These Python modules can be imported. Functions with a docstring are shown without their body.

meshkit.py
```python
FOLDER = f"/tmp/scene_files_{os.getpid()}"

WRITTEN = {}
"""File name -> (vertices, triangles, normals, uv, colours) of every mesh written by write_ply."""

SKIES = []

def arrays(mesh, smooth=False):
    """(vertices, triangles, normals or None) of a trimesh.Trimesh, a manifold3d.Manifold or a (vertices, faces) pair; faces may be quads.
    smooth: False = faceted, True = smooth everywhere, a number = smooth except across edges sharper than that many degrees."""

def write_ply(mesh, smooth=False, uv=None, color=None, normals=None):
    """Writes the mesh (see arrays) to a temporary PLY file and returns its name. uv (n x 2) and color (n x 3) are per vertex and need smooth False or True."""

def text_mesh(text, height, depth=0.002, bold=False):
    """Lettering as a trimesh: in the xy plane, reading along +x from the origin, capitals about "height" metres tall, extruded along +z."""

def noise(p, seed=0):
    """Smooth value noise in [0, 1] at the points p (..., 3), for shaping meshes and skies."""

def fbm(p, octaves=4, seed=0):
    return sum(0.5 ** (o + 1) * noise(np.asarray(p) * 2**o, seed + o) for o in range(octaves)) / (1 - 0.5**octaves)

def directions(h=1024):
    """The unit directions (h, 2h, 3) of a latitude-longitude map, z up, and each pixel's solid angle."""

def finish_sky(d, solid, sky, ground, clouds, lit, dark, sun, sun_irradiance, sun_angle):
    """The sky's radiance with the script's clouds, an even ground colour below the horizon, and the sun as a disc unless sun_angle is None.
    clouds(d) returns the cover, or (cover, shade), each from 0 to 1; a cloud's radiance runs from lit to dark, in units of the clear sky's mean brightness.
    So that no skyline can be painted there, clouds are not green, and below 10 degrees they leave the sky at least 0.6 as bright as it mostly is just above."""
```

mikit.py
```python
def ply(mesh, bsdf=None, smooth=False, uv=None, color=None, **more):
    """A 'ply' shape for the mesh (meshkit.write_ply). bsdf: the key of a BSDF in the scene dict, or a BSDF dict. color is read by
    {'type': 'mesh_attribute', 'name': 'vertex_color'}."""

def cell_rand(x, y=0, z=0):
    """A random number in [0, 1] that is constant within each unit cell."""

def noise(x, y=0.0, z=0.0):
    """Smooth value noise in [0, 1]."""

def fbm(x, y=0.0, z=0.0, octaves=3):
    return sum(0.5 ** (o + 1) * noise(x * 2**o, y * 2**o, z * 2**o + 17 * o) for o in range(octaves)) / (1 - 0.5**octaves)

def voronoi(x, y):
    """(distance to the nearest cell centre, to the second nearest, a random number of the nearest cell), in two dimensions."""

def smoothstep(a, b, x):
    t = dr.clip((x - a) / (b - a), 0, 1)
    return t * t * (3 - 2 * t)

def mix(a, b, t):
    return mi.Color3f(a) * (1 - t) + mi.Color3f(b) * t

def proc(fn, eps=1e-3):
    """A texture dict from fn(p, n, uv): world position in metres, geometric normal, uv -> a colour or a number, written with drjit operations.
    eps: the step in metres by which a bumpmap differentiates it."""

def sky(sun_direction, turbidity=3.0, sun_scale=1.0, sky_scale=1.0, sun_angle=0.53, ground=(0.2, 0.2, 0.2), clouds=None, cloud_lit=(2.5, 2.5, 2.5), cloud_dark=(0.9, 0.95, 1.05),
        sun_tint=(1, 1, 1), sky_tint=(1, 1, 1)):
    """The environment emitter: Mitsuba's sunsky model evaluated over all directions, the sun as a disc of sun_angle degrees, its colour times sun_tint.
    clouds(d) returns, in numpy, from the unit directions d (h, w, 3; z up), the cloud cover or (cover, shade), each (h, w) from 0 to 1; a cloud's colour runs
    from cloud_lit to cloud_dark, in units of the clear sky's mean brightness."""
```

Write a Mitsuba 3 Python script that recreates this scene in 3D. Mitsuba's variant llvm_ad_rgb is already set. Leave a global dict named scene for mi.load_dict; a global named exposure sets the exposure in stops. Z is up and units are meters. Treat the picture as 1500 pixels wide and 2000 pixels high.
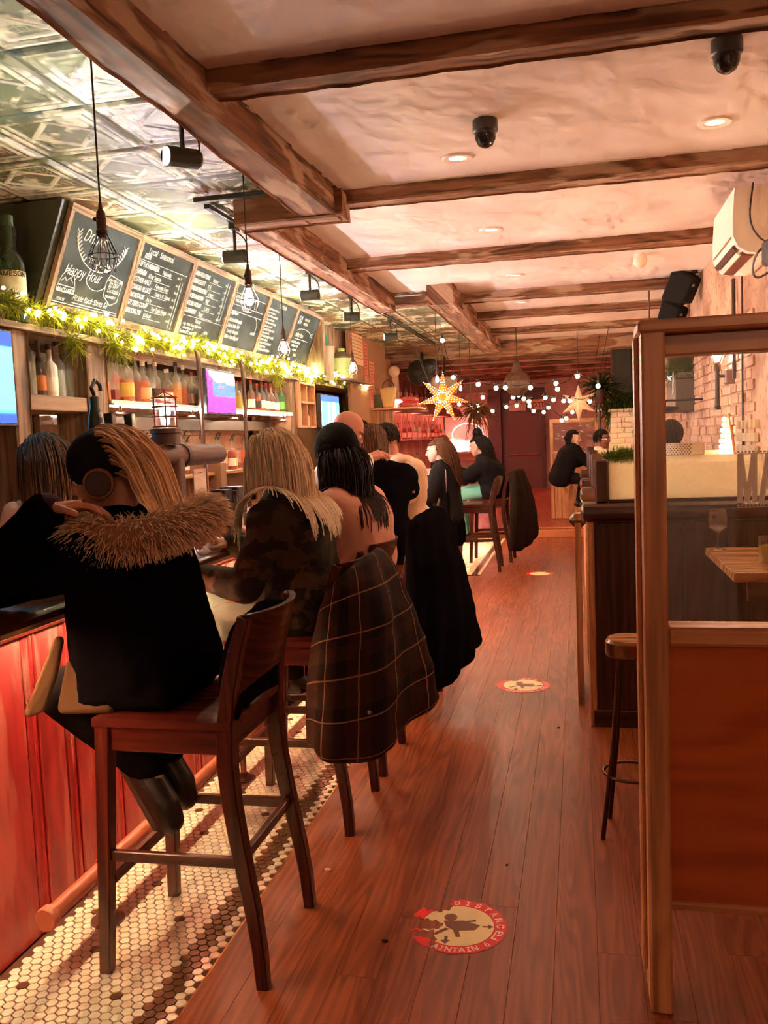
import math, random
import numpy as np, trimesh, mitsuba as mi, drjit as dr
import manifold3d as m3
from shapely.geometry import Polygon, Point, box as sbox
from shapely import affinity, union_all
import mikit, meshkit
from mikit import noise, fbm, voronoi, cell_rand, smoothstep, mix, proc

# ------------------------------------------------------------------ camera, exposure
EYE, FOCAL = np.array([0, 0, 1.55]), 1700.0          # focal length in pixels of the 1500x2000 frame
def cam_axes(yaw, pitch, roll):
    f = np.array([-math.sin(yaw)*math.cos(pitch), math.cos(yaw)*math.cos(pitch), -math.sin(pitch)])
    r = np.cross(f, [0, 0, 1]); r /= np.linalg.norm(r); u = np.cross(r, f)
    c, s = math.cos(roll), math.sin(roll)
    return np.array([c*r+s*u, -s*r+c*u, f])
AXES = cam_axes(*np.radians([12.72, 4.71, -2.26]))
T = mi.ScalarTransform4f
scene, labels = {}, {}
scene['camera'] = {'type': 'perspective', 'fov': 2*math.degrees(math.atan(750/FOCAL)), 'fov_axis': 'x', 'near_clip': 0.05, 'far_clip': 100.0,
                   'to_world': T().look_at(origin=EYE.tolist(), target=(EYE+AXES[2]).tolist(), up=AXES[1].tolist())}
L_DOWN = .8
exposure = 0.9
def at(px, py, **plane):
    """The point of the world plane (x=, y= or z=) that the photograph shows at this pixel."""
    d = AXES.T @ np.array([(px-750)/FOCAL, (1000-py)/FOCAL, 1.0])
    (a, v), = plane.items(); i = 'xyz'.index(a)
    return EYE + d*(v-EYE[i])/d[i]

# ------------------------------------------------------------------ lights: colours and powers (each lamp is built with its object below)
WARM, AMBER, RED, COOL = (1.0, .66, .40), (1.0, .58, .32), (1.0, .13, .13), (1.0, .96, .82)
def rad(c, k): return {'type': 'rgb', 'value': [float(x*k) for x in c]}
L_SCONCE, L_PENDANT, L_UNDERBAR, L_SHELF, L_GARLAND, L_TRACK, L_RED = 340., 380., 170., 420., 18., 3.6, 150.

# ------------------------------------------------------------------ colours and materials
def lin(r, g, b):
    c = np.array([r, g, b], float)/255
    return tuple(float(x) for x in np.where(c <= .04045, c/12.92, ((c+.055)/1.055)**2.4))
def rgb(c): return {'type': 'rgb', 'value': [float(x) for x in c]}
VC = {'type': 'mesh_attribute', 'name': 'vertex_color'}
def two(d): return {'type': 'twosided', 'bsdf': d}
def prin(color, rough=.6, **k): return two({'type': 'principled', 'base_color': color, 'roughness': rough, **k})
scene['matte'] = prin(VC, .85, specular=.25)
scene['satin'] = prin(VC, .42, specular=.4)
scene['gloss'] = prin(VC, .12, specular=.6)
scene['cloth'] = prin(VC, .95, specular=.08, sheen=.03)
scene['darkcloth'] = two({'type': 'diffuse', 'reflectance': VC})
scene['hairmat'] = prin(VC, .6, specular=.14)
scene['metal'] = prin(VC, .32, metallic=1.0)
scene['skin'] = prin(VC, .55, specular=.35)
scene['glow'] = {'type': 'principledthin', 'base_color': VC, 'roughness': .3, 'diff_trans': 1.1, 'spec_trans': 0.0}
scene['leaf'] = {'type': 'principledthin', 'base_color': VC, 'roughness': .6, 'diff_trans': .7, 'spec_trans': 0.0}
scene['bottle_glass'] = {'type': 'blendbsdf', 'weight': .07, 'a': {'type': 'thindielectric', 'int_ior': 1.5}, 'b': {'type': 'twosided', 'bsdf': {'type': 'roughplastic', 'diffuse_reflectance': rgb((.55, .55, .50)), 'alpha': .08}}}
scene['clear_glass'] = {'type': 'thindielectric', 'int_ior': 1.5}
scene['frost'] = {'type': 'principledthin', 'base_color': rgb((.80, .70, .52)), 'roughness': .35, 'diff_trans': 1.2, 'spec_trans': .0}

def wood(dark, mid, light, fine=70.0, rough=.5, bump=.0006, wear=None, coat=0.0, ring=7.0):
    def fn(p, n, uv):
        u, v = uv.x, uv.y
        w = fbm(u*1.3, v*ring, 3.0, 3)
        lines = fbm(u*2.2+w*2.0, v*fine, 1.0, 3)
        rings = .5+.5*dr.sin((v*ring*2.2+w*5.0)*6.28)
        t = dr.clip(.15+.55*lines+.35*rings*w, 0, 1)
        c = mix(dark, mid, smoothstep(.25, .6, t))
        c = mix(c, light, smoothstep(.55, .95, t)*.8)
        if wear is not None:
            k = smoothstep(.52, .66, fbm(u*3.0+7, v*16.0, 9.0, 4))
            c = mix(c, wear, k*.6)
        kn = noise(u*1.7, v*6.0, 5.0)
        return c*(1-.55*smoothstep(.86, .95, kn))
    def b(p, n, uv): return fbm(uv.x*4, uv.y*fine*1.4, 2.0, 3)
    d = {'type': 'principled', 'base_color': proc(fn), 'roughness': rough, 'specular': .4}
    if coat: d.update(clearcoat=coat, clearcoat_gloss=.85)
    if bump > .002: d = {'type': 'bumpmap', 'arbitrary': proc(b), 'scale': bump, 'bsdf': d}
    return two(d)
def floor_fn(p, n, uv):
    u, v = uv.x, uv.y; b = dr.floor(v*6.0)
    w = fbm(u*.8+b*3.1, v*9.0, 2.0, 3); q = v*26.0+w*9.0
    ln = smoothstep(.55, .98, dr.abs(dr.sin(q*3.14)))*(.4+.6*noise(u*2, v*20, 3.0)); fine = fbm(u*3, v*90, 4.0, 2)
    c = mix(lin(92, 42, 23), lin(136, 68, 38), .25+.75*fine)
    return c*(1-.38*ln)*(.86+.28*fbm(u*.6, v*4, 6.0, 2))
scene['wood_floor'] = two({'type': 'principled', 'base_color': proc(floor_fn), 'roughness': .36, 'specular': .4})
scene['wood_red'] = wood(lin(140, 32, 31), lin(166, 44, 41), lin(182, 62, 55), 30, .38, .0005, wear=lin(188, 96, 84), ring=4)
scene['wood_beam'] = wood(lin(58, 34, 22), lin(118, 76, 52), lin(156, 112, 84), 40, .85, .004, wear=lin(176, 146, 122))
scene['wood_chair'] = wood(lin(28, 8, 5), lin(58, 17, 10), lin(78, 27, 16), 60, .3, .0002)
scene['wood_frame'] = wood(lin(146, 92, 60), lin(192, 130, 88), lin(214, 158, 112), 45, .36, .0004)
scene['wood_booth'] = wood(lin(30, 14, 9), lin(56, 27, 16), lin(78, 40, 24), 50, .32, .0003)
scene['wood_panel'] = wood(lin(170, 72, 26), lin(188, 86, 34), lin(198, 96, 40), 30, .2, 0, coat=.6, ring=3)
scene['wood_grey'] = wood(lin(78, 56, 40), lin(132, 100, 74), lin(168, 136, 104), 45, .7, .001)
scene['wood_top'] = wood(lin(96, 56, 34), lin(168, 116, 78), lin(206, 160, 116), 50, .22, 0)
scene['wood_bar'] = wood(lin(34, 16, 10), lin(60, 30, 19), lin(90, 48, 30), 50, .2, 0)

def plaster_fn(p, n, uv):
    a = fbm(p.x*1.2, p.y*1.2, p.z*1.2, 4); b = fbm(p.x*9+a*4, p.y*5, p.z*9, 4)
    c = mix(lin(206, 184, 172), lin(224, 206, 194), smoothstep(.35, .65, a))
    return c*(1-.1*smoothstep(.54, .70, b)*smoothstep(.42, .6, fbm(p.x*2+5, p.y*2, p.z*2, 3)))
def plaster_b(p, n, uv): return fbm(p.x*3, p.y*3, p.z*3, 4)+.25*fbm(p.x*16, p.y*10, p.z*16, 3)
scene['plaster'] = two({'type': 'bumpmap', 'arbitrary': proc(plaster_b, 4e-3), 'scale': .045, 'bsdf': {'type': 'principled', 'base_color': proc(plaster_fn), 'roughness': .75, 'specular': .3}})
def brick_fn(p, n, uv):
    a = fbm(p.y*2, p.z*2.5, p.x*3, 4); b = fbm(p.y*22, p.z*30, p.x*20, 3)
    c = mix(lin(146, 106, 84), lin(186, 148, 120), smoothstep(.32, .62, a))
    return c*(1-.3*smoothstep(.55, .75, b))
def brick_b(p, n, uv): return fbm(p.y*40, p.z*40, p.x*40, 3)
scene['brick'] = prin(proc(brick_fn), .7, specular=.3)
def tin_fn(p, n, uv):
    a = fbm(p.x*1.4, p.y*1.1, 0.0, 3); b = fbm(p.x*6+3*a, p.y*5, 2.0, 5); d = fbm(p.x*2.5+9, p.y*2.5, 4.0, 4)
    c = mix(lin(66, 72, 50), lin(102, 105, 76), smoothstep(.35, .65, a))
    c = mix(c, lin(112, 74, 50), smoothstep(.5, .64, d)*.75)
    e = dr.maximum(dr.abs(uv.x-.5), dr.abs(uv.y-.5))*2; r = dr.abs(uv.x-.5)+dr.abs(uv.y-.5)
    def near(x, m, w): return 1-smoothstep(w*.5, w, dr.abs(x-m))
    g = (1-smoothstep(.03, .09, dr.minimum(dr.abs(uv.x*14-dr.round(uv.x*14)), dr.abs(uv.y*14-dr.round(uv.y*14)))))*(1-smoothstep(.55, .62, e))*smoothstep(.34, .38, r)
    k = dr.maximum(dr.maximum(near(e, .86, .09), near(e, .70, .07)), near(r, .29, .05))
    k = dr.maximum(k*smoothstep(.40, .56, b), g*.5*smoothstep(.42, .52, d))
    k = dr.maximum(k, smoothstep(.59, .66, b)*.7)
    c = mix(c, lin(216, 208, 180), k)
    c = c*(1-.7*smoothstep(.975, .99, e))
    return mix(c, lin(46, 44, 34), smoothstep(.60, .70, fbm(p.x*9, p.y*9+4, 7.0, 4))*.55)
scene['tin'] = prin(proc(tin_fn), .38, specular=.6)
def slate_fn(p, n, uv):
    a = fbm(p.y*3, p.z*4, p.x, 4)
    return mix(lin(30, 34, 36), lin(54, 60, 62), smoothstep(.3, .75, a))
scene['slate'] = prin(proc(slate_fn), .8, specular=.1)
def camo_fn(p, n, uv):
    a = fbm(p.x*13, p.y*13, p.z*11, 3); b = fbm(p.x*15+5, p.y*15, p.z*13+3, 3)
    c = mix(lin(32, 24, 18), lin(50, 39, 27), smoothstep(.47, .5, a))
    c = mix(c, lin(24, 19, 15), smoothstep(.54, .57, b))
    return mix(c, lin(66, 46, 32), smoothstep(.6, .64, fbm(p.x*11, p.y*11+8, p.z*11, 3)))
scene['camo'] = prin(proc(camo_fn), .9, specular=.15)
def plaid_fn(p, n, uv):
    def line(x, w, s):
        f = x/s-dr.floor(x/s)
        return smoothstep(1-w/s, 1-w/s*.6, f)
    c = mix(lin(17, 9, 9), lin(46, 25, 17), .5*smoothstep(.35, .4, noise(dr.floor(uv.x/.055)*3.7, 1.0))+.5*smoothstep(.35, .4, noise(dr.floor(uv.y/.055)*5.1, 4.0)))
    k = dr.maximum(line(uv.x, .007, .17), line(uv.y, .007, .15))
    return mix(c, lin(150, 104, 86), k*.55)
scene['plaid'] = prin(proc(plaid_fn), .9, specular=.15)
def denim_fn(p, n, uv):
    return mix(lin(116, 124, 112), lin(178, 182, 160), fbm(p.x*7, p.y*7, p.z*5, 4))*(.85+.15*noise(p.x*300, p.z*300, p.y*300))
scene['denim'] = prin(proc(denim_fn), .9, specular=.15)
def pebble_fn(p, n, uv):
    f1, f2, r = voronoi(p.x*230, p.z*230)
    return mix(lin(226, 204, 164), lin(255, 248, 228), smoothstep(.0, .35, f2-f1))
scene['pebble_glass'] = {'type': 'principledthin', 'base_color': proc(pebble_fn), 'roughness': .3, 'diff_trans': 1.3, 'spec_trans': 0.0}

# ------------------------------------------------------------------ helpers
ORD = 'first second third fourth fifth sixth seventh eighth ninth tenth eleventh twelfth thirteenth fourteenth fifteenth sixteenth seventeenth eighteenth nineteenth twentieth'.split()
def rs(*k): return random.Random(hash(k) & 0xffffffff if all(isinstance(x, (int, float)) for x in k) else sum(map(ord, ''.join(map(str, k)))))
def numbered(name):
    if name not in USED: USED.add(name); return name
    i = NEXT.get(name, 1)
    while f'{name}_{i:03d}' in USED: i += 1
    NEXT[name] = i+1; USED.add(f'{name}_{i:03d}')
    return f'{name}_{i:03d}'
USED, NEXT = set(), {}
def tag(key, label=None, cat=None, group=None, kind=None):
    d = labels.setdefault(key, {})
    for k, v in (('label', label), ('category', cat), ('group', group), ('kind', kind)):
        if v: d[k] = v
    return key
def thing(name, label, cat, group=None, kind=None): return tag(numbered(name), label, cat, group, kind)
def to_tm(m):
    if isinstance(m, m3.Manifold):
        q = m.to_mesh(); return trimesh.Trimesh(q.vert_properties[:, :3], q.tri_verts, process=False)
    if isinstance(m, (list, tuple)): return trimesh.util.concatenate([to_tm(x) for x in m])
    return m
def shape(mesh, mat, color=None, smooth=30, uv=None, grain=None, **more):
    """A shape dict: colour per mesh (one colour, or an array per vertex with smooth True/False); grain: the axis that wood runs along."""
    m = to_tm(mesh)
    if color is not None and np.ndim(color) == 2 or uv is not None:
        return mikit.ply(m, mat, smooth if smooth in (True, False) else True, uv=uv, color=color, **more)
    if smooth not in (True, False) and len(m.faces) > 4000: smooth = True
    if smooth not in (True, False):
        m = trimesh.graph.smooth_shade(m, angle=math.radians(smooth), facet_minarea=None); smooth = True
    n = len(m.vertices)
    if grain is not None:
        a = int(np.argmax(np.ptp(m.vertices, axis=0))) if grain == 'auto' else 'xyz'.index(grain)
        o = [i for i in range(3) if i != a]
        r = random.Random(int(abs(m.vertices[0].sum())*1e4) % 99991)
        uv = np.stack([m.vertices[:, a]+r.random()*9, m.vertices[:, o[0]]+m.vertices[:, o[1]]*.93+r.random()*5], 1)
    c = None if color is None else np.tile(np.asarray(color, float), (n, 1))
    return mikit.ply(m, mat, smooth, uv=uv, color=c, **more)
def add(name, mesh, mat, color=None, parent=None, label=None, cat=None, group=None, kind=None, **k):
    key = numbered((parent+'__' if parent else '')+name)
    if mat.startswith('wood') and 'grain' not in k and 'uv' not in k: k['grain'] = 'auto'
    scene[key] = shape(mesh, mat, color, **k)
    if label or cat or group or kind: tag(key, label, cat, group, kind)
    return key
def emit(name, mesh, color, power, parent=None, weight=1.0, base=(.8, .8, .8), **k):
    key = numbered((parent+'__' if parent else '')+name)
    scene[key] = {**mikit.ply(to_tm(mesh), None, True), 'bsdf': {'type': 'diffuse', 'reflectance': rgb(base)},
                  'emitter': {'type': 'area', 'radiance': rad(color, power), 'sampling_weight': float(weight)}}
    if k: tag(key, **k)
    return key
def put(key_new, key_old, M):
    scene[key_new] = {**scene[key_old], 'to_world': T(M)}
def dup(src, M, label=None, group=None, cat=None):
    """A copy of the thing src, moved by the matrix M, with all its parts."""
    base = src.rsplit('_', 1)[0] if src.rsplit('_', 1)[-1].isdigit() else src
    new = numbered(base)
    for k in [k for k in scene if k == src or k.startswith(src+'__')]:
        old = scene[k].get('to_world'); m = np.asarray(M, float)
        if old is not None: m = m @ np.array(old.matrix, float)
        scene[new+k[len(src):]] = {**scene[k], 'to_world': T(m)}
        if k in labels and k != src: labels[new+k[len(src):]] = dict(labels[k])
    o = labels[src]; tag(new, label or o['label'], cat or o['category'], group or o.get('group'))
    return new
def mat_tr(x=0, y=0, z=0, rz=0, s=1):
    c, q = math.cos(rz), math.sin(rz); s = np.broadcast_to(s, 3)
    return np.array([[c*s[0], -q*s[1], 0, x], [q*s[0], c*s[1], 0, y], [0, 0, s[2], z], [0, 0, 0, 1.0]])
def tr(mesh, M): m = to_tm(mesh).copy(); m.apply_transform(M); return m
def bx(lo, hi, c=.004):
    """A box with chamfered edges."""
    lo, hi = np.minimum(lo, hi).astype(float), np.maximum(lo, hi).astype(float)
    c = min(c, .45*float((hi-lo).min()))
    if c <= 0: return trimesh.creation.box(bounds=[lo, hi])
    pts = []
    for a in (0, 1):
        for b in (0, 1):
            for d in (0, 1):
                p = np.array([(lo, hi)[a][0], (lo, hi)[b][1], (lo, hi)[d][2]]); s = np.array([1-2*a, 1-2*b, 1-2*d])*c
                for i in range(3):
                    q = p+s; q[i] = p[i]; pts.append(q)
    return trimesh.convex.convex_hull(np.array(pts))
def frame_of(d):
    d = np.asarray(d, float)/np.linalg.norm(d); a = np.array([0, 0, 1.]) if abs(d[2]) < .9 else np.array([0, 1., 0])
    x = np.cross(a, d); x /= np.linalg.norm(x); return x, np.cross(d, x), d
def bar(p0, p1, w, h, w1=None, h1=None, c=.003, up=None):
    """A chamfered bar from p0 to p1, w wide and h deep, tapering to w1, h1."""
    p0, p1 = np.asarray(p0, float), np.asarray(p1, float); x, y, z = frame_of(p1-p0)
    if up is not None:
        y = np.asarray(up, float)-z*np.dot(up, z); y /= np.linalg.norm(y); x = np.cross(y, z)
    pts = []
    for p, a, b in ((p0, w/2, h/2), (p1, (w1 or w)/2, (h1 or h)/2)):
        for s, t in ((1, 1), (1, -1), (-1, 1), (-1, -1)):
            pts += [p+x*s*(a-c)+y*t*b, p+x*s*a+y*t*(b-c)]
    return trimesh.convex.convex_hull(np.array(pts))
def tube(path, r, n=8, caps=True, closed=False):
    p = np.asarray(path, float); N = len(p); r = np.broadcast_to(r, (N,))
    t = np.gradient(p, axis=0) if not closed else np.roll(p, -1, 0)-np.roll(p, 1, 0)
    t /= np.linalg.norm(t, axis=1, keepdims=True)+1e-12
    x = np.cross(t, [0, 0, 1.0]); k = np.linalg.norm(x, axis=1) < .15; x[k] = np.cross(t[k], [0, 1.0, 0])
    x /= np.linalg.norm(x, axis=1, keepdims=True)
    for i in range(1, N):
        x[i] = x[i-1]-t[i]*np.dot(x[i-1], t[i]); x[i] /= np.linalg.norm(x[i])+1e-12
    y = np.cross(t, x); a = np.arange(n)*2*math.pi/n
    v = p[:, None]+r[:, None, None]*(np.cos(a)[None, :, None]*x[:, None]+np.sin(a)[None, :, None]*y[:, None])
    f = []; M = N if closed else N-1
    i, j = np.meshgrid(np.arange(M), np.arange(n), indexing='ij'); i2 = (i+1) % N; j2 = (j+1) % n
    q = np.stack([i*n+j, i*n+j2, i2*n+j2, i2*n+j], -1).reshape(-1, 4)
    f = np.vstack([q[:, [0, 1, 2]], q[:, [0, 2, 3]]]); v = v.reshape(-1, 3)
    if caps and not closed:
        v = np.vstack([v, p[0], p[-1]]); c0, c1 = len(v)-2, len(v)-1; jj = np.arange(n); b = (N-1)*n
        f = np.vstack([f, np.stack([jj*0+c0, (jj+1) % n, jj], 1), np.stack([jj*0+c1, b+jj, b+(jj+1) % n], 1)])
    return trimesh.Trimesh(v, f, process=False)
def cyl(p0, p1, r, n=16, r1=None):
    p0, p1 = np.asarray(p0, float), np.asarray(p1, float); r1 = r if r1 is None else r1
    return tube([p0, p1], [r, r1], n)
def lathe(prof, at_=(0, 0, 0), n=20):
    m = trimesh.creation.revolve(np.asarray(prof, float), sections=n); m.apply_translation(at_); return m
def sph(c, r, sub=2):
    m = trimesh.creation.icosphere(subdivisions=sub, radius=1.0); m.apply_scale(np.broadcast_to(r, 3)); m.apply_translation(c); return m
def prism(poly, M, h): return tr(trimesh.creation.extrude_polygon(poly, h, engine='earcut'), M)
def axes(o, x, y, z=None):
    x, y = np.asarray(x, float), np.asarray(y, float); z = np.cross(x, y) if z is None else np.asarray(z, float)
    M = np.eye(4); M[:3, 0], M[:3, 1], M[:3, 2], M[:3, 3] = x, y, z, o; return M
def smooth_path(pts, n=24):
    from scipy.interpolate import CubicSpline
    p = np.asarray(pts, float); s = np.concatenate([[0], np.cumsum(np.linalg.norm(np.diff(p, axis=0), axis=1))])
    return CubicSpline(s, p)(np.linspace(0, s[-1], n))
def sag(a, b, d, n=14):
    t = np.linspace(0, 1, n)[:, None]; p = np.asarray(a)*(1-t)+np.asarray(b)*t; p[:, 2] -= d*4*(t*(1-t))[:, 0]; return p
# ------------------------------------------------------------------ the setting
XL, XR, YB, YF, ZC = -3.6, 1.15, 24.0, -2.2, 3.0     # bar back wall, brick wall, far wall, front wall, ceiling
BARX, EDGEX, TILEX = -1.72, -1.52, -1.10
R0 = random.Random(5)
F = 'wood_floor'
add('floor', [bx((XL, YF, -.12), (XR, 13.2, -.012), 0), bx((XL, 13.2, -.12), (XR, YB, .10), 0)], F, grain='y', kind='structure')
X = TILEX; col = 0
while X < XR-.01:
    w = min(.125, XR-X); y = .9-R0.random()*1.2
    while y < 13.2:
        l = 1.6+R0.random()*1.1; y1 = min(y+l, 13.2)
        add('plank', bx((X+.0003, y+.0003, -.014), (X+w-.0003, y1-.0003, R0.random()*.0004), .0006), F, parent='floor', grain='y')
        y = y1
    X += w; col += 1
for y in (13.2, 13.55):
    add('step_edge', bx((-.98, y-.03, .0 if y < 13.3 else .1), (XR-.05, y+.05, .112), .006), 'satin', lin(190, 120, 84), parent='floor')
# hexagonal mosaic in front of the bar
mos = thing('floor_mosaic', 'cream hexagon mosaic strip with a dark border along the red bar front', 'tile floor', kind='structure')
add('grout', [bx((BARX-.02, .8, -.012), (TILEX, 8.5, -.0035), 0), bx((-2.1, 9.7, -.012), (TILEX, 13.2, -.0035), 0)], 'matte', lin(66, 38, 28), parent=mos)
S = .0335; HEXR = S/math.sqrt(3)-.0023
def hexes(x0, y0, y1):
    out = []; j = 0; dy = S*math.sqrt(3)/2; y = y0
    while y < y1:
        x = TILEX-.002-S*(.5 if j % 2 else 0)-S*.5
        i = 0
        while x > x0+S*.5:
            d = (TILEX-x)/S
            dark = 1.2 < d < 3.2 or (j % 14 == 4 and i % 9 == 6) or (j % 14 == 11 and i % 9 == 2 and i > 2)
            out.append((x, y, dark)); x -= S; i += 1
        y += dy; j += 1
    return out
def hex_mesh(x, y, h, r):
    a = np.arange(6)*math.pi/3+math.pi/6; ring = np.stack([np.cos(a), np.sin(a)], 1)
    v = np.vstack([np.c_[ring*r+[x, y], np.full(6, -.0035)], np.c_[ring*r+[x, y], np.full(6, h-.0008)], np.c_[ring*(r-.0011)+[x, y], np.full(6, h)]])
    f = []
    for k in range(6):
        q = (k+1) % 6
        f += [(k, q, 6+q), (k, 6+q, 6+k), (6+k, 6+q, 12+q), (6+k, 12+q, 12+k)]
    f += [(12, 13, 14), (12, 14, 15), (12, 15, 16), (12, 16, 17)]
    return v, f
H = hexes(BARX, 1.2, 8.48)+hexes(-2.08, 9.72, 13.18)
rh = random.Random(3)
def hx_col(dark):
    if dark: return lin(62+rh.random()*14, 48, 32)
    k = .9+.1*rh.random(); return tuple(c*k for c in lin(250, 228, 198))
order = sorted(range(len(H)), key=lambda i: (H[i][1] < 2.02)*9+abs(H[i][1]-2.0)+abs(H[i][0]+1.3)*.35)
first = set(order[:300]); vs, fs, cs, o = [], [], [], 0
for i, (x, y, dark) in enumerate(H):
    v, f = hex_mesh(x, y, rh.random()*.0008, HEXR)
    if i in first:
        add('tile', trimesh.Trimesh(v, f, process=False), 'gloss', hx_col(dark), parent=mos, smooth=False); continue
    vs.append(v); fs.append(np.array(f)+o); cs.append(np.tile(hx_col(dark), (18, 1))); o += 18
add('tile', trimesh.Trimesh(np.vstack(vs), np.vstack(fs), process=False), 'gloss', np.vstack(cs), parent=mos, smooth=False, kind='stuff')
add('edge_strip', bx((TILEX-.002, .8, -.01), (TILEX+.004, 8.5, .0012), 0), 'metal', lin(214, 160, 96), parent=mos)

# walls
add('wall_left', bx((XL-.1, YF, 0), (XL, YB, ZC), 0), 'matte', lin(92, 66, 50), kind='structure')
add('wall_back', bx((XL, YB, 0), (XR, YB+.1, ZC), 0), 'plaster', kind='structure')
add('wall_front', bx((XL, YF-.1, 0), (XR, YF, ZC), 0), 'plaster', kind='structure')  # unseen wall behind the camera, closes the room for bounced light
add('wall_right', bx((XR, YF, 0), (XR+.1, YB, ZC), 0), 'brick', kind='structure')
rb = random.Random(8); bricks = []
for c in range(17):
    z = 1.02+c*.077; y = 6.2+(c % 2)*.11
    while y < 12.6:
        d = .004+rb.random()*.016; j = [rb.uniform(-.005, .005) for _ in range(4)]
        bricks.append((y, bx((XR-d, y+.008+j[0], z+.006+j[1]), (XR+.02, y+.212+j[2], z+.070+j[3]), .004))); y += .222
bricks.sort(key=lambda q: q[0])
for y, m in bricks[:300]: add('brick', m, 'brick', parent='wall_right', smooth=False)
add('brick', [m for y, m in bricks[300:]], 'brick', parent='wall_right', smooth=False, kind='stuff')

# ceiling: plaster between the beams, pressed tin above the bar
add('ceiling', [bx((-1.47, YF, ZC), (XR, 5.0, ZC+.1), 0), bx((-1.87, 5.0, ZC), (XR, 8.6, ZC+.1), 0), bx((-1.2, 8.6, ZC), (XR, 13.6, ZC+.1), 0), bx((XL, 13.6, ZC), (XR, YB, ZC+.1), 0)], 'plaster', kind='structure')
add('tin_backing', bx((XL, YF, ZC+.012), (-1.2, 13.6, ZC+.1), 0), 'tin', parent='ceiling')
def tin_panel(n=36, s=.5325):
    t = np.linspace(0, 1, n+1); u, v = np.meshgrid(t, t, indexing='ij')
    d = np.maximum(abs(u-.5), abs(v-.5))*2; r = abs(u-.5)+abs(v-.5)
    h = .010*np.exp(-((d-.86)/.05)**2)+.008*np.exp(-((d-.70)/.04)**2)
    h += .007*np.exp(-((r-.30)/.025)**2)+.004*np.exp(-((r-.22)/.02)**2)
    g = .003*((np.abs((u*14) % 1-.5) < .17) | (np.abs((v*14) % 1-.5) < .17))
    h += np.where((d < .6) & (r > .36), g, 0)-.004*(d > .985)
    V = np.stack([u*s, v*s, -h], -1).reshape(-1, 3); i, j = np.meshgrid(np.arange(n), np.arange(n), indexing='ij'); a = i*(n+1)+j
    q = np.stack([a, a+1, a+n+2, a+n+1], -1).reshape(-1, 4)
    return trimesh.Trimesh(V, np.vstack([q[:, [0, 1, 2]], q[:, [0, 2, 3]]]), process=False), np.stack([u, v], -1).reshape(-1, 2)
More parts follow.
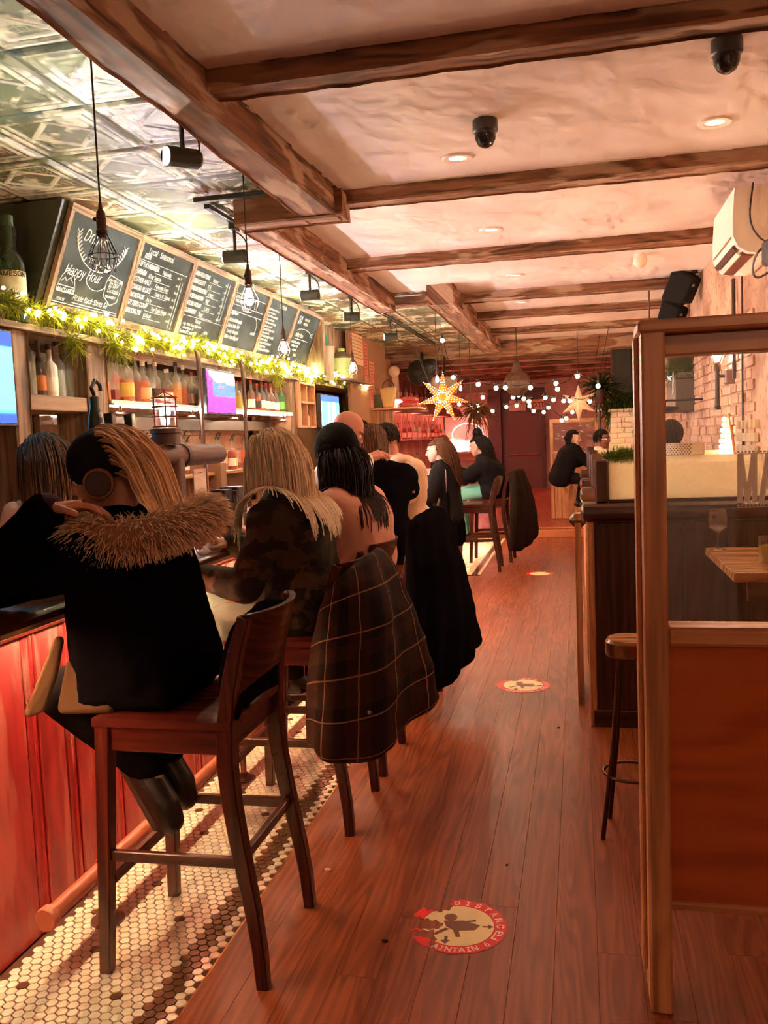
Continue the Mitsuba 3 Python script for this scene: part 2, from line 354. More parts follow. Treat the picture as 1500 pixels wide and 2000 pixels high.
panel_mesh, panel_uv = tin_panel()
panel = shape(panel_mesh, 'tin', smooth=True, uv=panel_uv)
for i in range(4):
    for k in range(24):
        x, y = XL+i*.5335, .78+k*.5335
        if i == 3 and 4.55 < y < 8.5: continue
        scene[numbered('ceiling__tin_panel')] = {**panel, 'to_world': T(mat_tr(x, y, ZC+.004))}

def hewn(lo, hi, amp=.007, seed=0, step=.09):
    """A rough-hewn timber, rounded and uneven along its length."""
    lo, hi = np.array(lo, float), np.array(hi, float); a = int(np.argmax(hi-lo)); o = [i for i in range(3) if i != a]
    hw = (hi-lo)[o]/2; c = (hi+lo)[o]/2; n = max(3, int((hi-lo)[a]/step)); ring = []
    for (sx, sy) in ((-1, -1), (1, -1), (1, 1), (-1, 1)):
        k = .010
        pts = [(-1, 0), (0, -1)] if sx*sy > 0 else [(0, -1), (-1, 0)]
        cs_ = [np.array([sx*hw[0], sy*hw[1]])+k*np.array([sx*q[0], sy*q[1]]) for q in pts]
        ring += cs_
    r2 = []
    for i in range(8):
        p, q = ring[i], ring[(i+1) % 8]; m = 1 if np.linalg.norm(q-p) < .03 else 5
        r2 += [p+(q-p)*t/m for t in range(m)]
    ring = np.array(r2); N = len(ring); ts = np.linspace(lo[a], hi[a], n+1); P = np.zeros((n+1, N, 3))
    P[:, :, a] = ts[:, None]; P[:, :, o[0]] = c[0]+ring[None, :, 0]; P[:, :, o[1]] = c[1]+ring[None, :, 1]
    q = P.reshape(-1, 3); d = (meshkit.fbm(q*[5, 5, 5]+seed*3.7, 3)-.5)[:, None]+.9*(meshkit.noise(q*[14, 14, 14]+seed)-.5)[:, None]
    ctr = q.copy(); ctr[:, o[0]] = c[0]; ctr[:, o[1]] = c[1]; q = q+(q-ctr)/np.linalg.norm(q-ctr, axis=1, keepdims=True)*d*amp*2
    i, j = np.meshgrid(np.arange(n), np.arange(N), indexing='ij'); b = (j+1) % N
    f = np.stack([i*N+j, i*N+b, (i+1)*N+b, (i+1)*N+j], -1).reshape(-1, 4); f = np.vstack([f[:, [0, 1, 2]], f[:, [0, 2, 3]]])
    e0 = [(0, k+1, k) for k in range(1, N-1)]; e1 = [(n*N, n*N+k, n*N+k+1) for k in range(1, N-1)]
    m = trimesh.Trimesh(q, np.vstack([f, e0, e1]), process=False); trimesh.repair.fix_normals(m); return m
def beam(lo, hi, label, seed, group=None, cat='ceiling beam'):
    m = hewn(lo, hi, seed=seed)
    if seed == 1: m.vertices[:, 0] = -1.545+(m.vertices[:, 0]+1.545)*(1+np.clip(m.vertices[:, 1]-2.3, 0, 9)*.19)
    return add('ceiling_beam', m, 'wood_beam', label=label, cat=cat, group=group, kind='structure', smooth=40)
b1k = beam((-1.545, YF, 2.837), (-1.39, 5.06, 3.01), 'long rough timber beam running beside the black lighting track above the bar', 1)
beam((-1.935, 4.90, 2.83), (-1.28, 5.09, 2.985), 'short cross timber closing the end of the long beam beside the lighting track', 2)
beam((-1.965, 5.10, 2.832), (-1.765, 8.75, 3.01), 'second long timber beam, continuing over the pendant lamps beyond the short cross timber', 3)
beam((-1.38, 8.3, 2.81), (-1.12, 13.55, 3.01), 'third long timber beam, ending at the thick header timber', 4)
beam((XL, 13.55, 2.78), (XR, 13.8, 3.01), 'thick header timber crossing the whole room before the fairy lights', 5)
ys = [(3.255, 3.40), (5.0, 5.16), (6.86, 7.06), (8.9, 9.13), (10.35, 10.55), (12.0, 12.2)]
names = ['nearest cross beam, running above the black dome camera', 'second cross beam, just beyond the dome camera and the recessed lights', 'third cross beam, meeting the white air conditioner', 'fourth cross beam, passing behind the upper black loudspeaker', 'fifth cross beam, passing behind the lower black loudspeaker', 'sixth cross beam, last one before the thick header timber']
for k, ((y0, y1), nm) in enumerate(zip(ys, names)):
    x0 = -1.37 if y0 < 5 else -1.31 if y0 < 6 else -1.79 if y0 < 8.7 else -1.85 if y0 < 9 else -1.15
    beam((x0, y0, 2.92), (XR, y1, 3.01), 'rough brown '+nm, 10+k)
for k in range(6):
    y = 14.9+k*1.45
    beam((XL, y, 2.925), (XR, y+.13, 3.01), ORD[k]+' rough brown cross beam of the far room, counted from the thick header timber', 30+k, group='cross beams of the far room')
# ------------------------------------------------------------------ the bar
def bar_counter(name, base, edge, y0, y1, back, label, strip_power):
    t = thing(name, label, 'bar counter')
    r = random.Random(int(y0*10)); y = y0; k = 0
    while y < y1:
        w = r.choice([.29, .29, .105, .29, .2]); e = min(y+w, y1)
        add('plank', bx((base-.025, y+.002, .0), (base-r.random()*.002, e-.002, 1.04), .005), 'wood_red', parent=t, grain='z')
        if w > .19:
            for q in (.035, .055): add('bead', cyl((base+.001, y+q, .0), (base+.001, y+q, 1.04), .006, 6), 'wood_red', parent=t, grain='z')
        y = e; k += 1
    add('carcass', bx((back, y0, .02), (base-.026, y1, 1.04), 0), 'satin', lin(46, 24, 16), parent=t)
    prof = [(back-.02, 1.045), (edge-.03, 1.045), (edge-.012, 1.052), (edge, 1.068), (edge-.004, 1.084), (edge-.02, 1.094), (edge-.05, 1.096), (back-.02, 1.096)]
    add('worktop', prism(Polygon(prof), axes((0, y1, 0), (1, 0, 0), (0, 0, 1), (0, -1, 0)), y1-y0+.02), 'wood_bar', parent=t, grain='y')
    add('moulding', bx((base, y0, .985), (base+.03, y1, 1.045), .012), 'wood_bar', parent=t, grain='y')
    q = [(edge-.12, y0+.3, 1.0435), (edge-.09, y0+.3, 1.0435), (edge-.09, y1-.1, 1.0435), (edge-.12, y1-.1, 1.0435)]
    e = emit('light_strip', trimesh.Trimesh(q, [(0, 2, 1), (0, 3, 2)], process=False), AMBER, strip_power, parent=t, weight=9.0 if y0 < 5 else 4.0)
    tag(e, label='warm light strip under the bar overhang')
    return t
bar1 = bar_counter('bar_counter', BARX, EDGEX, 1.2, 8.45, -2.35, 'long bar counter with a dark top and red plank front where people sit', L_UNDERBAR)
bar2 = bar_counter('bar_counter', -2.1, -1.9, 8.75, 13.1, -2.6, 'far bar counter with a glowing red plank front beside the fairy lights', L_UNDERBAR)
fr = thing('foot_rail', 'copper coloured pipe foot rail on floor flanges along the red bar front', 'foot rail')
add('pipe', cyl((-1.55, 2.17, .19), (-1.55, 8.4, .19), .026, 14), 'satin', lin(190, 104, 76), parent=fr)
add('end_cap', [lathe([(0, 0), (.033, 0), (.036, .006), (.036, .03), (.031, .034), (.0, .034)], n=18).apply_transform(axes((-1.55, 2.15, .19), (1, 0, 0), (0, 0, -1), (0, 1, 0)))], 'satin', lin(206, 122, 92), parent=fr)
add('collar', cyl((-1.55, 2.46, .19), (-1.55, 2.52, .19), .034, 14), 'satin', lin(190, 104, 76), parent=fr)
for y in (2.49, 3.7, 4.95, 6.2, 7.5):
    add('post', cyl((-1.555, y, .0), (-1.555, y, .17), .014, 10), 'metal', lin(90, 54, 40), parent=fr)
    add('flange', lathe([(0, .0), (.055, .0), (.055, .006), (.03, .012), (.02, .03), (0, .03)], (-1.555, y, 0), 18), 'satin', lin(70, 40, 30), parent=fr)

# ------------------------------------------------------------------ back bar
bb = thing('back_bar', 'weathered wooden back bar shelving with posts and lintel behind the bar', 'shelving')
add('cabinet', bx((XL, 2.2, .02), (-3.05, 12.3, .9), 0), 'satin', lin(52, 34, 26), parent=bb)
add('worktop', bx((XL, 2.2, .9), (-3.0, 12.3, .95), .006), 'wood_top', parent=bb, grain='y')
for x0, x1, y0, y1 in ((-3.2, -3.0, 4.25, 4.40), (-3.25, -3.0, 5.0, 5.24), (-3.2, -3.0, 8.98, 9.14), (-3.2, -3.02, 12.0, 12.12)):
    add('post', hewn((x0, y0, .95), (x1, y1, 2.26), .004, int(y0*7)), 'wood_grey', parent=bb, smooth=40)
add('lintel', bx((-3.3, 3.0, 2.235), (-2.97, 12.2, 2.275), .004), 'wood_grey', parent=bb, grain='y')
add('header_board', bx((-3.06, 3.0, 2.275), (-3.03, 9.8, 2.40), .003), 'wood_grey', parent=bb, grain='y')
add('back_panel', bx((-3.52, 4.4, .95), (-3.50, 5.0, 2.235), 0), 'matte', lin(112, 106, 80), parent=bb)
add('back_panel', bx((-3.57, 5.24, 1.80), (-3.55, 9.0, 2.235), 0), 'matte', lin(104, 98, 78), parent=bb)
add('back_panel', bx((-3.52, 9.14, .95), (-3.50, 12.0, 2.235), 0), 'matte', lin(120, 84, 56), parent=bb)
add('shelf', bx((-3.5, 4.40, 1.80), (-3.02, 5.0, 1.89), .004), 'wood_grey', parent=bb, grain='y')
for y0, y1 in ((5.24, 6.75), (7.28, 8.98)):
    s = add('shelf', bx((-3.5, y0, 1.855), (-3.0, y1, 1.885), .003), 'wood_top', parent=bb, grain='y')
    add('shelf_lip', bx((-3.0, y0, 1.862), (-2.988, y1, 1.887), .002), 'satin', lin(214, 196, 168), parent=bb)
    q = lambda x, z0, z1, a, b: trimesh.Trimesh([(x, a, z0), (x, b, z0), (x, b, z1), (x, a, z1)], [(0, 1, 2), (0, 2, 3)], process=False)
    e = emit('light_strip', q(-2.9865, 1.850, 1.866, y0+.03, y1-.03), (.97, .86, 1.0), L_SHELF, parent=bb, weight=4.0); tag(e, label='white light strip along the shelf edge')
    e = emit('light_strip', bx((-3.47, y0+.03, 1.886), (-3.45, y1-.03, 1.894), 0), (1, .82, .62), 120, parent=bb, weight=1.0); tag(e, label='unseen light strip behind the bottles')  # second strip is out of view, placed to light the bottles from behind
    e = emit('light_strip', bx((-3.08, y0+.03, 1.846), (-3.06, y1-.03, 1.854), 0), (1, .78, .58), 90, parent=bb, weight=1.0); tag(e, label='white light strip under the bottle shelf')
add('rail', bx((-3.3, 5.24, 1.70), (-3.27, 9.0, 1.80), .003), 'satin', lin(60, 46, 36), parent=bb)
for y in (5.45, 6.6, 7.5, 8.85):
    add('bracket', [cyl((-3.5, y, 1.80), (-3.02, y, 1.80), .016, 10), cyl((-3.05, y, 1.80), (-3.05, y, 1.855), .012, 8)], 'metal', lin(120, 96, 84), parent=bb)
for y in (6.49, 7.42):
    add('pipe_upright', tube(smooth_path([(-2.92, y, 1.0), (-2.92, y, 1.6), (-2.92, y, 2.2), (-2.935, y, 2.31), (-3.03, y, 2.37)], 22), .019, 10), 'metal', lin(104, 84, 74), parent=bb)
# tiled splash wall
rt = random.Random(4)
for k in range(25):
    for j in range(3):
        y, z = 5.26+k*.149, 1.37+j*.149
        add('splash_tile', bx((-3.56, y+.002, z+.002), (-3.545+rt.random()*.002, y+.147, z+.147), .003), 'gloss', tuple(c*(.88+.12*rt.random()) for c in lin(232, 196, 164)), parent=bb)
add('splash_back', bx((-3.575, 5.24, .95), (-3.557, 9.0, 1.80), 0), 'matte', lin(150, 120, 96), parent=bb)
# cubby shelf at the end
cb = thing('cubby_shelf', 'small light wooden cubby shelf with jars between the green bottles and the television', 'shelf')
y0, y1, z0, z1 = 9.14, 9.72, 1.72, 2.225
add('side', bx((-3.3, y0, z0), (-2.95, y0+.03, z1), .002), 'wood_frame', parent=cb); add('side', bx((-3.3, y1-.03, z0), (-2.95, y1, z1), .002), 'wood_frame', parent=cb)
for z in (z0, 1.99, z1-.025): add('board', bx((-3.3, y0+.03, z), (-2.95, y1-.03, z+.025), .002), 'wood_frame', parent=cb, grain='y')
add('divider', bx((-3.3, 9.42, z0+.025), (-2.96, 9.44, z1-.025), .002), 'wood_frame', parent=cb, grain='z')
for q, (y, z, c) in enumerate(((9.24, 1.745, (236, 226, 200)), (9.34, 1.745, (150, 96, 60)), (9.53, 1.745, (210, 180, 120)), (9.63, 1.745, (190, 150, 110)), (9.28, 2.015, (176, 150, 80)), (9.55, 2.015, (206, 186, 140)))):
    j = thing('jar', ['white jar on the lower left of the cubby shelf', 'brown jar on the lower left of the cubby shelf', 'straw coloured jar on the lower right of the cubby shelf', 'tan jar on the lower right of the cubby shelf', 'olive jar in the upper left of the cubby shelf', 'cream jar in the upper right of the cubby shelf'][q], 'jar')
    add('body', lathe([(0, 0), (.04, 0), (.045, .01), (.045, .11), (.03, .13), (.03, .145), (0, .145)], (-3.05, y, z), 14), 'satin', lin(*c), parent=j)
    add('lid', lathe([(0, .145), (.034, .145), (.034, .168), (0, .17)], (-3.05, y, z), 14), 'satin', lin(90, 60, 40), parent=j)
# televisions
def tv(y0, y1, z0, z1, x, label, fn, power):
    t = thing('television', label, 'television')
    add('housing', bx((x-.05, y0, z0), (x, y1, z1), .006), 'satin', lin(14, 14, 16), parent=t)
    key = numbered(t+'__screen')
    m = trimesh.Trimesh([(x+.002, y0+.015, z0+.02), (x+.002, y1-.015, z0+.02), (x+.002, y1-.015, z1-.015), (x+.002, y0+.015, z1-.015)], [(0, 1, 2), (0, 2, 3)])
    scene[key] = {**mikit.ply(m, None, False, uv=[(0, 0), (1, 0), (1, 1), (0, 1)]), 'bsdf': {'type': 'diffuse', 'reflectance': rgb((.05, .05, .05))}, 'emitter': {'type': 'area', 'radiance': proc(fn), 'sampling_weight': .6}}
    tag(key, label='glowing screen')
    add('wall_arm', bx((XL, (y0+y1)/2-.04, (z0+z1)/2-.04), (x-.05, (y0+y1)/2+.04, (z0+z1)/2+.04), .004), 'satin', lin(20, 20, 20), parent=t)
    return t
def scr1(p, n, uv): return mix((.02, .08, .5), (.16, .95, 1.35), smoothstep(2.10, 2.13, 4.24-p.z)*0+smoothstep(1.76, 1.80, p.z)*(1-smoothstep(2.11, 2.13, p.z)))*1.5
def scr2(p, n, uv):
    a = smoothstep(.45, .5, noise(p.y*7, p.z*7, 1.0)); b = fbm(p.y*60, p.z*60, 1.0, 2)
    c = mix((2.2, .05, 1.3), (.12, .3, .9), smoothstep(.0, .02, p.z-1.96)*smoothstep(.0, .02, p.y-6.75)*(1-smoothstep(2.09, 2.11, p.z)))
    c = mix(c, (2.4, .25, 1.2), smoothstep(.0, .01, p.z-2.035)*(1-smoothstep(2.05, 2.06, p.z))*smoothstep(6.86, 6.88, p.y)*(1-smoothstep(6.98, 7.0, p.y)))
    return mix(c, (2.2, 2.0, 2.4), smoothstep(2.07, 2.09, p.z)*a*.8)*(.6+.7*b)
def scr3(p, n, uv):
    c = mix((.25, 1.5, 2.3), (1.9, 2.4, 2.6), .6*smoothstep(.45, .6, noise(p.y*12, 1.0, 2.0)))
    return mix(c, (.05, .2, 1.1), smoothstep(2.02, 2.04, p.z))
tv(3.55, 4.19, 1.70, 2.215, -2.95, 'blue television at the left edge above the long haired bartender', scr1, 1)
tv(6.63, 7.25, 1.815, 2.19, -2.93, 'small television showing pink and blue between the bottle shelves', scr2, 1)
tv(9.74, 10.55, 1.72, 2.12, -2.9, 'pale blue television beside the cubby shelf above the bald man', scr3, 1)

# ------------------------------------------------------------------ chalkboards
CB, CT = np.array([-3.035, 0, 2.392]), np.array([-2.80, 0, 2.982]); VUP = (CT-CB)/np.linalg.norm(CT-CB); CN = np.cross([0, 1, 0], VUP); CH = np.linalg.norm(CT-CB)
CW = .836; CY0 = 4.61
CHALK = lin(236, 238, 230)
def cpt(k, u, v, d=.0): return CB+np.array([0, CY0+k*CW, 0])+np.array([0, u, 0])+VUP*v+CN*d
def words(parent, k, rows, slant=.25):
    """Chalk lettering: rows of (text, u, v, height, bold)."""
    ms = []
    for s, u, v, h, b in rows:
        m = meshkit.text_mesh(s, h, .0012, b); m.vertices[:, 0] = m.vertices[:, 0]*.82+m.vertices[:, 1]*slant
        ms.append(tr(m, axes(cpt(k, u, v, .003), (0, 1, 0), VUP, CN)))
    add('lettering', ms, 'matte', CHALK, parent=parent, smooth=False, kind='stuff')
def strokes(parent, k, lines, w=.005, name='chalk_drawing'):
    ms = []
    for l in lines:
        p = np.array([cpt(k, u, v, .0035) for u, v in l]); ms.append(tube(p, w/2, 5))
    add(name, ms, 'matte', CHALK, parent=parent)
blab = ['first chalkboard, headed Drinks and Happy Hour, behind the unlit caged lamp', 'second chalkboard, listing local and seasonal beer', 'third chalkboard, listing lager, stout and seltzer', 'fourth chalkboard, behind the glowing caged lamp', 'fifth chalkboard, headed Cocktails in small dense writing', 'last chalkboard, with a laurel swag, nearest the green jug']
boards = []
for k in range(6):
    t = thing('chalkboard', blab[k], 'chalkboard'); boards.append(t)
    def slab(u0, u1, v0, v1, d0, d1): return trimesh.convex.convex_hull(np.array([cpt(k, u, v, d) for u in (u0, u1) for v in (v0, v1) for d in (d0, d1)]))
    add('slate', slab(.03, CW-.03, .05, CH-.04, -.01, .002), 'slate', parent=t)
    for q in ((.002, CW-.002, .0, .052), (.002, CW-.002, CH-.045, CH)): add('frame_rail', slab(*q, -.012, .016), 'wood_grey', parent=t, grain='y')
    for q in ((.002, .036, .052, CH-.045), (CW-.036, CW-.002, .052, CH-.045)): add('frame_stile', slab(*q, -.012, .016), 'wood_grey', parent=t, grain='z')
arc = lambda cx, cy, rx, ry, a0, a1, n=14: [(cx+rx*math.cos(a), cy+ry*math.sin(a)) for a in np.linspace(a0, a1, n)]
words(boards[0], 0, [('Drinks', .20, .455, .075, False), ('Happy Hour', .10, .235, .062, False), ("McCLURE'S", .075, .125, .028, True), ('PICKLES', .09, .075, .018, False), ('Pickle Back Shots $8', .25, .095, .036, False),
                      ('MON-FRI 4-7PM', .585, .27, .018, True), ('$2 OFF', .60, .235, .03, True), ('Cocktails', .60, .20, .028, False), ('ONE MOMENT', .595, .165, .016, True)], .35)
leaf = []
for s, (cx, a0, a1) in ((1, (.42, math.pi*1.02, math.pi*1.62)), (-1, (.42, math.pi*1.98, math.pi*1.38))):
    A = arc(cx, .50, .27, .20, a0, a1, 18); leaf.append(A)
    for i in range(0, 9):
        u, v = A[i]; leaf += [[(u, v), (u+.022, v+.028)], [(u, v), (u-.026, v+.022)]]
strokes(boards[0], 0, leaf, .007, 'laurel_drawing')
strokes(boards[0], 0, [arc(.16, .13, .09, .13, 0, math.pi), [(.07, .13), (.25, .13)], [(.07, .165), (.25, .165)], [(.10, .19), (.13, .215), (.15, .195), (.18, .22), (.22, .19)], [(.05, .062), (.79, .062)], [(.26, .078), (.78, .078)],
                       arc(.46, .255, .12, .07, math.pi*1.1, math.pi*1.9), [(.58, .285), (.60, .31), (.76, .29), (.75, .15), (.68, .12), (.575, .17), (.57, .25), (.58, .285)]], .006)
star = lambda cx, cy, r: [(cx+(r if i % 2 == 0 else r*.4)*math.sin(i*math.pi/5), cy+(r if i % 2 == 0 else r*.4)*math.cos(i*math.pi/5)) for i in range(11)]
strokes(boards[0], 0, [star(.34, .36, .028), star(.43, .33, .032), star(.53, .34, .028)], .008, 'star_drawing')
def rows(k, items, v0, dv, h1, h2):
    out = []
    for i, (a, b, c) in enumerate(items):
        v = v0-i*dv; out.append((a, .05, v, h1, True))
        if b: out.append((b, .09+.026*len(a)*h1/.033, v-.006, h2, False))
        if c: out.append((c, .64, v, .018, False))
    return out
words(boards[1], 1, [('Local · Seasonal', .14, .53, .042, False), ('BEER', .10, .495, .032, True)]+rows(1, [('FIFTH HAMMER', 'Palisade', '6oz  7'), ('GRIMM', 'After Image', '6oz 8'), ('OTHER HALF', 'Forever Ever', '16oz 8'), ('OSKAR BLUES', "Dale's B. Good", '6oz 7'), ('MONTAUK', 'Juicy', '16oz 7'), ('OTTERS COOP', 'The Daily Nugs', '12oz 8'), ('BROOKLYN', 'Kolsch', '6oz 7')], .435, .054, .033, .030), .15)
strokes(boards[1], 1, [[(.05, .478), (.78, .478)], [(.70, .06), (.70, .42)], [(.74, .06), (.74, .42)]]+[[(.30, .42-.054*i), (.56, .42-.054*i)] for i in range(7)], .004)
words(boards[2], 2, rows(2, [('VAN HOUTENS', "'Weiss'", '6oz 7'), ('SINGLECUT', 'IPA', '6oz 7'), ('KRONENBOURG', 'Lager', '16oz'), ('HOEGAARDEN', "'Wit'", '6oz 8'), ('KELSO HOUSE', 'Lager', '6oz 6'), ('GUINNESS', 'Stout', '20oz 8')], .52, .058, .033, .032)+[('Seltzer', .28, .165, .03, False), ('Truly, White Claw, High Noon', .08, .13, .022, False), ('mixed flavors $7', .1, .1, .022, False), ('bucket of 5 cans $20', .07, .066, .026, True)], .15)
strokes(boards[2], 2, [[(.05, .205), (.78, .205)], [(.68, .21), (.68, .55)], [(.73, .21), (.73, .55)]]+[[(.34, .505-.058*i), (.58, .505-.058*i)] for i in range(6)], .004)
words(boards[3], 3, [('Cans', .28, .53, .045, False), ('Lucky Cans', .07, .475, .03, False), ('Tecate Lime', .07, .44, .03, False), ('Bottles', .30, .38, .036, False), ('High Noon', .07, .33, .028, True), ("Victoria Rosada", .07, .265, .034, False), ('Sierra Pale Ale', .07, .215, .034, False), ('Lucky Seagull', .09, .165, .034, False), ('Miller San Miguel', .07, .115, .034, False), ('ask us!', .62, .2, .03, False)], .25)
strokes(boards[3], 3, [[(.05, .515), (.78, .515)], [(.05, .415), (.78, .415)], [(.05, .36), (.78, .36)], arc(.60, .26, .12, .10, -.6, 1.2)], .005)
r5 = random.Random(12); voc = 'vodka gin rye lime mint honey bitters ginger lemon mezcal syrup rum amaro orange basil soda aperol cordial'.split()
words(boards[4], 4, [('Cocktails', .30, .53, .042, False)]+[(' '.join(r5.sample(voc, 3 if i % 2 else 4)), .06, .48-i*.033, .022 if i % 2 else .026, False) for i in range(13)], .25)
words(boards[5], 5, [('10', .10, .46, .08, True), ('espresso', .30, .51, .036, False), ('martinis', .30, .46, .036, False), ('Milky Rum', .16, .32, .046, False), ('warm cider spiked', .10, .25, .028, False), ('with dark rum', .14, .21, .028, False), ('cinnamon', .2, .17, .026, False), ('$ 9.5', .28, .11, .03, True)], .25)
strokes(boards[5], 5, [arc(.40, .37, .24, .05, .3, 2.8), [(.16, .30), (.62, .30)], [(.64, .38), (.70, .40)], [(.66, .37), (.70, .36)]], .007)
box_ = thing('bulkhead', 'black boxed bulkhead that carries the chalkboards under the tin ceiling', 'bulkhead', kind='structure')
pf = Polygon([(-3.55, 2.40), (CB[0]-.018, 2.395), (CT[0]-.018, 2.985), (-3.55, 2.985)])
add('panel', prism(pf, axes((0, CY0+6*CW+.02, 0), (1, 0, 0), (0, 0, 1), (0, -1, 0)), 6*CW+.08), 'satin', lin(22, 22, 18), parent=box_)
add('corner_post', bx((-3.02, 9.62, 2.32), (-2.80, 9.70, 2.98), .004), 'wood_grey', parent=box_, grain='z')
for k in range(9):
    add('wall_board', bx((-3.04, 9.75+k*.27, 2.28), (-3.01+.006*(k % 2), 9.75+k*.27+.262, 2.995), .004), 'wood_grey', parent=bb, grain='z')
# ------------------------------------------------------------------ bar stools
def stool_proto(x, y, rz, label, group=None):
    t = thing('bar_stool', label, 'bar stool', group)
    W = 'wood_chair'
    def leg(path, w, n): return trimesh.util.concatenate([bar(path[i], path[i+1], w[i], w[i], w[i+1], w[i+1], .004, up=(0, 1, 0)) for i in range(n)])
    for s in (-1, 1):
        add('leg', leg([(-.237, s*.222, 0), (-.205, s*.198, .75)], [.036, .048], 1), W, parent=t, grain='z')
        rear = smooth_path([(.258, s*.222, 0), (.212, s*.21, .36), (.175, s*.20, .70), (.190, s*.198, .85), (.248, s*.195, 1.07)], 11)
        add('leg', leg(rear, np.concatenate([np.linspace(.036, .050, 7), np.linspace(.048, .036, 4)]), 10), W, parent=t, grain='z', smooth=40)
        add('rung', bar((-.222, s*.21, .357), (.214, s*.21, .362), .020, .032, up=(0, 0, 1)), W, parent=t, grain='x')
        add('apron', bx((-.20, s*.203-.010, .675), (.17, s*.203+.010, .752), .003), W, parent=t, grain='x')
    add('rung', bar((-.215, -.20, .28), (-.215, .20, .28), .024, .036, up=(0, 0, 1)), W, parent=t, grain='y')
    add('rung', bar((.206, -.20, .37), (.206, .20, .37), .020, .032, up=(0, 0, 1)), W, parent=t, grain='y')
    add('apron', bx((-.212, -.20, .675), (-.192, .20, .752), .003), W, parent=t, grain='y')
    add('apron', bx((.158, -.20, .675), (.178, .20, .752), .003), W, parent=t, grain='y')
    n = 14; u, v = np.meshgrid(np.linspace(-.232, .20, n), np.linspace(-.228, .228, n), indexing='ij')
    top = .788-.014*np.exp(-((v/.13)**2))*np.exp(-(((u+.02)/.15)**2)); edge = np.maximum(abs(u+.016)/.216, abs(v)/.228); top = top-.012*np.clip((edge-.88)/.12, 0, 1)**2
    V = np.vstack([np.stack([u, v, top], -1).reshape(-1, 3), np.stack([u, v, u*0+.752], -1).reshape(-1, 3)]); f = []
    for i in range(n-1):
        for j in range(n-1):
            a = i*n+j; f += [(a, a+n, a+n+1), (a, a+n+1, a+1), (a+n*n, a+n*n+n+1, a+n*n+n), (a+n*n, a+n*n+1, a+n*n+n+1)]
    rim = [i*n for i in range(n)]+[(n-1)*n+j for j in range(1, n)]+[i*n+n-1 for i in range(n-2, -1, -1)]+[j for j in range(n-2, 0, -1)]
    for a, b in zip(rim, rim[1:]+rim[:1]): f += [(a, a+n*n, b+n*n), (a, b+n*n, b)]
    m = trimesh.Trimesh(V, f, process=False); trimesh.repair.fix_normals(m)
    add('seat', m, W, parent=t, grain='x', smooth=40)
    # bowed back panel with an arched lower edge
    a = np.linspace(-1, 1, 15); V = []; f = []
    for k, q in enumerate(a):
        yb = q*.198; bow = .055*(1-q*q)
        for zz, dx in ((1.078-.0*abs(q), 0), (.83+.055*(1-q*q), 0)):
            xx = .188+(zz-.85)*.27 if zz > .85 else .188
            V += [(xx+bow-.010, yb, zz), (xx+bow+.010, yb, zz)]
    for k in range(14):
        o = k*4; p = o+4
        f += [(o, p, p+1), (o, p+1, o+1), (o+2, o+3, p+3), (o+2, p+3, p+2), (o, o+2, p+2), (o, p+2, p), (o+1, p+1, p+3), (o+1, p+3, o+3)]
    f += [(0, 1, 3), (0, 3, 2), (56, 59, 57), (56, 58, 59)]
    m = trimesh.Trimesh(V, f, process=False); trimesh.repair.fix_normals(m)
    add('backrest', m, W, parent=t, grain='y')
    M = mat_tr(x, y, 0, rz)
    for k in [k for k in scene if k.startswith(t+'__')]: scene[k]['to_world'] = T(M)
    return t, M
ST1, M1 = stool_proto(-1.17, 2.455, 0.0, 'dark wooden bar stool nearest the front, under the person in the fur hooded parka', 'bar stools along the bar')
def stool(x, y, rz, label): return dup(ST1, mat_tr(x, y, 0, rz) @ np.linalg.inv(M1), label)
stool(-1.17, 3.43, 0, 'dark wooden bar stool holding the plaid coat')
stool(-1.17, 4.04, .0, 'dark wooden bar stool with a bright curved top rail, under the person in pink fleece')
stool(-1.13, 4.98, -.05, 'dark wooden bar stool with a long black coat hanging from its back')
stool(-1.64, 9.2, .04, 'dark wooden bar stool under the long haired woman seen in profile')
stool(-1.17, 10.12, .02, 'empty dark wooden bar stool on the far mosaic strip with its red lit seat showing')
stool(-1.08, 10.85, -.03, 'dark wooden bar stool under the woman with her hair in a bun')

# ------------------------------------------------------------------ people
ICO = np.array(trimesh.creation.icosphere(subdivisions=2, radius=1.0).vertices)
def bone(a, ra, b, rb):
    return m3.Manifold.hull_points(np.vstack([ICO*ra+np.asarray(a), ICO*rb+np.asarray(b)]))
def ell(c, r, R=np.eye(3)): return m3.Manifold.hull_points((ICO*np.asarray(r)) @ R.T+np.asarray(c))
def union(parts): return m3.Manifold.batch_boolean(parts, m3.OpType.Add)
def soften(man, l, it=12):
    m = to_tm(man.refine_to_length(l)); m = trimesh.Trimesh(m.vertices, m.faces, process=True)
    trimesh.smoothing.filter_taubin(m, lamb=.5, nu=.51, iterations=it); return m
def wrinkle(m, amp, freq, seed=0, squash=(1, 1, 1)):
    n = np.array(m.vertex_normals); q = np.array(m.vertices)*np.asarray(squash)
    w = abs(meshkit.fbm(q*freq+seed, 3)-.5)*2
    m.vertices = m.vertices+n*((.35-w)*amp)[:, None]; return m
def unit(v): v = np.asarray(v, float); return v/np.linalg.norm(v)
def head_frame(f, tilt=0):
    f = unit(f); l = unit(np.cross([0, 0, 1], f)); u = np.cross(f, l); c, s = math.cos(tilt), math.sin(tilt)
    return np.array([f, c*l+s*u, c*u-s*l]).T           # columns forward, left, up
